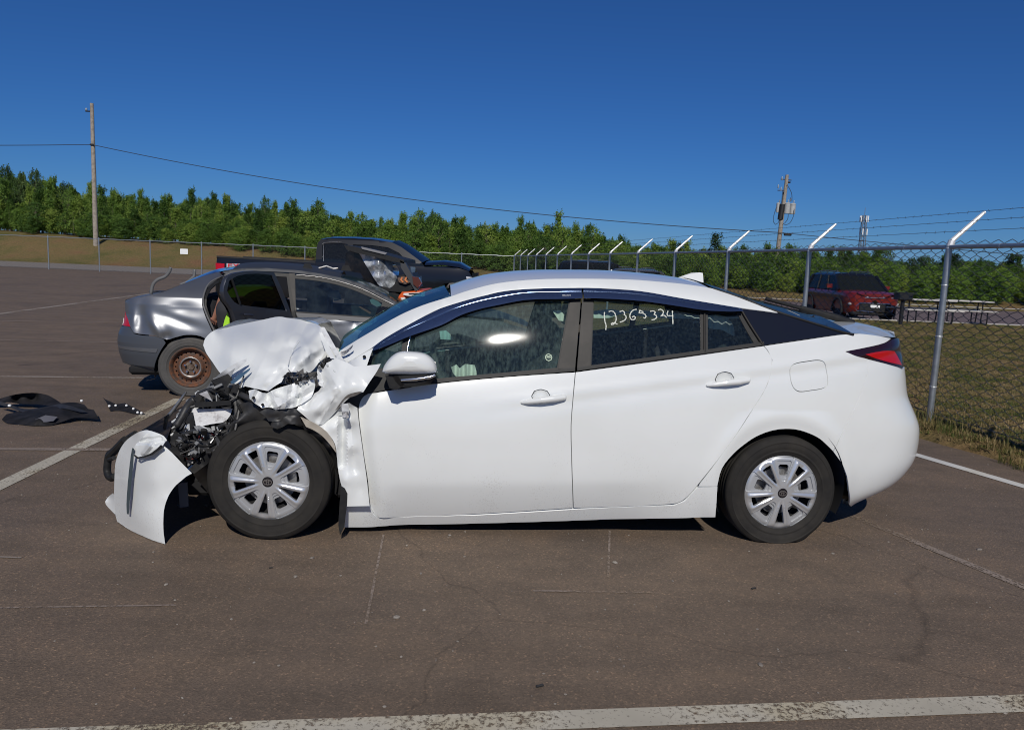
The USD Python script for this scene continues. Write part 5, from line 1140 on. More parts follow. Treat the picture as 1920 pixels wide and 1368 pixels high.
# torn black plastic in the gap
def clutter(n, poly, ylo, yhi, mats, seed, smin=.008, smax=.045, kinds=('box', 'rod', 'shard'), probs=None):
    r = np.random.default_rng(seed); pg = Polygon(poly); x0, y0, x1, y1 = pg.bounds; by = {}
    k = 0
    while k < n:
        px, py = r.uniform(x0, x1), r.uniform(y0, y1)
        if not pg.contains(Point(px, py)): continue
        k += 1; c = car.at(px, py, r.uniform(ylo, yhi)); s = r.uniform(smin, smax); kd = r.choice(kinds); mi = int(r.choice(len(mats), p=probs)); R3 = trimesh.transformations.random_rotation_matrix(r.random(3)); R3[:3, 3] = c
        if kd == 'box': m = box((0, 0, 0), (s, s * r.uniform(.3, .8), s * r.uniform(.15, .5)), s * .06, R3)
        elif kd == 'rod': d = r.normal(0, 1, 3); d /= np.linalg.norm(d); e = r.normal(0, .4, 3); m = tube([c - d * s * 1.6, c + e * s, c + d * s * 1.6], s * r.uniform(.07, .16), 6)
        else:
            p = r.normal(0, 1, (6, 3)) * s * .6; m = trimesh.convex.convex_hull(p); m.apply_transform(R3)
        by.setdefault(mi, []).append((s, m))
    for mi, ms in by.items():
        ms.sort(key=lambda a: -a[0]); big = ms[:14]
        for s, m in big: mesh(W, 'broken_piece', m, mats[mi])
        if ms[14:]: mesh(W, 'small_fragments', cat_mesh([m for _, m in ms[14:]]), mats[mi], kind='stuff')
M_GREYP = pbr('grey_plastic', (.16, .165, .17), .5, bump=.1)
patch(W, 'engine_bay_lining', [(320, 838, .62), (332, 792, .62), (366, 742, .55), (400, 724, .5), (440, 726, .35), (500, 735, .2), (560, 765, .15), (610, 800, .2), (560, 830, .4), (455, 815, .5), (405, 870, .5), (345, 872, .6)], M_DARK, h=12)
clutter(70, [(531, 712), (538, 698), (560, 697), (585, 700), (594, 705), (588, 712), (560, 716), (545, 720)], .03, .14, [M_PLAS, M_TRIM, M_STEEL, M_GREYP], 5, .006, .026, probs=[.5, .3, .08, .12])
clutter(60, [(600, 685), (612, 670), (622, 672), (612, 690), (603, 705)], .15, .3, [M_PLAS, M_TRIM, M_GREYP], 6, .008, .03, probs=[.5, .4, .1])
clutter(150, [(330, 835), (345, 815), (380, 800), (418, 792), (440, 790), (425, 812), (405, 835), (385, 850), (350, 862), (338, 850)], .08, .35, [M_PLAS, M_TRIM, M_WPRIMER, M_GREYP, M_STEEL], 7, .008, .05, probs=[.34, .24, .12, .2, .1])
clutter(120, [(372, 745), (400, 722), (430, 722), (470, 735), (490, 765), (455, 768), (430, 757), (372, 765)], .12, .42, [M_PLAS, M_TRIM, M_GREYP, M_STEEL, M_WPRIMER], 8, .010, .055, probs=[.46, .3, .14, .06, .04])
clutter(60, [(435, 760), (470, 765), (490, 770), (455, 790), (425, 815), (410, 830), (430, 790)], .06, .2, [M_PLAS, M_TRIM, M_GREYP], 9, .012, .05, probs=[.5, .4, .1])
# white battery-like box with the black bar over it
q = np.array([(361, 767), (436, 765.5), (432, 778), (422, 791), (395, 795), (368, 801)])
v = np.array([car.at(x, y, yy) for yy in (.10, .40) for x, y in q]); bx = trimesh.Trimesh(v, np.vstack([[(0, i, i + 1) for i in range(1, 5)], [(6, 7 + i, 6 + i) for i in range(1, 5)], [(i, (i + 1) % 6 + 6, (i + 1) % 6) for i in range(6)], [(i, i + 6, (i + 1) % 6 + 6) for i in range(6)]]))
mesh(W, 'white_casing', bx.subdivide().subdivide(), pbr('scuffed_casing', (.70, .70, .70), .6, col2=(.30, .28, .28), scale=28, ramp=(.52, .72), bump=.3), smooth=20)
mesh(W, 'cross_bar', trimesh.convex.convex_hull(np.array([car.at(*p, yy) for p in ((364, 754), (366, 764), (433, 759), (434, 750)) for yy in (.06, .16)])), M_TRIM)
patch(W, 'radiator_panel', [(376, 733, .62), (392, 742, .55), (381, 770, .50), (362, 800, .48), (348, 836, .46), (322, 838, .6), (313, 822, .62), (326, 790, .64), (350, 758, .64)], M_PLAS, h=5, amp=.02, fs=.05, seed=40)
r = np.random.default_rng(50)
for i in range(9):
    s = i / 8; c = car.at(368 - 50 * s + r.normal(0, 5), 738 + 70 * s + r.normal(0, 3), .53); mesh(W, 'radiator_clip', box((0, 0, 0), (r.uniform(.015, .04), .02, r.uniform(.008, .018)), .004, frame(c, *np.array([car.U * .8 + np.array([0, 0, .6]), car.W, car.U * .6 - np.array([0, 0, .8])]))), M_WPRIMER)
for i in range(8):
    s = i / 7; c = car.at(357 - 30 * s + r.normal(0, 5), 744 + 60 * s + r.normal(0, 3), .55); mesh(W, 'radiator_clip', box((0, 0, 0), (r.uniform(.012, .034), .02, .012), .003, frame(c, *np.array([car.U * .7 + np.array([0, 0, .7]), car.W, car.U * .7 - np.array([0, 0, .7])]))), M_GREYP)
mesh(W, 'chrome_edge', tube([car.at(*q) for q in ((349, 735, .6), (334, 756, .62), (322, 772, .63), (312, 784, .63), (308, 805, .64))], [.006, .01, .01, .012, .008], 6), M_STEEL, smooth=True)
patch(W, 'metal_bracket', [(337, 866, .25), (350, 857, .22), (372, 846, .20), (376, 850, .20), (364, 866, .22), (348, 876, .25)], M_WPRIMER, h=3, amp=.006, fs=.08)
patch(W, 'metal_bracket', [(347, 797, .25), (355, 794, .24), (356, 806, .24), (350, 812, .24), (345, 806, .25)], M_WPRIMER, h=3, amp=.004, fs=.1)
M_DARKRED = pbr('dark_red_wire', (.12, .012, .012), .5)
for k in range(26):
    a = np.array([r.uniform(335, 430), r.uniform(790, 850)]); pts = [car.at(*(a + r.normal(0, 9, 2) * j), .12 + r.uniform(0, .15)) for j in (0, .7, 1.4, 2.0)]
    mesh(W, 'loose_wire', tube(spline(pts, 4, False, 170), .0035, 5), [M_PLAS, M_TRIM, M_PLAS, M_GREYP, M_PLAS, M_DARKRED][k % 6], smooth=True)
# larger hoses, trays and brackets in the bay
for pts, rr in (([(372, 742, .2), (395, 733, .18), (420, 736, .16), (446, 752, .14), (462, 772, .1)], .02), ([(398, 722, .3), (425, 728, .22), (452, 740, .12), (480, 752, .06)], .016), ([(345, 815, .2), (372, 806, .16), (402, 804, .12), (426, 792, .1)], .014), ([(338, 838, .22), (362, 830, .16), (392, 832, .12), (410, 820, .1)], .018), ([(440, 748, .14), (444, 775, .12), (436, 800, .1), (424, 820, .1)], .022), ([(330, 800, .3), (342, 780, .32), (352, 762, .34), (366, 746, .34)], .022)):
    mesh(W, 'hose', tube([car.at(*q) for q in spline(pts, 4, False, 170)], rr, 9), M_PLAS, smooth=True)
patch(W, 'torn_tray', [(385, 735, .2), (405, 722, .2), (430, 730, .16), (455, 736, .12), (486, 745, .06), (470, 760, .08), (446, 752, .12), (420, 748, .14), (395, 748, .18)], M_PLAS, h=3, amp=.02, fs=.06, seed=91, smooth=14)
patch(W, 'torn_tray', [(352, 842, .16), (372, 822, .14), (400, 808, .12), (424, 800, .1), (432, 806, .1), (412, 822, .1), (392, 840, .1), (366, 856, .12)], M_PLAS, h=3, amp=.02, fs=.07, seed=92, smooth=14)
patch(W, 'headlamp_shell', [(318, 830, .3), (330, 802, .34), (345, 785, .34), (352, 800, .3), (346, 822, .28), (330, 838, .28)], M_TRIM, h=3, amp=.02, fs=.08, seed=93, smooth=14)
# wheel-arch liners
patch(W, 'arch_liner', [(450, 757, .10), (470, 752, .06), (492, 766, .03), (510, 783, .02), (500, 790, .04), (478, 792, .06), (455, 800, .08), (432, 817, .09), (414, 840, .10), (402, 862, .12), (380, 876, .14), (364, 888, .14), (354, 880, .16), (380, 852, .14), (402, 826, .12), (425, 796, .11)], M_PLAS, [(440, 790, .03), (420, 815, .05), (400, 845, .07)], h=4, amp=.014, fs=.05, seed=60, smooth=25)
patch(W, 'arch_liner', [(362, 889, .15), (385, 872, .13), (403, 858, .14), (398, 880, .2), (395, 905, .25), (394, 928, .28), (378, 908, .22)], M_GREYP if False else M_PLAS, h=6, amp=.006, fs=.03)
patch(W, 'arch_liner', [(507, 796, -.03), (512, 787, -.03), (525, 783, -.03), (540, 779, -.025), (561, 778, -.02), (568, 798, .0), (552, 795, -.03), (540, 794, -.035), (530, 800, -.035), (520, 804, -.035), (511, 801, -.03)], M_PLAS, h=3, amp=.012, fs=.06, seed=62, smooth=25)
patch(W, 'arch_liner', [(486, 772, -.01), (500, 765, -.01), (515, 768, -.03), (532, 768, -.03), (553, 765, -.01), (566, 778, -.01), (540, 779, -.025), (527, 788, -.03), (512, 790, -.03), (503, 789, -.02), (497, 780, -.02)], M_PLAS, h=3, amp=.010, fs=.06, seed=63, smooth=25)
patch(W, 'arch_liner', [(566, 779, .03), (583, 791, .045), (600, 803, .05), (622, 822, .05), (629, 846, .05), (634, 872, .05), (639, 905, .05), (630, 880, .10), (618, 855, .11), (600, 830, .10), (578, 815, .07), (568, 798, .03)], M_PLAS, [(600, 818, .03), (615, 838, .04)], h=3.5, amp=.016, fs=.05, seed=64, smooth=25)
patch(W, 'arch_flange', [(563, 781, .0), (578, 787, .005), (600, 799, .01), (615, 812, .01), (627, 832, .012), (630, 848, .012), (618, 832, .02), (604, 817, .02), (588, 806, .015), (574, 800, .01)], pbr('bare_flange', (.42, .38, .32), .6), h=3, amp=.005, fs=.08, seed=65)
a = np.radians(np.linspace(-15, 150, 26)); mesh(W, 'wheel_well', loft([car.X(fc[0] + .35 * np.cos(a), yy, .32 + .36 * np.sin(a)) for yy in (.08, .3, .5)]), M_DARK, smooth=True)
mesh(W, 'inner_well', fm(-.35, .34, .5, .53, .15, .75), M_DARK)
mesh(W, 'mud_flap', extr(Polygon(car.px([(639, 912), (646, 916), (651, 926), (649, 955), (645, 989), (637, 1004), (634, 985), (636, 950)], y=.0)), .012, frame(car.X(0, .02, 0), car.U, np.array([0, 0, 1.0]), -car.W)), M_TRIM)
# bumper cover, hanging off and resting on the ground
BC = sub(W, 'front_bumper', 'torn bumper cover resting on the ground')
left_edge = [(259, 810, .13), (247, 817, .20), (238, 824, .24), (231, 832, .27), (225, 842, .29), (221, 852, .30), (216, 870, .31), (215, 890, .31), (214, 912, .31), (214, 934, .31), (215, 952, .31), (217, 967, .30), (220, 977, .28), (225, 987, .25), (232, 995, .21)]
bc = [(310, 1021, -.055), (286, 1016, .0), (262, 1009, .08), (241, 1001, .16)] + left_edge[::-1] + [(268, 807, .10), (276, 806, .08), (291, 810, .05), (307, 817, .02), (313, 825, .0), (305, 834, -.01), (313, 840, -.02), (323, 849, -.025), (333.5, 860, -.03), (347, 874, -.03), (360, 887, -.03), (349, 893, -.03), (339.6, 901, -.03), (330, 909, -.03), (323, 917.6, -.03), (317, 927, -.03), (313, 936, -.035), (309, 948, -.035), (307, 960, -.04), (306, 981, -.045), (307, 1000, -.05)]
patch(BC, 'bumper_skin', bc, M_WHITE, [(262, 840, .10), (280, 850, .03), (255, 900, .10), (290, 900, -.015), (250, 960, .11), (280, 960, .0), (262, 985, .06), (300, 870, -.02), (235, 900, .19), (235, 950, .20), (270, 920, .045), (290, 990, -.02)], h=3.5, amp=.0015, fs=.03, seed=70, smooth=40, sm=2)
patch(BC, 'crushed_corner', [(252, 836, .085), (262, 825, .06), (275, 812, .05), (291, 812, .03), (306, 820, .0), (311, 826, -.02), (306, 834, -.035), (300, 842, -.04), (285, 852, -.02), (270, 857, .02), (258, 857, .055), (251, 850, .085)], M_WHITE, [(280, 830, .0), (268, 842, .03), (292, 840, -.035), (275, 822, .05)], h=2.0, amp=.007, fs=.05, seed=72, smooth=10, folds=[(258, 828, 300, 822, .025, 6), (270, 850, 285, 832, -.025, 6), (285, 832, 306, 828, .02, 5)])
mesh(BC, 'tear_line', tube([car.at(*q) for q in ((252, 853, .05), (258, 858, .035), (270, 856, .01), (284, 851, -.035), (296, 842, -.045), (303, 836, -.05))], [.004, .005, .004, .006, .006, .008], 6), M_DARK)
patch(BC, 'lamp_slot', [(248, 839, .075), (251.5, 841, .065), (250, 870, .075), (246, 910, .09), (243, 945, .10), (241.5, 964, .105), (238, 963, .12), (237, 945, .12), (240, 900, .105), (245, 855, .085)], pbr('slot_grey', (.055, .075, .085), .35), h=3, sm=2)
patch(BC, 'lower_lip', [(216, 964, .34), (208, 956, .38), (199, 946, .42), (197, 940, .42), (203, 931, .42), (212, 924, .36), (218, 935, .33), (219, 952, .33)], M_WHITE, h=3)
lp = spline([(254, 812, .34), (238, 822, .38), (222, 836, .40), (206, 850, .42), (202, 866, .42), (201, 882, .42), (204, 892, .40), (210, 896, .38), (216, 892, .34)], 4, False, 160)
mesh(BC, 'grille_surround', tube([car.at(*q) for q in lp], [.016 if i < 12 else .02 for i in range(len(lp))], 8), M_TRIM, smooth=50)
mesh(BC, 'grille_bar', cat_mesh([tube([car.at(235, 824, .3), car.at(204, 856, .42)], .022, 8), tube([car.at(214, 858, .32), car.at(202, 862, .42)], .012, 8)]), M_TRIM)
le_ = np.array([car.at(*q) for q in left_edge]); fe_ = np.array([car.X((p - car.O) @ car.U + .04, 1.45, max(p[2], .02)) for p in le_])
mid_ = (le_ + fe_) / 2 - car.U * .03
mesh(BC, 'bumper_front', loft([le_, le_ * .8 + mid_ * .2, mid_, fe_]), M_WHITE, smooth=60)
mesh(W, 'subframe', cat_mesh([fm(-.55, .2, .35, 1.4, .13, .24), fm(-.62, -.5, .2, 1.5, .3, .42), fm(-.3, .3, .45, 1.3, .24, .62)]), M_DARK)
mesh(W, 'hanging_bracket', extr(Polygon(car.px([(335, 905), (352, 903), (354, 948), (338, 950)], y=.3)), .01, frame(car.X(0, .3, 0), car.U, np.array([0, 0, 1.0]), -car.W)), M_GREYP)
mesh(W, 'front_wing', loft([[car.X(u, 1.70 - .1 * (u < -.2), z + .02 * math.sin(u * 20 + z * 9)) for z in np.linspace(.55, .84, 7)] for u in np.linspace(-.5, .48, 14)]), M_WHITE, smooth=30, label='far front wing')
# ---------------------------------------------------------------- the other vehicles
M_GREYPAINT = pbr('grey_metallic_paint', (.245, .252, .265), .40, metal=.75, coat=.15, col2=(.215, .222, .235), scale=3, croug=.15)
M_SEDROOF = pbr('sedan_roof', (.034, .038, .047), .55, metal=.1, spec=.35)
M_GREYDARK = pbr('grey_bumper_paint', (.075, .083, .098), .42, metal=.3, coat=.3, croug=.2)
M_BLACKPAINT = pbr('black_paint', (.008, .0085, .010), .2, coat=.35, spec=.4, croug=.05)
def surf_yin(zb, zd, tum, u_r=None, u_f=None, rr=.9, fr=.8, sag=.05):
    def f(u, z):
        b, d = zb(u), zd(u)
        y = np.where(z < .5, .06 * (np.clip(.5 - z, 0, .5) / .36) ** 2, 0) + .04 * np.clip((z - .55) / np.maximum(b - .55, .1), 0, 1) ** 2
        y = y + np.clip(z - b, 0, None) * tum + np.clip(z - d, 0, None) * .6 + np.clip(z - d, 0, None) ** 2 * 5
        if u_r is not None: t = np.clip((u_r + rr - u) / rr, 0, .999); y = y + .5 * (1 - (1 - t ** 2.6) ** (1 / 2.6))
        if u_f is not None: t = np.clip((u - u_f + fr) / fr, 0, .999); y = y + .5 * (1 - (1 - t ** 2.6) ** (1 / 2.6))
        return y
    return f
# ---- grey sedan
So = ground(np.array(352.), np.array(744.))
SU = np.array([math.cos(math.radians(10)), math.sin(math.radians(10))])
S0 = Car(So, SU, lambda u, z: 0 * u, .875)
s_edge = [(232, 562), (285, 553), (320, 541), (345, 531), (380, 518), (415, 508.5), (450, 503), (500, 502.5), (560, 507), (600, 513), (640, 521), (678, 532), (720, 552), (756, 573), (792, 593)]
_sd = np.array([S0.px([p], y=.16)[0] for p in s_edge[5:]])
_zr = S0.px([(300, 575)], y=.05)[0]; 
_zk = S0.px([(375, 577)], y=.03)[0, 1], S0.px([(240, 567)], y=.1)[0, 1]
s_belt = lambda u: np.interp(u, [-.8, 0, .35, 1.1, 2.0, 3.6], [_zk[1], _zk[0], _zk[0], .915, .86, .80])
s_drip = lambda u: np.maximum(np.interp(u, _sd[:, 0], _sd[:, 1], left=1.0), s_belt(u) + .02)
_sr = np.array([S0.px([p], y=.22)[0] for p in ((285, 706), (255, 692), (226, 681), (220, 662), (217, 640), (219, 625), (227, 608), (231, 590), (229, 563))]); _sr = _sr[np.argsort(_sr[:, 1])]
s_end = lambda z: np.interp(z, _sr[:, 1], _sr[:, 0]) - .03
def yin_sedan(u, z):
    y = surf_yin(s_belt, s_drip, .45, None, 3.78)(u, z); e = s_end(z); t = np.clip((e + .75 - u) / .75, 0, .999)
    return y + .45 * (1 - (1 - t ** 2.5) ** (1 / 2.5))
sed = Car(So, SU, yin_sedan, .875)
_spx = sed.px
def _sp(pts, off=0.0, y=None):
    r = _spx(pts, off, y)
    if y is None: r[:, 0] = np.maximum(r[:, 0], s_end(r[:, 1]) + .012)
    return r
sed.px = _sp
SD = thing('grey_sedan', 'dented grey saloon with a rusty steel rear wheel and its rear door open', 'car', loc=So)
def sdent(u, z):
    a = sed.px([(265, 597), (292, 612), (340, 580), (330, 600), (250, 600), (312, 632)])
    g = lambda k, su, sz, amp, rot=0: amp * np.exp(-(((u - a[k, 0]) * math.cos(rot) + (z - a[k, 1]) * math.sin(rot)) / su) ** 2 - ((-(u - a[k, 0]) * math.sin(rot) + (z - a[k, 1]) * math.cos(rot)) / sz) ** 2)
    return g(0, .07, .16, .035) + g(1, .05, .13, -.028, .6) + g(2, .16, .07, .028) + g(3, .20, .05, .022, -.3) + g(4, .045, .11, -.022) + g(5, .05, .05, .02)
s_arch = [(289, 707), (291, 682), (299, 661), (310, 644), (326, 633.5), (350, 628), (376, 630.5), (394, 641)]
s_quarter = [(300, 548.5), (320, 541), (345, 531), (380, 518), (415, 508.5), (419, 515), (404, 526), (390, 538), (381, 555), (379, 572), (385, 592), (393, 610), (400, 626), (394, 641)] + s_arch[::-1][1:4] + [(312, 637), (290, 629), (265, 627), (251, 624), (244, 611), (237, 592), (230, 575), (229, 563), (260, 557)]
sed.panel(SD, 'quarter_panel', sed.poly(s_quarter, sm=3), M_GREYPAINT, h=.022, disp=sdent, shrink=.002)
s_bump = [(243, 612), (251, 625), (265, 628), (290, 630), (305, 635), (311, 643), (300, 660), (291, 682), (289, 707), (284, 706), (272, 697), (255, 692), (235, 688), (225, 681), (218, 660), (216, 640), (219, 622), (227, 609)]
sb_ = sed.poly(s_bump, sm=3)
sed.panel(SD, 'rear_bumper', sb_, M_GREYDARK, h=.022, shrink=.003)
sed.panel(SD, 'bumper_strip', sed.poly([(221, 646), (296, 654), (293, 661), (222, 651)], sm=1).intersection(sb_.buffer(-.005)), M_GREYPAINT, off=.006, depth=.006, h=.02)
stl = UsdGeom.Xform.Define(stage, numbered(path_of(SD), 'tail_light')).GetPrim()
sed.panel(stl, 'red_lens', sed.poly([(230, 576), (235, 588), (241, 602), (244, 612), (235, 610.5), (226, 608), (228, 592)], sm=2), M_REDLENS, off=.006, h=.012)
sed.panel(stl, 'white_lens', affinity.translate(affinity.scale(Point(0, 0).buffer(.035, 12), .7, 1), *sed.px([(231, 600)])[0]), pbr('white_lens', (.7, .7, .7), .15, coat=.5), off=.012, h=.008)
s_side_lo = [(792, 603), (756, 581), (722, 561), (700, 549), (672, 537), (640, 527), (600, 518), (552, 511.5), (540, 510.5), (490, 508.5), (450, 512), (428, 517)]
sed.panel(SD, 'roof_rail', sed.poly(s_edge[5:] + s_side_lo, sm=2), M_SEDROOF, h=.025)
q = sed.px(resample(spline(s_edge, 4, False), 70)); se = sed.skin(q[:, 0], q[:, 1], -.003); sx = project(se)[:, 0]
seg = lambda a, b: se[int(np.argmin(abs(sx - a))):int(np.argmin(abs(sx - b))) + 1]
mesh(SD, 'roof_panel', loft(across(sed, seg(432, 640), .055, 17)), M_SEDROOF, smooth=True)
mesh(SD, 'windscreen', loft(across(sed, seg(640, 800), .006, 17, up=np.array([.6, 0, .8]))), G_SCREEN, smooth=True)
mesh(SD, 'rear_window', loft(across(sed, seg(345, 432), .04, 17, up=np.array([-.5, 0, .85]))), G_PRIV, smooth=True)
mesh(SD, 'boot_lid', loft(across(sed, seg(225, 345), .02, 13)), M_GREYPAINT, smooth=True)
zz = np.linspace(_sr[-1, 1] - .01, .28, 22); e = sed.skin(s_end(zz) + .012, zz); mesh(SD, 'rear_panel', loft(across(sed, e, .06, 13, up=-sed.U)), M_GREYDARK, smooth=40)
ue = np.linspace(sed.px([(792, 593)])[0, 0], 3.6, 14); he_ = sed.skin(ue, .93 - .05 * (ue - ue[0]) - .10 * sstep((ue - 3.2) / .5), .0); mesh(SD, 'bonnet', loft(across(sed, he_, .05, 13)), M_SEDROOF, smooth=True)
sed.panel(SD, 'front_wing', Polygon([(ue[0] - .25, .3), (2.45, .3), (2.42, .55), (2.55, .68), (2.75, .72), (2.95, .66), (3.05, .5), (3.08, .25), (3.7, .25), (3.72, .72), (3.2, .86), (ue[0], .92), (ue[0] - .25, .86)]), M_SEDROOF, h=.04)
fd = UsdGeom.Xform.Define(stage, numbered(path_of(SD), 'door')).GetPrim(); tag(fd, 'front door, creased along its top')
def fdent(u, z):
    a = sed.px([(664, 606), (635, 604), (610, 640)])
    return sum(m * np.exp(-((u - a[k, 0]) / w) ** 2 - ((z - a[k, 1]) / hh) ** 2) for k, m, w, hh in ((0, .016, .05, .05), (1, -.006, .08, .03), (2, .012, .3, .12)))
sed.panel(fd, 'door_skin', sed.poly([(558, 595.5), (630, 600), (697, 605.5), (748, 610), (752, 640), (744, 715), (562, 715), (556, 640)], sm=1), M_GREYPAINT, h=.025, disp=fdent)
sed.panel(fd, 'belt_moulding', sed.poly([(555, 586), (699, 596), (699, 604.5), (558, 594.5)], sm=1), pbr('worn_trim', (.10, .10, .10), .5, coat=.2), off=.006, h=.02)
s_gl = [(552, 521), (592, 525), (632, 532.6), (672, 546), (718, 567), (712, 585), (701, 595), (628, 590), (554, 584.5)]
sed.panel(fd, 'window_pane', sed.poly(s_gl, sm=2), pane('sedan_glass', (.42, .52, .54), .02, dirt=.05, dscale=10, gain=1.2, dirt_col=(.35, .45, .48)), off=-.008, depth=0, h=.04)
sed.panel(fd, 'quarter_pane', sed.poly([(724, 573), (758, 588), (745, 602), (722, 597)], sm=1), G_PRIV, off=-.008, depth=0, h=.04)
frp = sed.poly([(546, 515), (592, 518), (640, 527.5), (680, 541), (722, 562), (765, 588), (748, 607), (699, 598), (555, 588)], sm=1).difference(sed.poly(s_gl, sm=2).buffer(-.006)).difference(sed.poly([(724, 573), (758, 588), (745, 602), (722, 597)], sm=1).buffer(-.006))
sed.panel(fd, 'window_frame', frp, M_TRIM, off=-.004, h=.025)
sed.strip(fd, 'frame_trim', [(556, 515), (600, 519.5), (640, 528.5), (680, 542), (722, 563), (758, 581)], .005, M_STEEL, off=.0)
sed.panel(fd, 'pillar_trim', sed.poly([(542, 512), (553, 513), (553, 545), (557, 600), (549, 560)], sm=1), M_SATIN, off=.002)
s3 = [sed.at(x, y, yy) for x, y, yy in ((590, 604, -.01), (600, 604, -.05), (612, 607, -.05), (619, 611, -.01))]
mesh(fd, 'door_handle', cat_mesh([tube(s3, [.02, .03, .03, .02], 10), lathe([(.0, .0), (.045, .0), (.05, -.01)], 16, place_local(sed.at(599, 603, -.004), -sed.W))]), M_TRIM, smooth=45)
mp_ = [sed.at(*p, yy) for p in ((704, 588), (708, 578), (718, 574), (728, 577), (736, 587), (734, 595), (720, 600), (708, 597)) for yy in (-.20, -.08)] + [sed.at(720, 587, -.25)]
mir = UsdGeom.Xform.Define(stage, numbered(path_of(SD), 'door_mirror')).GetPrim()
mesh(mir, 'mirror_cap', trimesh.convex.convex_hull(np.array(mp_)).subdivide(), M_BLACKPAINT, smooth=45)
mesh(mir, 'mirror_stalk', trimesh.convex.convex_hull(np.array([sed.at(*p, yy) for p in ((703, 592), (716, 596), (714, 608), (701, 606)) for yy in (-.1, .05)])), pbr('wrapped_tape', (.25, .33, .45), .6), smooth=20)
for a_, b_ in (((500, 498, .5), (585, 498, .45)),):
    pass
for px, py in ((576, 497), (648, 500)):
    mesh(SD, 'roof_mount', trimesh.convex.convex_hull(np.array([sed.at(px + dx, py + dy, yy) for dx, dy in ((-9, 7), (-5, -3), (6, -3), (11, 8)) for yy in (.45, .6)])), M_TRIM, smooth=30)
mesh(SD, 'loose_rod', tube([sed.at(598, 503, .55), sed.at(612, 499, .55), sed.at(625, 504, .55), sed.at(634, 503, .55)], .012, 6), M_STEEL)
for pts, yy in (([(283, 551), (287, 533), (296, 524), (310, 518), (318, 508), (320, 501)], .45), ([(338, 534), (352, 528), (364, 518), (365, 505)], 1.3)):
    mesh(SD, 'boot_hinge', tube([sed.at(x, y, yy) for x, y in spline(pts, 4, False)], .018, 8), pbr('hinge_grey', (.12, .12, .12), .5), smooth=True)
M_SEAL = pbr('seal_grey', (.12, .12, .125), .6)
# rear opening and cabin
s_open = [(436, 507), (490, 510), (543, 513), (549, 560), (556, 605), (556, 700), (410, 700), (402, 626), (393, 610), (385, 592), (379, 572), (381, 555), (390, 538), (404, 526), (428, 516)]
op = sed.poly(s_open, sm=1)
sed.panel(SD, 'door_seal', op.difference(op.buffer(-.035)), M_TRIM, off=-.02, h=.02)
sed.strip(SD, 'seal_trim', [(434, 513), (410, 521), (392, 532), (383, 550), (381, 568), (388, 590), (398, 612), (404, 624)], .010, M_SEAL, off=.004)
smf = lambda u0, u1, y0, y1, z0, z1, b=.03: box((0, 0, 0), (u1 - u0, y1 - y0, z1 - z0), b, frame(sed.X((u0 + u1) / 2, (y0 + y1) / 2, (z0 + z1) / 2), sed.U, sed.W, np.array([0, 0, 1.0])))
mesh(SD, 'floor_pan', smf(-.6, 3.5, .12, 1.63, .2, .3), M_DARK)
mesh(SD, 'boot_bulkhead', smf(-.05, .02, .15, 1.6, .3, 1.0), M_DARK)
for nm, args in (('rear_seat', (.05, .25, .2, 1.55, .4, 1.0)), ('rear_seat', (.1, .65, .2, 1.55, .3, .55)), ('front_seat', (1.15, 1.35, .2, .7, .4, 1.15)), ('front_seat', (1.15, 1.35, 1.05, 1.55, .4, 1.15)), ('dashboard', (2.0, 2.5, .15, 1.6, .6, .92))): mesh(SD, nm, smf(*args, b=.08), M_SEAT, smooth=50)
sedp = [(1.02, 1.35, 1.6)]
far = Polygon([(-.6, .3), (3.5, .3), (3.5, .8), (1.9, .88), (-.7, 1.0)])
sed.panel(SD, 'far_side', far, M_GREYPAINT, h=.06, far=True)
for px, py, s in ((606, 545, 1), (622, 549, 1.3), (630, 556, .8)):
    p = np.array([(px - 12 * s, py - 4), (px + 10 * s, py - 5), (px + 13 * s, py + 6), (px - 4 * s, py + 8)]); mesh(SD, 'torn_lining', trimesh.convex.convex_hull(np.array([sed.at(*k, yy) for k in p for yy in (.52, .56)])), M_HEADLINER)
mesh(SD, 'cardboard_piece', trimesh.convex.convex_hull(np.array([sed.at(*k, yy) for k in ((672, 575), (682, 571), (697, 584), (694, 589)) for yy in (.35, .37)])), pbr('cardboard', (.36, .2, .12), .9))
mesh(SD, 'torn_lining', trimesh.convex.convex_hull(np.array([sed.at(*k, yy) for k in ((693, 562), (703, 558), (716, 572), (700, 578)) for yy in (.4, .42)])), M_HEADLINER)
# rusty rear wheel
sw_c = sed.px([(356, 689)], y=.03)[0]; Cw = sed.X(sw_c[0], .03, sw_c[1])
wx = UsdGeom.Xform.Define(stage, numbered(path_of(SD), 'wheel')).GetPrim(); tag(wx, 'rear wheel with a bare rusty steel rim')
Mw = place_local(Cw - (-sed.W) * .1, -sed.W); mesh(wx, 'tyre', tyre_mesh(.315, .205, .20, Mw), M_OLDRUB, smooth=35)
Mf = place_local(Cw - (-sed.W) * .012, -sed.W)
rimd = Point(0, 0).buffer(.185, 40).difference(Point(0, 0).buffer(.06, 20))
holes = shapely.union_all([Point(.150 * math.cos(a), .150 * math.sin(a)).buffer(.0085, 6) for a in np.arange(20) * 2 * math.pi / 20])
mesh(wx, 'rim_edge', lathe([(.172, -.03), (.182, -.004), (.198, .004), (.206, .0), (.207, -.01)], 56, Mf), M_RUST, smooth=50)
prof = lambda r: np.interp(r, [.06, .085, .10, .115, .135, .155, .175, .186], [-.045, -.03, -.012, -.012, -.035, -.045, -.035, -.02])
mesh(wx, 'rim_disc', relief(rimd.difference(holes), prof, Mf, depth=.004), M_RUST, smooth=40)
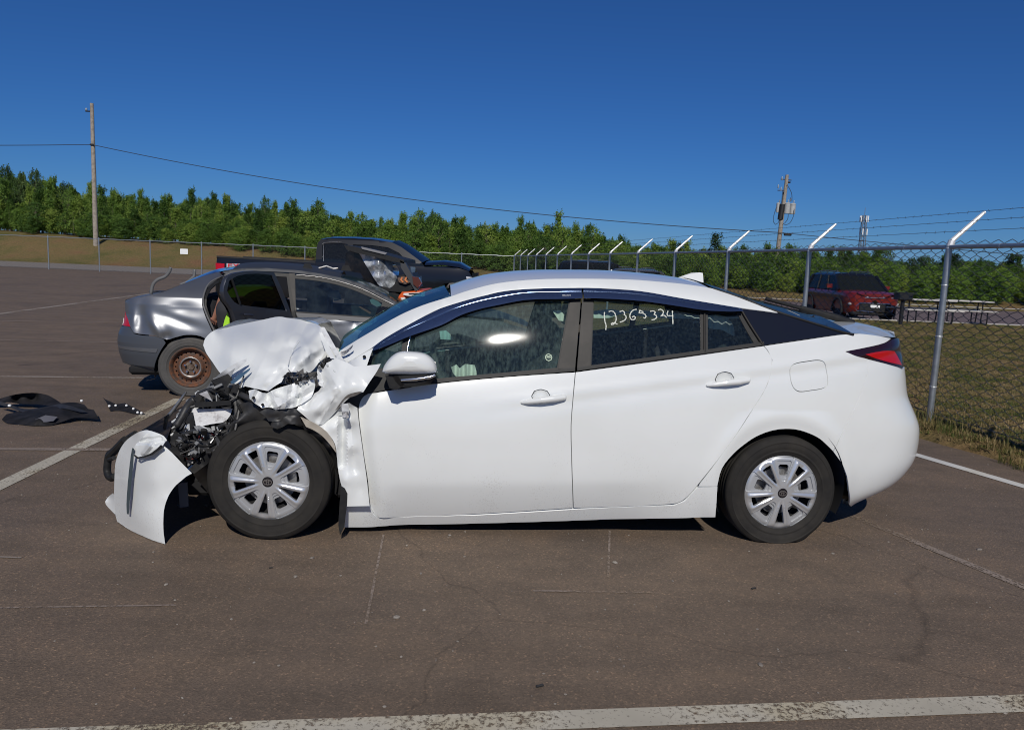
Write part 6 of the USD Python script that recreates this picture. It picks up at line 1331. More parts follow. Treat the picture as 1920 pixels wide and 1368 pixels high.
mesh(wx, 'hub_plate', lathe([(0, -.03), (.03, -.03), (.035, -.045), (.088, -.05)], 28, Mf), pbr('hub_steel', (.2, .16, .13), .6, metal=.6, col2=(.1, .06, .04), scale=30), smooth=40)
for k in range(5):
    a = math.radians(18 + 72 * k); mesh(wx, 'wheel_nut', lathe([(0, .02), (.009, .018), (.011, .0), (.011, -.02)], 6, place_local(Mf[:3, 3] + Mf[:3, 0] * .057 * math.cos(a) + Mf[:3, 1] * .057 * math.sin(a) + sed.W * .025, -sed.W)), M_CHROME)
mesh(wx, 'hub_ring', lathe([(.092, -.014), (.10, -.008), (.108, -.014)], 40, Mf), M_STEEL, smooth=True)
for u0, y0 in ((2.70, .13), (0.03, 1.63), (2.70, 1.63)):
    M2 = place_local(sed.X(u0, y0, .30), -sed.W if y0 < .5 else sed.W); w2 = UsdGeom.Xform.Define(stage, numbered(path_of(SD), 'wheel')).GetPrim()
    mesh(w2, 'tyre', tyre_mesh(.315, .205, .2, M2, n=48), M_OLDRUB, smooth=35); mesh(w2, 'rim_disc', lathe([(0, .05), (.06, .06), (.16, .04), (.205, .09)], 32, M2), M_STEEL, smooth=40)
a = np.radians(np.linspace(-20, 200, 26)); mesh(SD, 'wheel_well', loft([sed.X(sw_c[0] + .36 * np.cos(a), yy, .33 + .36 * np.sin(a)) for yy in (.06, .3, .5)]), M_DARK, smooth=True)
mesh(SD, 'inner_well', smf(sw_c[0] - .4, sw_c[0] + .4, .5, .53, .2, .8), M_DARK)
sed.panel(SD, 'inner_shell', shapely.union_all([sed.poly([(560, 600), (700, 608), (745, 612), (744, 700), (562, 700)], sm=1), sb_]).buffer(-.03), M_DARK, off=-.05, depth=0, h=.06)
# open rear door
hp = sed.at(552, 560, .03); ang = math.radians(64); dU = np.array([math.cos(ang), math.sin(ang)])
dcar = Car((hp[0] - dU[0] * 1.0, hp[1] - dU[1] * 1.0), dU, lambda u, z: 0 * u + .06 * np.clip(z - .92, 0, 1) * .5, .02)
rd = UsdGeom.Xform.Define(stage, numbered(path_of(SD), 'door')).GetPrim(); tag(rd, 'rear door standing open, dark tinted glass')
d_out = [(424, 524), (432, 516), (446, 511), (480, 507.5), (514, 511), (530, 545), (546, 588), (556, 608), (557, 720), (470, 720), (455, 660), (447, 616), (441, 596), (434, 578), (425, 566), (419, 548)]
d_gl = [(429, 526), (446, 516), (480, 512), (510, 515), (524, 548), (538, 583), (490, 577), (446, 571), (434, 561), (425, 545)]
do, dg = dcar.poly(d_out, sm=2), dcar.poly(d_gl, sm=2)
M_DOORDK = pbr('dark_door_paint', (.045, .05, .065), .3, metal=.4, coat=.6)
dcar.panel(rd, 'door_skin', do.difference(dg.buffer(-.004)), M_DOORDK, h=.03, depth=.05)
G_DOOR = pane('tinted_door_glass', (.016, .022, .028), .01, gain=.6)
dcar.panel(rd, 'window_pane', dg, G_DOOR, off=-.01, depth=0, h=.06)
dcar.strip(rd, 'window_divider', [(434, 523), (441, 543), (450, 570)], .012, M_TRIM, off=.002, sm=0)
dcar.panel(rd, 'door_lining', do.difference(dg.buffer(.01)).buffer(-.01), M_TRIM, off=-.09, h=.05, depth=0)
mesh(rd, 'door_handle', tube([dcar.at(458, 590, -.03), dcar.at(466, 590, -.04), dcar.at(474, 591, -.03)], .012, 8), M_DOORDK, smooth=True)

# ---- person leaning into the grey sedan
PZ = lambda px, py, D: at_depth(np.array(float(px)), np.array(float(py)), D)
g0 = ground(np.array(462.), np.array(757.)); g0 = np.array([g0[0] - .17, 7.56, 0])
PX = lambda dx, dy, z: np.array([g0[0] + dx, g0[1] + dy, z])
sh_l, sh_r = PX(-.05, .34, 1.06), PX(.26, .38, 1.07)
J = {'pel_l': (PX(-.02, .0, .92), .105), 'pel_r': (PX(.18, .0, .92), .105), 'kn_l': (PX(-.05, .10, .50), .068), 'kn_r': (PX(.2, .06, .50), .068), 'an_l': (PX(-.06, -.03, .10), .045), 'an_r': (PX(.22, -.05, .10), .045),
     'toe_l': (PX(-.07, .14, .05), .036), 'toe_r': (PX(.23, .12, .05), .036), 'he_l': (PX(-.06, -.07, .045), .04), 'he_r': (PX(.22, -.09, .045), .04),
     'wa_l': (PX(-.01, .13, 1.00), .10), 'wa_r': (PX(.17, .13, 1.00), .10), 'ch_l': (PX(.0, .27, 1.04), .105), 'ch_r': (PX(.20, .29, 1.05), .105), 'sh_l': (sh_l, .06), 'sh_r': (sh_r, .06),
     'neck': (PX(.13, .44, 1.06), .055), 'head': (PX(.16, .57, 1.05), .095), 'chin': (PX(.15, .60, .96), .05), 'crown': (PX(.17, .59, 1.09), .085),
     'el_l': (PZ(419, 556, 7.62), .043), 'wr_l': (PZ(406, 588, 7.70), .030), 'el_r': (PX(.38, .56, .88), .043), 'wr_r': (PX(.34, .78, .80), .03)}
B = [('pel_l', 'pel_r'), ('pel_l', 'wa_l'), ('pel_r', 'wa_r'), ('pel_l', 'wa_r'), ('wa_l', 'wa_r'), ('wa_l', 'ch_l'), ('wa_r', 'ch_r'), ('wa_l', 'ch_r'), ('ch_l', 'ch_r'), ('ch_l', 'sh_l'), ('ch_r', 'sh_r'), ('sh_l', 'neck'), ('sh_r', 'neck'), ('neck', 'head'), ('head', 'chin'), ('head', 'crown'), ('pel_l', 'kn_l'), ('kn_l', 'an_l'), ('pel_r', 'kn_r'), ('kn_r', 'an_r'), ('an_l', 'toe_l'), ('an_r', 'toe_r'), ('an_l', 'he_l'), ('an_r', 'he_r'), ('he_l', 'toe_l'), ('he_r', 'toe_r'), ('sh_l', 'el_l'), ('el_l', 'wr_l'), ('sh_r', 'el_r'), ('el_r', 'wr_r')]
for s, w, el in (('l', J['wr_l'][0], J['el_l'][0]), ('r', J['wr_r'][0], J['el_r'][0])):
    d = (w - el) / np.linalg.norm(w - el); sd_ = np.cross(d, [0, -1, 0.2]); sd_ /= np.linalg.norm(sd_); dn = np.cross(sd_, d)
    J['pa_' + s] = (w + d * .07, .026); B += [('wr_' + s, 'pa_' + s)]
    for k, (o, L) in enumerate(((-.030, .060), (-.010, .075), (.010, .072), (.030, .055))):
        a = w + d * .085 + sd_ * o; J[f'k{k}' + s] = (a, .011); J[f'm{k}' + s] = (a + d * L * .6 - dn * .012, .009); J[f't{k}' + s] = (a + d * L * .85 - dn * .04, .008); B += [('pa_' + s, f'k{k}' + s), (f'k{k}' + s, f'm{k}' + s), (f'm{k}' + s, f't{k}' + s)]
    J['th1' + s] = (w + d * .04 + sd_ * -.035 - dn * .01, .012); J['th2' + s] = (w + d * .085 + sd_ * -.052 - dn * .03, .009); B += [('wr_' + s, 'th1' + s), ('th1' + s, 'th2' + s)]
PE = thing('person', 'person in a lime safety vest leaning into the open rear door of the grey saloon', 'person', loc=g0)
M_SKIN = pbr('skin', (.40, .19, .12), .55, col2=(.34, .15, .095), scale=12)
M_VEST = pbr('lime_vest', (.42, .80, .03), .7, bump=.15, bscale=25, col2=(.36, .70, .03), scale=8)
M_TROUSER = pbr('dark_trousers', (.03, .03, .035), .85, bump=.2, bscale=30)
mesh(PE, 'body', hull_chain(J, B, .02, 6), M_SKIN, smooth=True)
def grow(js, bs, g): return hull_chain({k: (J[k][0], J[k][1] + g) for k in js}, bs, .03, 5)
tj = ['pel_l', 'pel_r', 'wa_l', 'wa_r', 'ch_l', 'ch_r', 'sh_l', 'sh_r']
mesh(PE, 'vest', grow(tj, [('wa_l', 'wa_r'), ('wa_l', 'ch_l'), ('wa_r', 'ch_r'), ('ch_l', 'ch_r'), ('ch_l', 'sh_l'), ('ch_r', 'sh_r'), ('wa_l', 'ch_r'), ('pel_l', 'wa_l'), ('pel_r', 'wa_r')], .014), M_VEST, smooth=True)
lj = ['pel_l', 'pel_r', 'kn_l', 'kn_r', 'an_l', 'an_r']
mesh(PE, 'trousers', grow(lj, [('pel_l', 'pel_r'), ('pel_l', 'kn_l'), ('pel_r', 'kn_r'), ('kn_l', 'an_l'), ('kn_r', 'an_r')], .018), M_TROUSER, smooth=True)
for s in 'lr': mesh(PE, 'boot', grow(['an_' + s, 'toe_' + s, 'he_' + s], [('an_' + s, 'toe_' + s), ('an_' + s, 'he_' + s), ('he_' + s, 'toe_' + s)], .014), M_TRIM, smooth=True)
for sx in (-1, 1): mesh(PE, 'ear', trimesh.creation.icosphere(2, .03).apply_scale([.4, .6, 1]).apply_translation(J['head'][0] + [sx * .095, .01, 0]), M_SKIN, smooth=True)
mesh(PE, 'nose', trimesh.convex.convex_hull(np.array([J['head'][0] + q for q in ([-.015, .09, -.005], [.015, .09, -.005], [0, .085, .03], [0, .125, -.02], [-.012, .085, -.03], [.012, .085, -.03])])), M_SKIN, smooth=True)
for sx in (-1, 1): mesh(PE, 'eye', trimesh.creation.icosphere(2, .012).apply_translation(J['head'][0] + [sx * .035, .084, .015]), M_SIGN, smooth=True)
mesh(PE, 'hair', hull_chain({1: (J['crown'][0] + [.005, -.012, .012], .088), 2: (J['head'][0] + [0, -.03, .02], .085)}, [(1, 2)], .03, 3), pbr('hair', (.03, .02, .015), .7), smooth=True)
vd = [(433, 577), (427, 583), (421, 600), (418, 612), (421, 619), (428, 613), (432, 598), (436, 586)]
mesh(PE, 'vest_flap', trimesh.convex.convex_hull(np.array([PZ(x, y, D) for x, y in vd[:6] for D in (7.36, 7.40)])), M_VEST, smooth=30)
mesh(PE, 'vest_flap', trimesh.convex.convex_hull(np.array([PZ(x, y, D) for x, y in ((420, 606), (431, 600), (430, 628), (419, 625)) for D in (7.37, 7.42)])), M_VEST, smooth=30)

# ---- black pickup behind the sedan
To = ground(np.array(470.), np.array(590.)); To = np.array([at_depth(np.array(404.), np.array(500.), 18.6)[0], 18.6, 0])
TK = Car(To, (1.0, 0.0), None, 1.0)
TK.yin = lambda u, z: .05 * np.clip((z - .9) / .4, 0, 1) ** 2 + np.clip(z - 1.38, 0, None) * .42 + np.clip(z - 1.86, 0, None) ** 2 * 8 + np.where(z < .6, .08 * (np.clip(.6 - z, 0, 1) / .4) ** 2, 0) + .35 * (1 - (1 - np.clip((u - 5.5) / .95, 0, .999) ** 2.6) ** (1 / 2.6)) + .12 * (1 - (1 - np.clip((.12 - u) / .16, 0, .999) ** 2.6) ** (1 / 2.6))
T = thing('pickup_truck', 'black pickup truck with a red tail lamp parked behind the grey saloon', 'pickup truck', loc=To)
TK.panel(T, 'cargo_bed', TK.poly([(407, 483), (500, 488), (592, 493), (592, 560), (404.5, 552)], sm=1), M_BLACKPAINT, h=.06)
tx = np.array([TK.at(407, 482, .08), TK.at(592, 492.5, .08)]); mesh(T, 'bed_rail', cat_mesh([tube([tx[0], tx[1]], .035, 8), tube([tx[0] + [0, 1.8, 0], tx[1] + [0, 1.8, 0]], .035, 8)]), M_TRIM, smooth=50)
mesh(T, 'tailgate', box((0, 0, 0), (.06, 1.75, .55), .03, frame(TK.X(.04, .98, 1.02), TK.U, TK.W, np.array([0, 0, 1.0]))), M_BLACKPAINT)
mesh(T, 'bed_floor', box((0, 0, 0), (2.3, 1.7, .06), .01, frame(TK.X(1.2, .98, .8), TK.U, TK.W, np.array([0, 0, 1.0]))), M_TRIM)
TK.panel(T, 'far_bed_side', TK.poly([(407, 483), (592, 493), (592, 560), (404.5, 552)], sm=1), M_BLACKPAINT, h=.15, far=True)
TK.panel(T, 'tail_light', TK.poly([(404.5, 493), (421, 494), (421, 506), (416, 513), (406, 512)], sm=1), M_REDLENS, off=.02, h=.03, depth=.04)
def decal(car_, par, txt, px0, px1, hgt, mat, off=.012, bold=True):
    t = meshkit.text_mesh(txt, hgt, .003, bold); a = car_.px([px0])[0]; o = car_.skin(np.array([a[0]]), np.array([a[1]]), off)[0]; b = car_.px([px1])[0]; w = b[0] - a[0]
    k = w / (t.bounds[1, 0] - t.bounds[0, 0]); t.apply_scale([k, 1, 1]); t.apply_transform(frame(o, car_.U, np.array([0, 0, 1.0]), -car_.W)); mesh(par, 'lettering', t, mat)
TK.panel(T, 'sticker_back', TK.poly([(425, 493.5), (449, 494.5), (462, 496), (461, 501), (425, 501)], sm=1), pbr('sticker_silver', (.40, .42, .46), .4), off=.006, depth=0, h=.05)
decal(TK, T, 'FX', (426.5, 500), (447, 500.8), .075, pbr('sticker_red', (.6, .03, .04), .5))
decal(TK, T, '4', (451, 500.8), (460, 501.2), .065, pbr('sticker_blue', (.10, .16, .3), .5))
cab = [(592, 560), (592, 500), (593, 470), (596, 455), (602, 448.5), (620, 446), (660, 446.5), (700, 449), (735, 454.5), (752, 463), (770, 476), (790, 491), (796, 500), (796, 560)]
c_gl = [[(604, 457), (640, 456), (652, 458), (654, 490), (604, 488)], [(662, 458), (700, 460), (728, 464), (748, 474), (762, 488), (757, 496), (664, 491)]]
cp = TK.poly(cab, sm=1); gls = [TK.poly(g, sm=1) for g in c_gl]
TK.panel(T, 'cab', cp.difference(shapely.union_all(gls)), M_BLACKPAINT, h=.05, depth=.03); TK.panel(T, 'cab', cp.difference(shapely.union_all(gls)), M_BLACKPAINT, h=.12, far=True)
for g in gls: TK.panel(T, 'window_pane', g, G_PRIV, off=-.015, depth=0, h=.1); TK.panel(T, 'window_pane', g, G_PRIV, off=-.015, depth=0, h=.15, far=True)
rq = TK.px([(602, 448.5), (620, 446), (660, 446.5), (700, 449), (735, 454.5)]); mesh(T, 'roof_panel', loft(across(TK, TK.skin(rq[:, 0], rq[:, 1], -.003), .05, 11)), M_BLACKPAINT, smooth=True)
rq = TK.px([(735, 454.5), (752, 463), (770, 476), (792, 492)]); mesh(T, 'windscreen', loft(across(TK, TK.skin(rq[:, 0], rq[:, 1], .0), .10, 11, up=np.array([.7, 0, .7]))), G_HATCH, smooth=True)
rq = TK.px([(592, 505), (593, 470), (596, 455), (602, 448.5)]); mesh(T, 'rear_window', loft(across(TK, TK.skin(rq[:, 0], rq[:, 1], .0), .02, 9, up=np.array([-1, 0, 0.]))), G_PRIV, smooth=True)
wing_ = [(796, 500), (830, 499), (860, 503), (878, 508), (886, 520), (886, 545), (872, 545), (866, 535), (850, 530), (832, 532), (820, 545), (817, 560), (796, 560)]
TK.panel(T, 'front_wing', TK.poly(wing_, sm=1), M_BLACKPAINT, h=.05, depth=.03); TK.panel(T, 'front_wing', TK.poly(wing_, sm=1), M_BLACKPAINT, h=.1, far=True)
rq = TK.px([(796, 497), (830, 497), (860, 501), (880, 508)]); mesh(T, 'bonnet', loft(across(TK, TK.skin(rq[:, 0], rq[:, 1], -.01), [.10, .12, .12, .06], 13, pw=4)), M_BLACKPAINT, smooth=True)
tzz = np.linspace(1.2, .5, 8); ee = TK.skin(np.full(8, TK.px([(885, 522)])[0, 0]), tzz); mesh(T, 'grille_face', loft(across(TK, ee, .12, 9, up=TK.U)), M_BLACKPAINT, smooth=40)
TK.panel(T, 'headlight', TK.poly([(874, 518), (886, 520), (886, 530), (876, 528)], sm=1), pbr('lamp_clear', (.5, .52, .55), .1, coat=.6), off=.012, h=.04)
for px, yy in ((470, .12), (470, 1.75), (845, .12), (845, 1.75)):
    u0 = TK.px([(px, 560)], y=.1)[0, 0]; M2 = place_local(TK.X(u0, yy, .40), -TK.W if yy < 1 else TK.W); w2 = UsdGeom.Xform.Define(stage, numbered(path_of(T), 'wheel')).GetPrim()
    mesh(w2, 'tyre', tyre_mesh(.40, .24, .27, M2, n=40), M_RUBBER, smooth=35); mesh(w2, 'rim_disc', lathe([(0, .1), (.08, .1), (.2, .06), (.24, .12)], 24, M2), M_SILVER, smooth=40)
mesh(T, 'chassis', box((0, 0, 0), (5.6, 1.1, .25), .03, frame(TK.X(3.0, .98, .62), TK.U, TK.W, np.array([0, 0, 1.0]))), M_DARK)
mm = [TK.at(*p, yy) for p in ((770, 500), (779, 501), (778, 517), (770, 514)) for yy in (-.25, -.1)]; mesh(T, 'door_mirror', trimesh.convex.convex_hull(np.array(mm)), M_CHROME, smooth=20)
mesh(T, 'wing_vent', trimesh.convex.convex_hull(np.array([TK.at(*p, yy) for p in ((783, 517), (791, 518), (791, 533), (786, 541)) for yy in (-.02, .02)])), M_CHROME)
TK.strip(T, 'window_trim', [(607, 490), (607, 455), (640, 453)], .008, M_STEEL, off=.01, sm=0)

# ---- orange off-road buggy between the sedan and the pickup
BD = 11.4; PL = Car((0, BD), (1.0, 0.0), lambda u, z: 0 * u, .7)
BG = thing('offroad_buggy', 'orange and black off-road buggy with a scuffed clear windscreen', 'buggy', loc=(at_depth(np.array(730.), np.array(560.), BD)[0], BD, 0))
def slab(par, name, pts, y0, y1, mat, sm=1, smooth=25, cr=PL, **k):
    pg = Polygon(spline(pts, 4)) if sm > 1 else Polygon(pts); uz = cr.px(np.array(pg.exterior.coords)[:-1], y=y0); e = extr(Polygon(uz).buffer(0), y1 - y0, frame(cr.X(0, y1, 0), cr.U, np.array([0, 0, 1.0]), -cr.W)); return mesh(par, name, e, mat, smooth=smooth, **k)
M_ORANGE = pbr('orange_plastic', (.62, .10, .015), .4, coat=.3, col2=(.55, .085, .012), scale=10)
M_WPL = pbr('white_plastic', (.72, .70, .68), .45)
G_PLASTIC = pane('scuffed_plastic', (.5, .52, .53), .12, dirt=1.0, dscale=6, streak=1.0, gain=1.8, dirt_col=(.72, .76, .80))
G_BROWN = pane('brown_plastic', (.16, .12, .10), .2, dirt=.10, dscale=12, gain=1.0, dirt_col=(.2, .15, .12))
def sheetpx(par, name, pts, bend, mat, cr=PL, h=4):
    pg = Polygon(spline(pts, 4)); p, t, _ = tri_poly(pg, h); c = np.array(pg.centroid.coords[0]); d = ray(p[:, 0], p[:, 1]); y = bend(p[:, 0], p[:, 1]); tt = ((cr.O - EYE) @ cr.W + y) / (d @ cr.W); return mesh(par, name, (EYE + d * tt[:, None], t), mat, smooth=True)
sheetpx(BG, 'windscreen', [(672, 473), (688, 478), (705, 480), (722, 485), (738, 493), (747, 504), (748, 514), (743, 524), (738, 535), (730, 540), (714, 537), (704, 526), (694, 510), (682, 490)], lambda x, y: .05 + .25 * ((x - 705) / 40) ** 2 + .02 * np.sin(x * .21) + .015 * np.sin(y * .3), G_PLASTIC)
sheetpx(BG, 'side_window', [(650, 474), (660, 466), (672, 473), (684, 494), (698, 515), (712, 538), (690, 540), (676, 512), (655, 508), (646, 500)], lambda x, y: .12 + .08 * ((x - 680) / 40), G_BROWN)
slab(BG, 'roof', [(645, 459), (668, 463), (710, 474), (757, 487), (758, 494), (735, 490), (700, 481), (668, 474), (650, 468)], .0, 1.3, M_TRIM)
slab(BG, 'roof_stripe', [(677, 462.5), (726, 474), (722, 477.5), (679, 467)], -.02, .05, pbr('stripe_grey', (.20, .20, .21), .5))
slab(BG, 'cage_pillar', [(750, 488), (760, 493), (786, 540), (780, 548), (768, 528), (752, 502)], .0, .12, pbr('pillar_grey', (.045, .047, .05), .5)); slab(BG, 'cage_pillar', [(750, 488), (760, 493), (786, 540), (780, 548)], 1.2, 1.3, M_TRIM)
slab(BG, 'dash_panel', [(712, 536), (732, 541), (742, 530), (748, 517), (764, 512), (772, 530), (776, 541), (760, 548), (740, 547), (722, 545)], .03, 1.2, M_TRIM)
slab(BG, 'chevron_panel', [(745, 521), (757, 518), (769, 529), (760, 533), (748, 529)], -.02, .03, pbr('chevron_brown', (.12, .08, .06), .5))
for dx in (0, 8): slab(BG, 'chevron_mark', [(753 + dx, 519), (750 + dx, 525), (755 + dx, 530), (757 + dx, 528), (753.5 + dx, 525), (755 + dx, 520)], -.035, -.02, pbr('chevron_orange', (.62, .2, .06), .5))
slab(BG, 'front_cowl', [(744, 563), (749, 553), (754, 547), (790, 544.5), (808, 547), (820, 553), (815, 562), (805, 560), (792, 559), (760, 556), (752, 562)], .0, 1.1, M_ORANGE)
slab(BG, 'cowl_stripe', [(757, 549.5), (797, 547), (796, 556), (765, 554.5), (756, 553)], -.025, .0, M_WPL)
decal(PL, BG, 'OUTLANDER', (764, 552.8), (793, 553.4), .022, M_TRIM, off=.027) if False else None
slab(BG, 'cowl_lettering', [(766, 549.8), (790, 549), (789, 552), (767, 552.2)], -.028, -.025, M_TRIM)
slab(BG, 'side_fairing', [(744, 561), (750, 557), (757, 556), (764, 562), (768, 571), (766, 577), (756, 570)], -.03, .2, M_ORANGE); slab(BG, 'fairing_panel', [(751, 558), (758, 557), (764, 563), (767, 571), (764, 573), (757, 567)], -.045, -.03, M_WPL)
slab(BG, 'body_tub', [(650, 530), (712, 538), (770, 560), (815, 562), (830, 590), (826, 610), (640, 600)], .05, 1.2, M_TRIM)
slab(BG, 'headlamp', [(773, 518), (785, 520), (790, 530), (783, 540), (775, 533)], -.02, .1, pbr('lamp_dark', (.10, .03, .02), .2, coat=.7))
for px, yy in ((668, .0), (668, 1.15), (815, .0), (815, 1.15)):
    u0 = PL.px([(px, 620)], y=.1)[0, 0]; M2 = place_local(PL.X(u0, yy + .1, .33), -PL.W if yy < 1 else PL.W); w2 = UsdGeom.Xform.Define(stage, numbered(path_of(BG), 'wheel')).GetPrim()
    mesh(w2, 'tyre', tyre_mesh(.33, .16, .24, M2, n=32), M_RUBBER, smooth=35); mesh(w2, 'rim_disc', lathe([(0, .08), (.1, .06), (.16, .1)], 20, M2), M_TRIM, smooth=40)
mesh(BG, 'seat', box(PL.X(PL.px([(690, 520)], y=.6)[0, 0], .6, .85), (.3, 1.0, .6), .08), M_SEAT, smooth=50)

# ---- vehicles beyond the right fence
M_FARGLASS = pbr('dark_car_glass', (.010, .012, .012), .3, spec=.12)
def parked(name, label, cx, cy, hd, paint, L, Wd, H, zb, nose, tail, rake=.55, cat='car', roof=None):
    """estate or saloon built round its own centre line; hd = heading in degrees clockwise from +y; local x right, y forward"""
    t = thing(name, label, cat, loc=(cx, cy, 0)); a = math.radians(hd); f = np.array([math.sin(a), math.cos(a), 0]); r = np.array([f[1], -f[0], 0]); M = frame(np.array([cx, cy, 0.012]), r, f, np.array([0, 0, 1.0]))
    h = Wd / 2; fr, bk = L / 2, -L / 2
    def tr(p): p = np.asarray(p, float); return p @ M[:3, :3].T + M[:3, 3]
    ys = np.concatenate([np.linspace(bk, bk + .5, 7)[:-1], np.linspace(bk + .5, fr - .6, 12)[:-1], np.linspace(fr - .6, fr, 8)])
    rows = []
    for y in ys:
        q = min(1, (y - bk) / .5); p = min(1, (fr - y) / .6); w = h * (1 - .16 * (1 - math.sqrt(1 - (1 - q) ** 2))) * (1 - .24 * (1 - math.sqrt(1 - (1 - p) ** 2)))
        zt = zb - (.02 if y < fr - nose else .10 * (1 - p) ** 2 + .04); z0 = .22 + .12 * (1 - p) ** 2 + .1 * (1 - q) ** 2
        s = [(w * .90, z0), (w * .97, z0 + .10), (w, z0 + .28), (w * .995, zb - .22), (w * .965, zb - .07), (w * .90, zt + .005), (w * .5, zt + .035), (0, zt + .045)]
        rows.append([(x, y, z) for x, z in s] + [(-x, y, z) for x, z in s[::-1][1:]])
    G = np.array(rows); m = loft(G); n = G.shape[1]; caps = []
    for k in (0, len(ys) - 1):
        c = G[k].mean(0); caps.append(trimesh.Trimesh(np.vstack([G[k], [c]]), [(i, i + 1, n) if k == 0 else (i + 1, i, n) for i in range(n - 1)], process=False))
    v, fc_ = cat_mesh([m] + caps); mesh(t, 'body', (tr(v), fc_), paint, smooth=35)
    y1, y0 = fr - nose, bk + tail; yt1, yt0 = y1 - rake, y0 + (.22 if tail < .5 else .5); wt = h * .74; wb = h * .93
    def ring(s, infl=0.0):
        zz_ = zb - .02 + (H - zb) * s; ww = wb + (wt - wb) * s ** 1.2 + infl; ya, yb = y1 + (yt1 - y1) * s, y0 + (yt0 - y0) * s
        return [(-ww, yb, zz_), (-ww, ya, zz_), (-ww * .6, ya + .10 * (1 - .5 * s), zz_), (ww * .6, ya + .10 * (1 - .5 * s), zz_), (ww, ya, zz_), (ww, yb, zz_), (ww * .6, yb - .06, zz_), (-ww * .6, yb - .06, zz_)]
    R0, R1, R2 = np.array(ring(0)), np.array(ring(.86)), np.array(ring(1.0)); R2[:, :2] *= [.9, .985]
    R3 = R2 * [.55, .8, 1] + [0, 0, .03]
    def band(A_, B_, infl=0):
        k = len(A_); return trimesh.Trimesh(np.vstack([A_, B_]), np.vstack([[(i, (i + 1) % k, k + (i + 1) % k), (i, k + (i + 1) % k, k + i)] for i in range(k)]), process=False)
    gl = band(R0, R1); mesh(t, 'glasshouse', (tr(gl.vertices), gl.faces), M_FARGLASS, smooth=False)
    rv, rf = cat_mesh([band(R1 * [1.012, 1.004, 1], R2), band(R2, R3), trimesh.Trimesh(R3, [(0, i, i + 1) for i in range(1, 7)], process=False)]); mesh(t, 'roof', (tr(rv), rf), roof or paint, smooth=40)
    for sx in (-1, 1):
        for s_, wdt in ((0, .10), (.36, .07), (.68, .07), (1, .12)):
            lo_, hi_ = R0[5 if sx > 0 else 0] * (1 - s_) + R0[4 if sx > 0 else 1] * s_, R1[5 if sx > 0 else 0] * (1 - s_) + R1[4 if sx > 0 else 1] * s_
            mesh(t, 'window_pillar', tube(tr([lo_ + [sx * .004, 0, 0], hi_ + [sx * .004, 0, 0]]), wdt / 2, 6), (roof or paint) if s_ in (0, 1) else M_TRIM)
        mesh(t, 'roof_rack_bar', tube(tr([(sx * wt * .86, yt0 + .2, H + .035), (sx * wt * .86, (yt0 + yt1) / 2, H + .06), (sx * wt * .86, yt1 - .1, H + .035)]), .018, 6), M_STEEL)
        mesh(t, 'door_mirror', trimesh.convex.convex_hull(tr([(sx * (h + a_), y1 - .45 + b_, zb + c_) for a_ in (.02, .2) for b_ in (-.06, .08) for c_ in (.04, .17)])), paint, smooth=20)
        for yw in (fr - .85, bk + .8):
            Cw_ = tr([(sx * (h - .12), yw, .33)])[0]; ax_ = r * sx; M2 = place_local(Cw_, ax_); w2 = UsdGeom.Xform.Define(stage, numbered(path_of(t), 'wheel')).GetPrim()
            mesh(w2, 'tyre', tyre_mesh(.33, .22, .22, M2, .014, n=36, grooves=2), M_RUBBER, smooth=35); mesh(w2, 'rim_disc', lathe([(0, .09), (.06, .1), (.18, .08), (.22, .1)], 24, M2), M_SILVER, smooth=40)
            arc = [(sx * (h + .004), yw + .40 * math.cos(q_), .33 + .40 * math.sin(q_)) for q_ in np.radians(np.linspace(-10, 190, 16))]; mesh(t, 'arch_trim', tube(tr(arc), .045, 6), M_TRIM, smooth=50)
            disc = lathe([(0, 0), (.38, 0)], 24, place_local(tr([(sx * (h - .02), yw, .33)])[0], ax_)); mesh(t, 'wheel_well', disc, M_DARK)
    return t, tr, h, fr, bk, zb
M_MAROON = pbr('red_suv_paint', (.14, .010, .006), .3, coat=.5, croug=.04)
t, tr, h, fr, bk, zb = parked('red_suv', 'bright red boxy crossover facing the lot behind the chain-link fence', 12.05, 28.0, 180, M_MAROON, 4.2, 1.80, 1.60, 1.02, 1.0, .25, rake=.75, cat='car', roof=M_BLACKPAINT)
bx_ = lambda x0, x1, y0, y1, z0, z1, b=.01: (lambda m: (tr(m.vertices), m.faces))(box(((x0 + x1) / 2, (y0 + y1) / 2, (z0 + z1) / 2), (x1 - x0, y1 - y0, z1 - z0), b))
mesh(t, 'grille', bx_(-.52, .52, fr - .02, fr + .03, .34, .62, .02), M_TRIM)
for sx in (-1, 1):
    mesh(t, 'headlight', (lambda m: (tr(m.vertices), m.faces))(trimesh.convex.convex_hull(np.array([(sx * a_, fr + b_, c_) for a_, b_, c_ in ((.25, .01, .84), (.80, -.20, .90), (.84, -.26, .84), (.60, -.10, .80), (.25, .02, .82), (.25, -.1, .83), (.8, -.3, .87))]))), pbr('suv_lamp', (.35, .36, .38), .1, coat=.7))
    mesh(t, 'fog_lamp', bx_(sx * .72 - .12, sx * .72 + .12, fr - .2, fr - .06, .52, .62, .03), pbr('fog_grey', (.25, .26, .28), .2, coat=.6))
    mesh(t, 'grille_frame', (lambda m: (tr(m.vertices), m.faces))(tube([(sx * .05, fr + .035, .62), (sx * .50, fr + .02, .62), (sx * .64, fr - .02, .48), (sx * .58, fr + .0, .34), (sx * .05, fr + .035, .33)], .018, 6)), M_CHROME)
mesh(t, 'bonnet_trim', (lambda m: (tr(m.vertices), m.faces))(tube([(-.8, fr - .20, .86), (-.3, fr + .015, .80), (0, fr + .02, .81), (.3, fr + .015, .80), (.8, fr - .20, .86)], .014, 6)), M_CHROME)
mesh(t, 'number_plate', bx_(-.16, .16, fr + .03, fr + .045, .47, .56), M_SIGN)
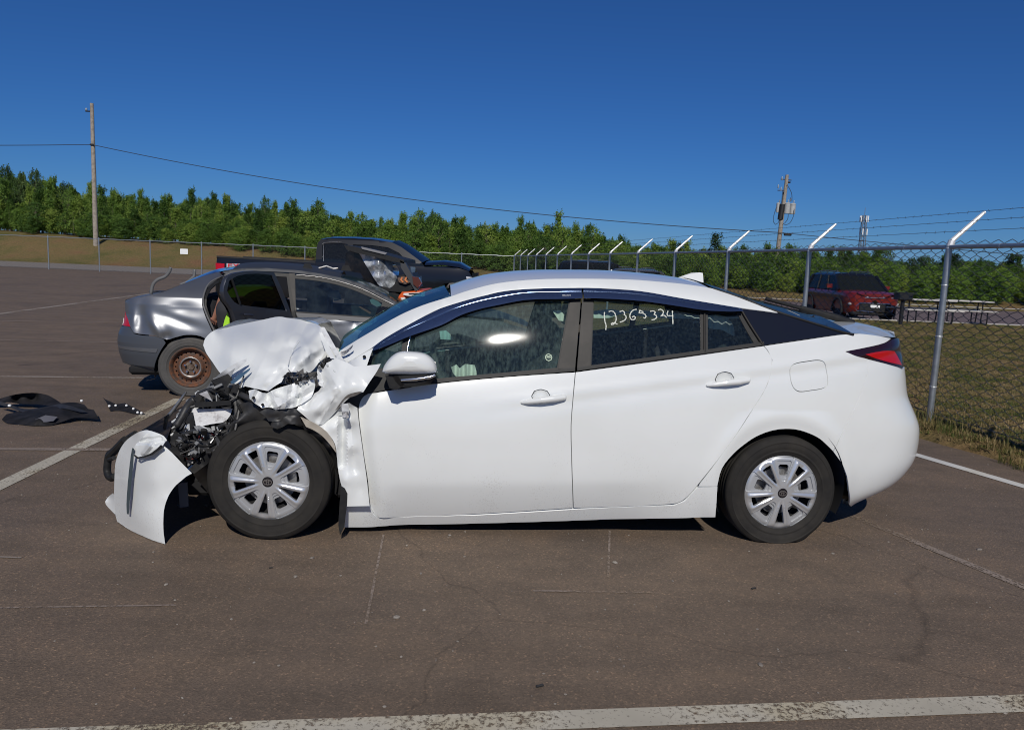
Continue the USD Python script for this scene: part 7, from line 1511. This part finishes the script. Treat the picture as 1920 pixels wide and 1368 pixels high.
mesh(t, 'lower_bumper', bx_(-.75, .75, fr - .16, fr + .0, .2, .33, .04), M_TRIM)
q = at_depth(np.array(1128.), np.array(500.), 38.0); parked('dark_suv', 'black estate car seen just above the white car roof beyond the fence', q[0], 38.0, 62, M_BLACKPAINT, 4.7, 1.85, 1.68, 1.05, 1.3, .3, rake=.8)
q = at_depth(np.array(1208.), np.array(510.), 31.0); parked('grey_estate', 'grey car with light pillars beside the black estate beyond the fence', q[0], 31.0, 48, pbr('mid_grey_paint', (.16, .17, .18), .3, metal=.5, coat=.6), 4.4, 1.78, 1.42, .92, 1.4, .6, rake=.8)
q = at_depth(np.array(1057.), np.array(507.), 44.0)
rbx = thing('red_bin', 'small bright red box-like bin showing between two fence posts above the white roof', 'bin', loc=(q[0], 44.0, 0))
M_REDP = pbr('red_plastic', (.5, .012, .03), .5); ztop = at_depth(np.array(1057.), np.array(502.5), 44.0)[2]
mesh(rbx, 'bin_body', trimesh.convex.convex_hull(np.array([(q[0] + sx * (.24 + .07 * k), 44 + sy * (.24 + .07 * k), z) for sx in (-1, 1) for sy in (-1, 1) for k, z in ((0, .15), (1, ztop - .06))])), M_REDP, smooth=20)
mesh(rbx, 'bin_lid', box((q[0], 44.0, ztop - .03), (.66, .66, .06), .02), M_REDP)
for sx in (-.2, .2): mesh(rbx, 'bin_wheel', tube([(q[0] + sx - .03, 44.2, .12), (q[0] + sx + .03, 44.2, .12)], .11, 12), M_TRIM)

# ---- picnic tables and barbecue on the grass by the road
M_PLANK = pbr('grey_plank', (.52, .50, .46), .85, col2=(.40, .38, .35), scale=8)
M_FRAME = pbr('black_tube', (.012, .012, .013), .45)
def picnic(label, cx, cy, rot, L=1.8):
    t = thing('picnic_table', label, 'picnic table', loc=(cx, cy, .08)); a = math.radians(rot); X_, Y_ = np.array([math.cos(a), math.sin(a), 0]), np.array([-math.sin(a), math.cos(a), 0]); O_ = np.array([cx, cy, .09]); M = frame(O_, X_, Y_, np.array([0, 0, 1.0])); P_ = lambda p: np.asarray(p, float) @ M[:3, :3].T + O_
    for k in range(3): mesh(t, 'tabletop_plank', box((0, (k - 1) * .25, .745), (L, .235, .04), .008, M), M_PLANK)
    for s in (-1, 1):
        for k in range(1): mesh(t, 'bench_plank', box((0, s * .68, .44), (L, .25, .04), .008, M), M_PLANK)
    for x in (-L * .32, L * .32):
        for s in (-1, 1):
            mesh(t, 'frame_leg', tube(P_(spline([(x, s * .20, .72), (x, s * .22, .44), (x - .02, s * .24, .06), (x, s * .34, .015), (x, s * .62, .015), (x, s * .70, .06), (x, s * .70, .42)], 3, False, 120)), .021, 7), M_FRAME, smooth=50)
        mesh(t, 'cross_tube', tube(P_([(x, -.72, .42), (x, .72, .42)]), .021, 7), M_FRAME); mesh(t, 'cross_tube', tube(P_([(x, -.36, .715), (x, .36, .715)]), .021, 7), M_FRAME)
    return t
c = ground(np.array(1722.), np.array(604.), .09); picnic('picnic table with pale plank seats nearest the front of the red crossover', c[0], c[1] - .2, 0)
c = ground(np.array(1806.), np.array(606.), .09); picnic('picnic table just right of the near fence post, black tube legs', c[0], c[1] + .1, -12, 1.6)
c = ground(np.array(1688.), np.array(609.), .09); bq = thing('barbecue', 'black pedestal barbecue standing before the red crossover', 'barbecue', loc=c)
mesh(bq, 'post', tube([c - [0, 0, .1], c + [0, 0, .75]], .06, 10), M_FRAME, smooth=40); mesh(bq, 'firebox', cat_mesh([box(c + [0, 0, .86], (.42, .36, .2), .02), box(c + [0, 0, .98], (.50, .30, .025), .005)]), M_FRAME); mesh(bq, 'handle', tube([c + [.2, -.18, .97], c + [.2, -.3, .97], c + [.1, -.3, .97]], .012, 6), M_FRAME)

# ---- black plastic debris on the asphalt
def ground_car(px, py): g = ground(np.array(float(px)), np.array(float(py))); return Car((0, g[1]), (1.0, 0.0), lambda u, z: 0 * u, 1.0)
gc = ground_car(90, 800); DB = thing('plastic_debris', 'large torn black plastic wing liner lying on the asphalt at the left', 'debris', loc=(ground(np.array(90.), np.array(800.))))
gl_ = lambda pts, d0: [(x, y, d0 + (803 - y) * .018) for x, y in pts]
M_DEB = pbr('debris_plastic', (.010, .010, .0105), .7, spec=.18, bump=.25, bscale=14, col2=(.022, .021, .024), scale=9)
patch(DB, 'liner_arch', [(-30, 757, .75), (0, 747, .7), (25, 740, .72), (60, 736, .75), (88, 740, .72), (105, 749, .65), (118, 758, .55), (96, 760, .5), (70, 758, .62), (40, 757, .66), (12, 754, .6), (-20, 765, .6)], M_DEB, [(60, 748, .85), (30, 750, .8)], h=4, amp=.02, fs=.03, seed=80, cr=gc)
patch(DB, 'liner_shell', [(3, 786, .1), (12, 776, .2), (30, 772, .3), (42, 768, .4), (62, 766, .42), (85, 762, .42), (110, 756, .5), (140, 754, .55), (158, 758, .5), (165, 766, .4), (176, 768, .35), (186, 786, .2), (165, 784, .2), (140, 783, .16), (115, 791, .1), (90, 799, .02), (70, 803, .0), (40, 801, .0), (15, 797, .02)], M_DEB, [(70, 785, .05), (100, 775, .2), (130, 768, .32), (40, 785, .1)], h=4, amp=.03, fs=.035, seed=81, cr=gc)
patch(DB, 'liner_strip', [(0, 752, .5), (20, 758, .45), (45, 766, .4), (80, 764, .4), (110, 757, .45), (130, 760, .4), (165, 772, .3), (150, 772, .28), (115, 765, .34), (85, 771, .33), (48, 773, .32), (18, 764, .4), (-5, 757, .5)], M_PLAS, h=3.5, amp=.015, fs=.06, seed=82, cr=gc)
patch(DB, 'scuffed_patch', [(66, 786, .04), (85, 778, .1), (108, 781, .1), (100, 789, .05), (80, 791, .03)], pbr('scuff', (.10, .10, .115), .35), [], h=3, amp=.01, fs=.05, seed=83, cr=gc)
mesh(DB, 'clip', box(gc.at(153, 751, .52), (.02, .02, .02), .004), M_SIGN); mesh(DB, 'clip', box(gc.at(18, 760, .42), (.025, .02, .02), .004), M_SIGN)
g2 = ground_car(240, 777); D2 = thing('plastic_debris', 'small black plastic bracket with bright clips lying nearer the white car', 'debris', loc=ground(np.array(235.), np.array(775.)))
patch(D2, 'bracket', [(193, 745, .5), (199, 749, .42), (206, 752, .36), (218, 757, .30), (234, 755, .32), (246, 761, .24), (258, 767, .16), (272, 776, .0), (262, 778, .0), (250, 777, .02), (236, 773, .08), (222, 770, .12), (207, 771, .08), (203, 762, .2), (200, 755, .32)], M_DEB, [(225, 763, .2)], h=3, amp=.012, fs=.06, seed=84, cr=g2)
for px, py, d in ((205, 761, .2), (217, 760, .25), (237, 760, .24), (250, 766, .16), (258, 773, .06), (265, 774, .03)): mesh(D2, 'clip', trimesh.creation.icosphere(1, .012, ).apply_translation(g2.at(px, py, d - .02)), M_SIGN)
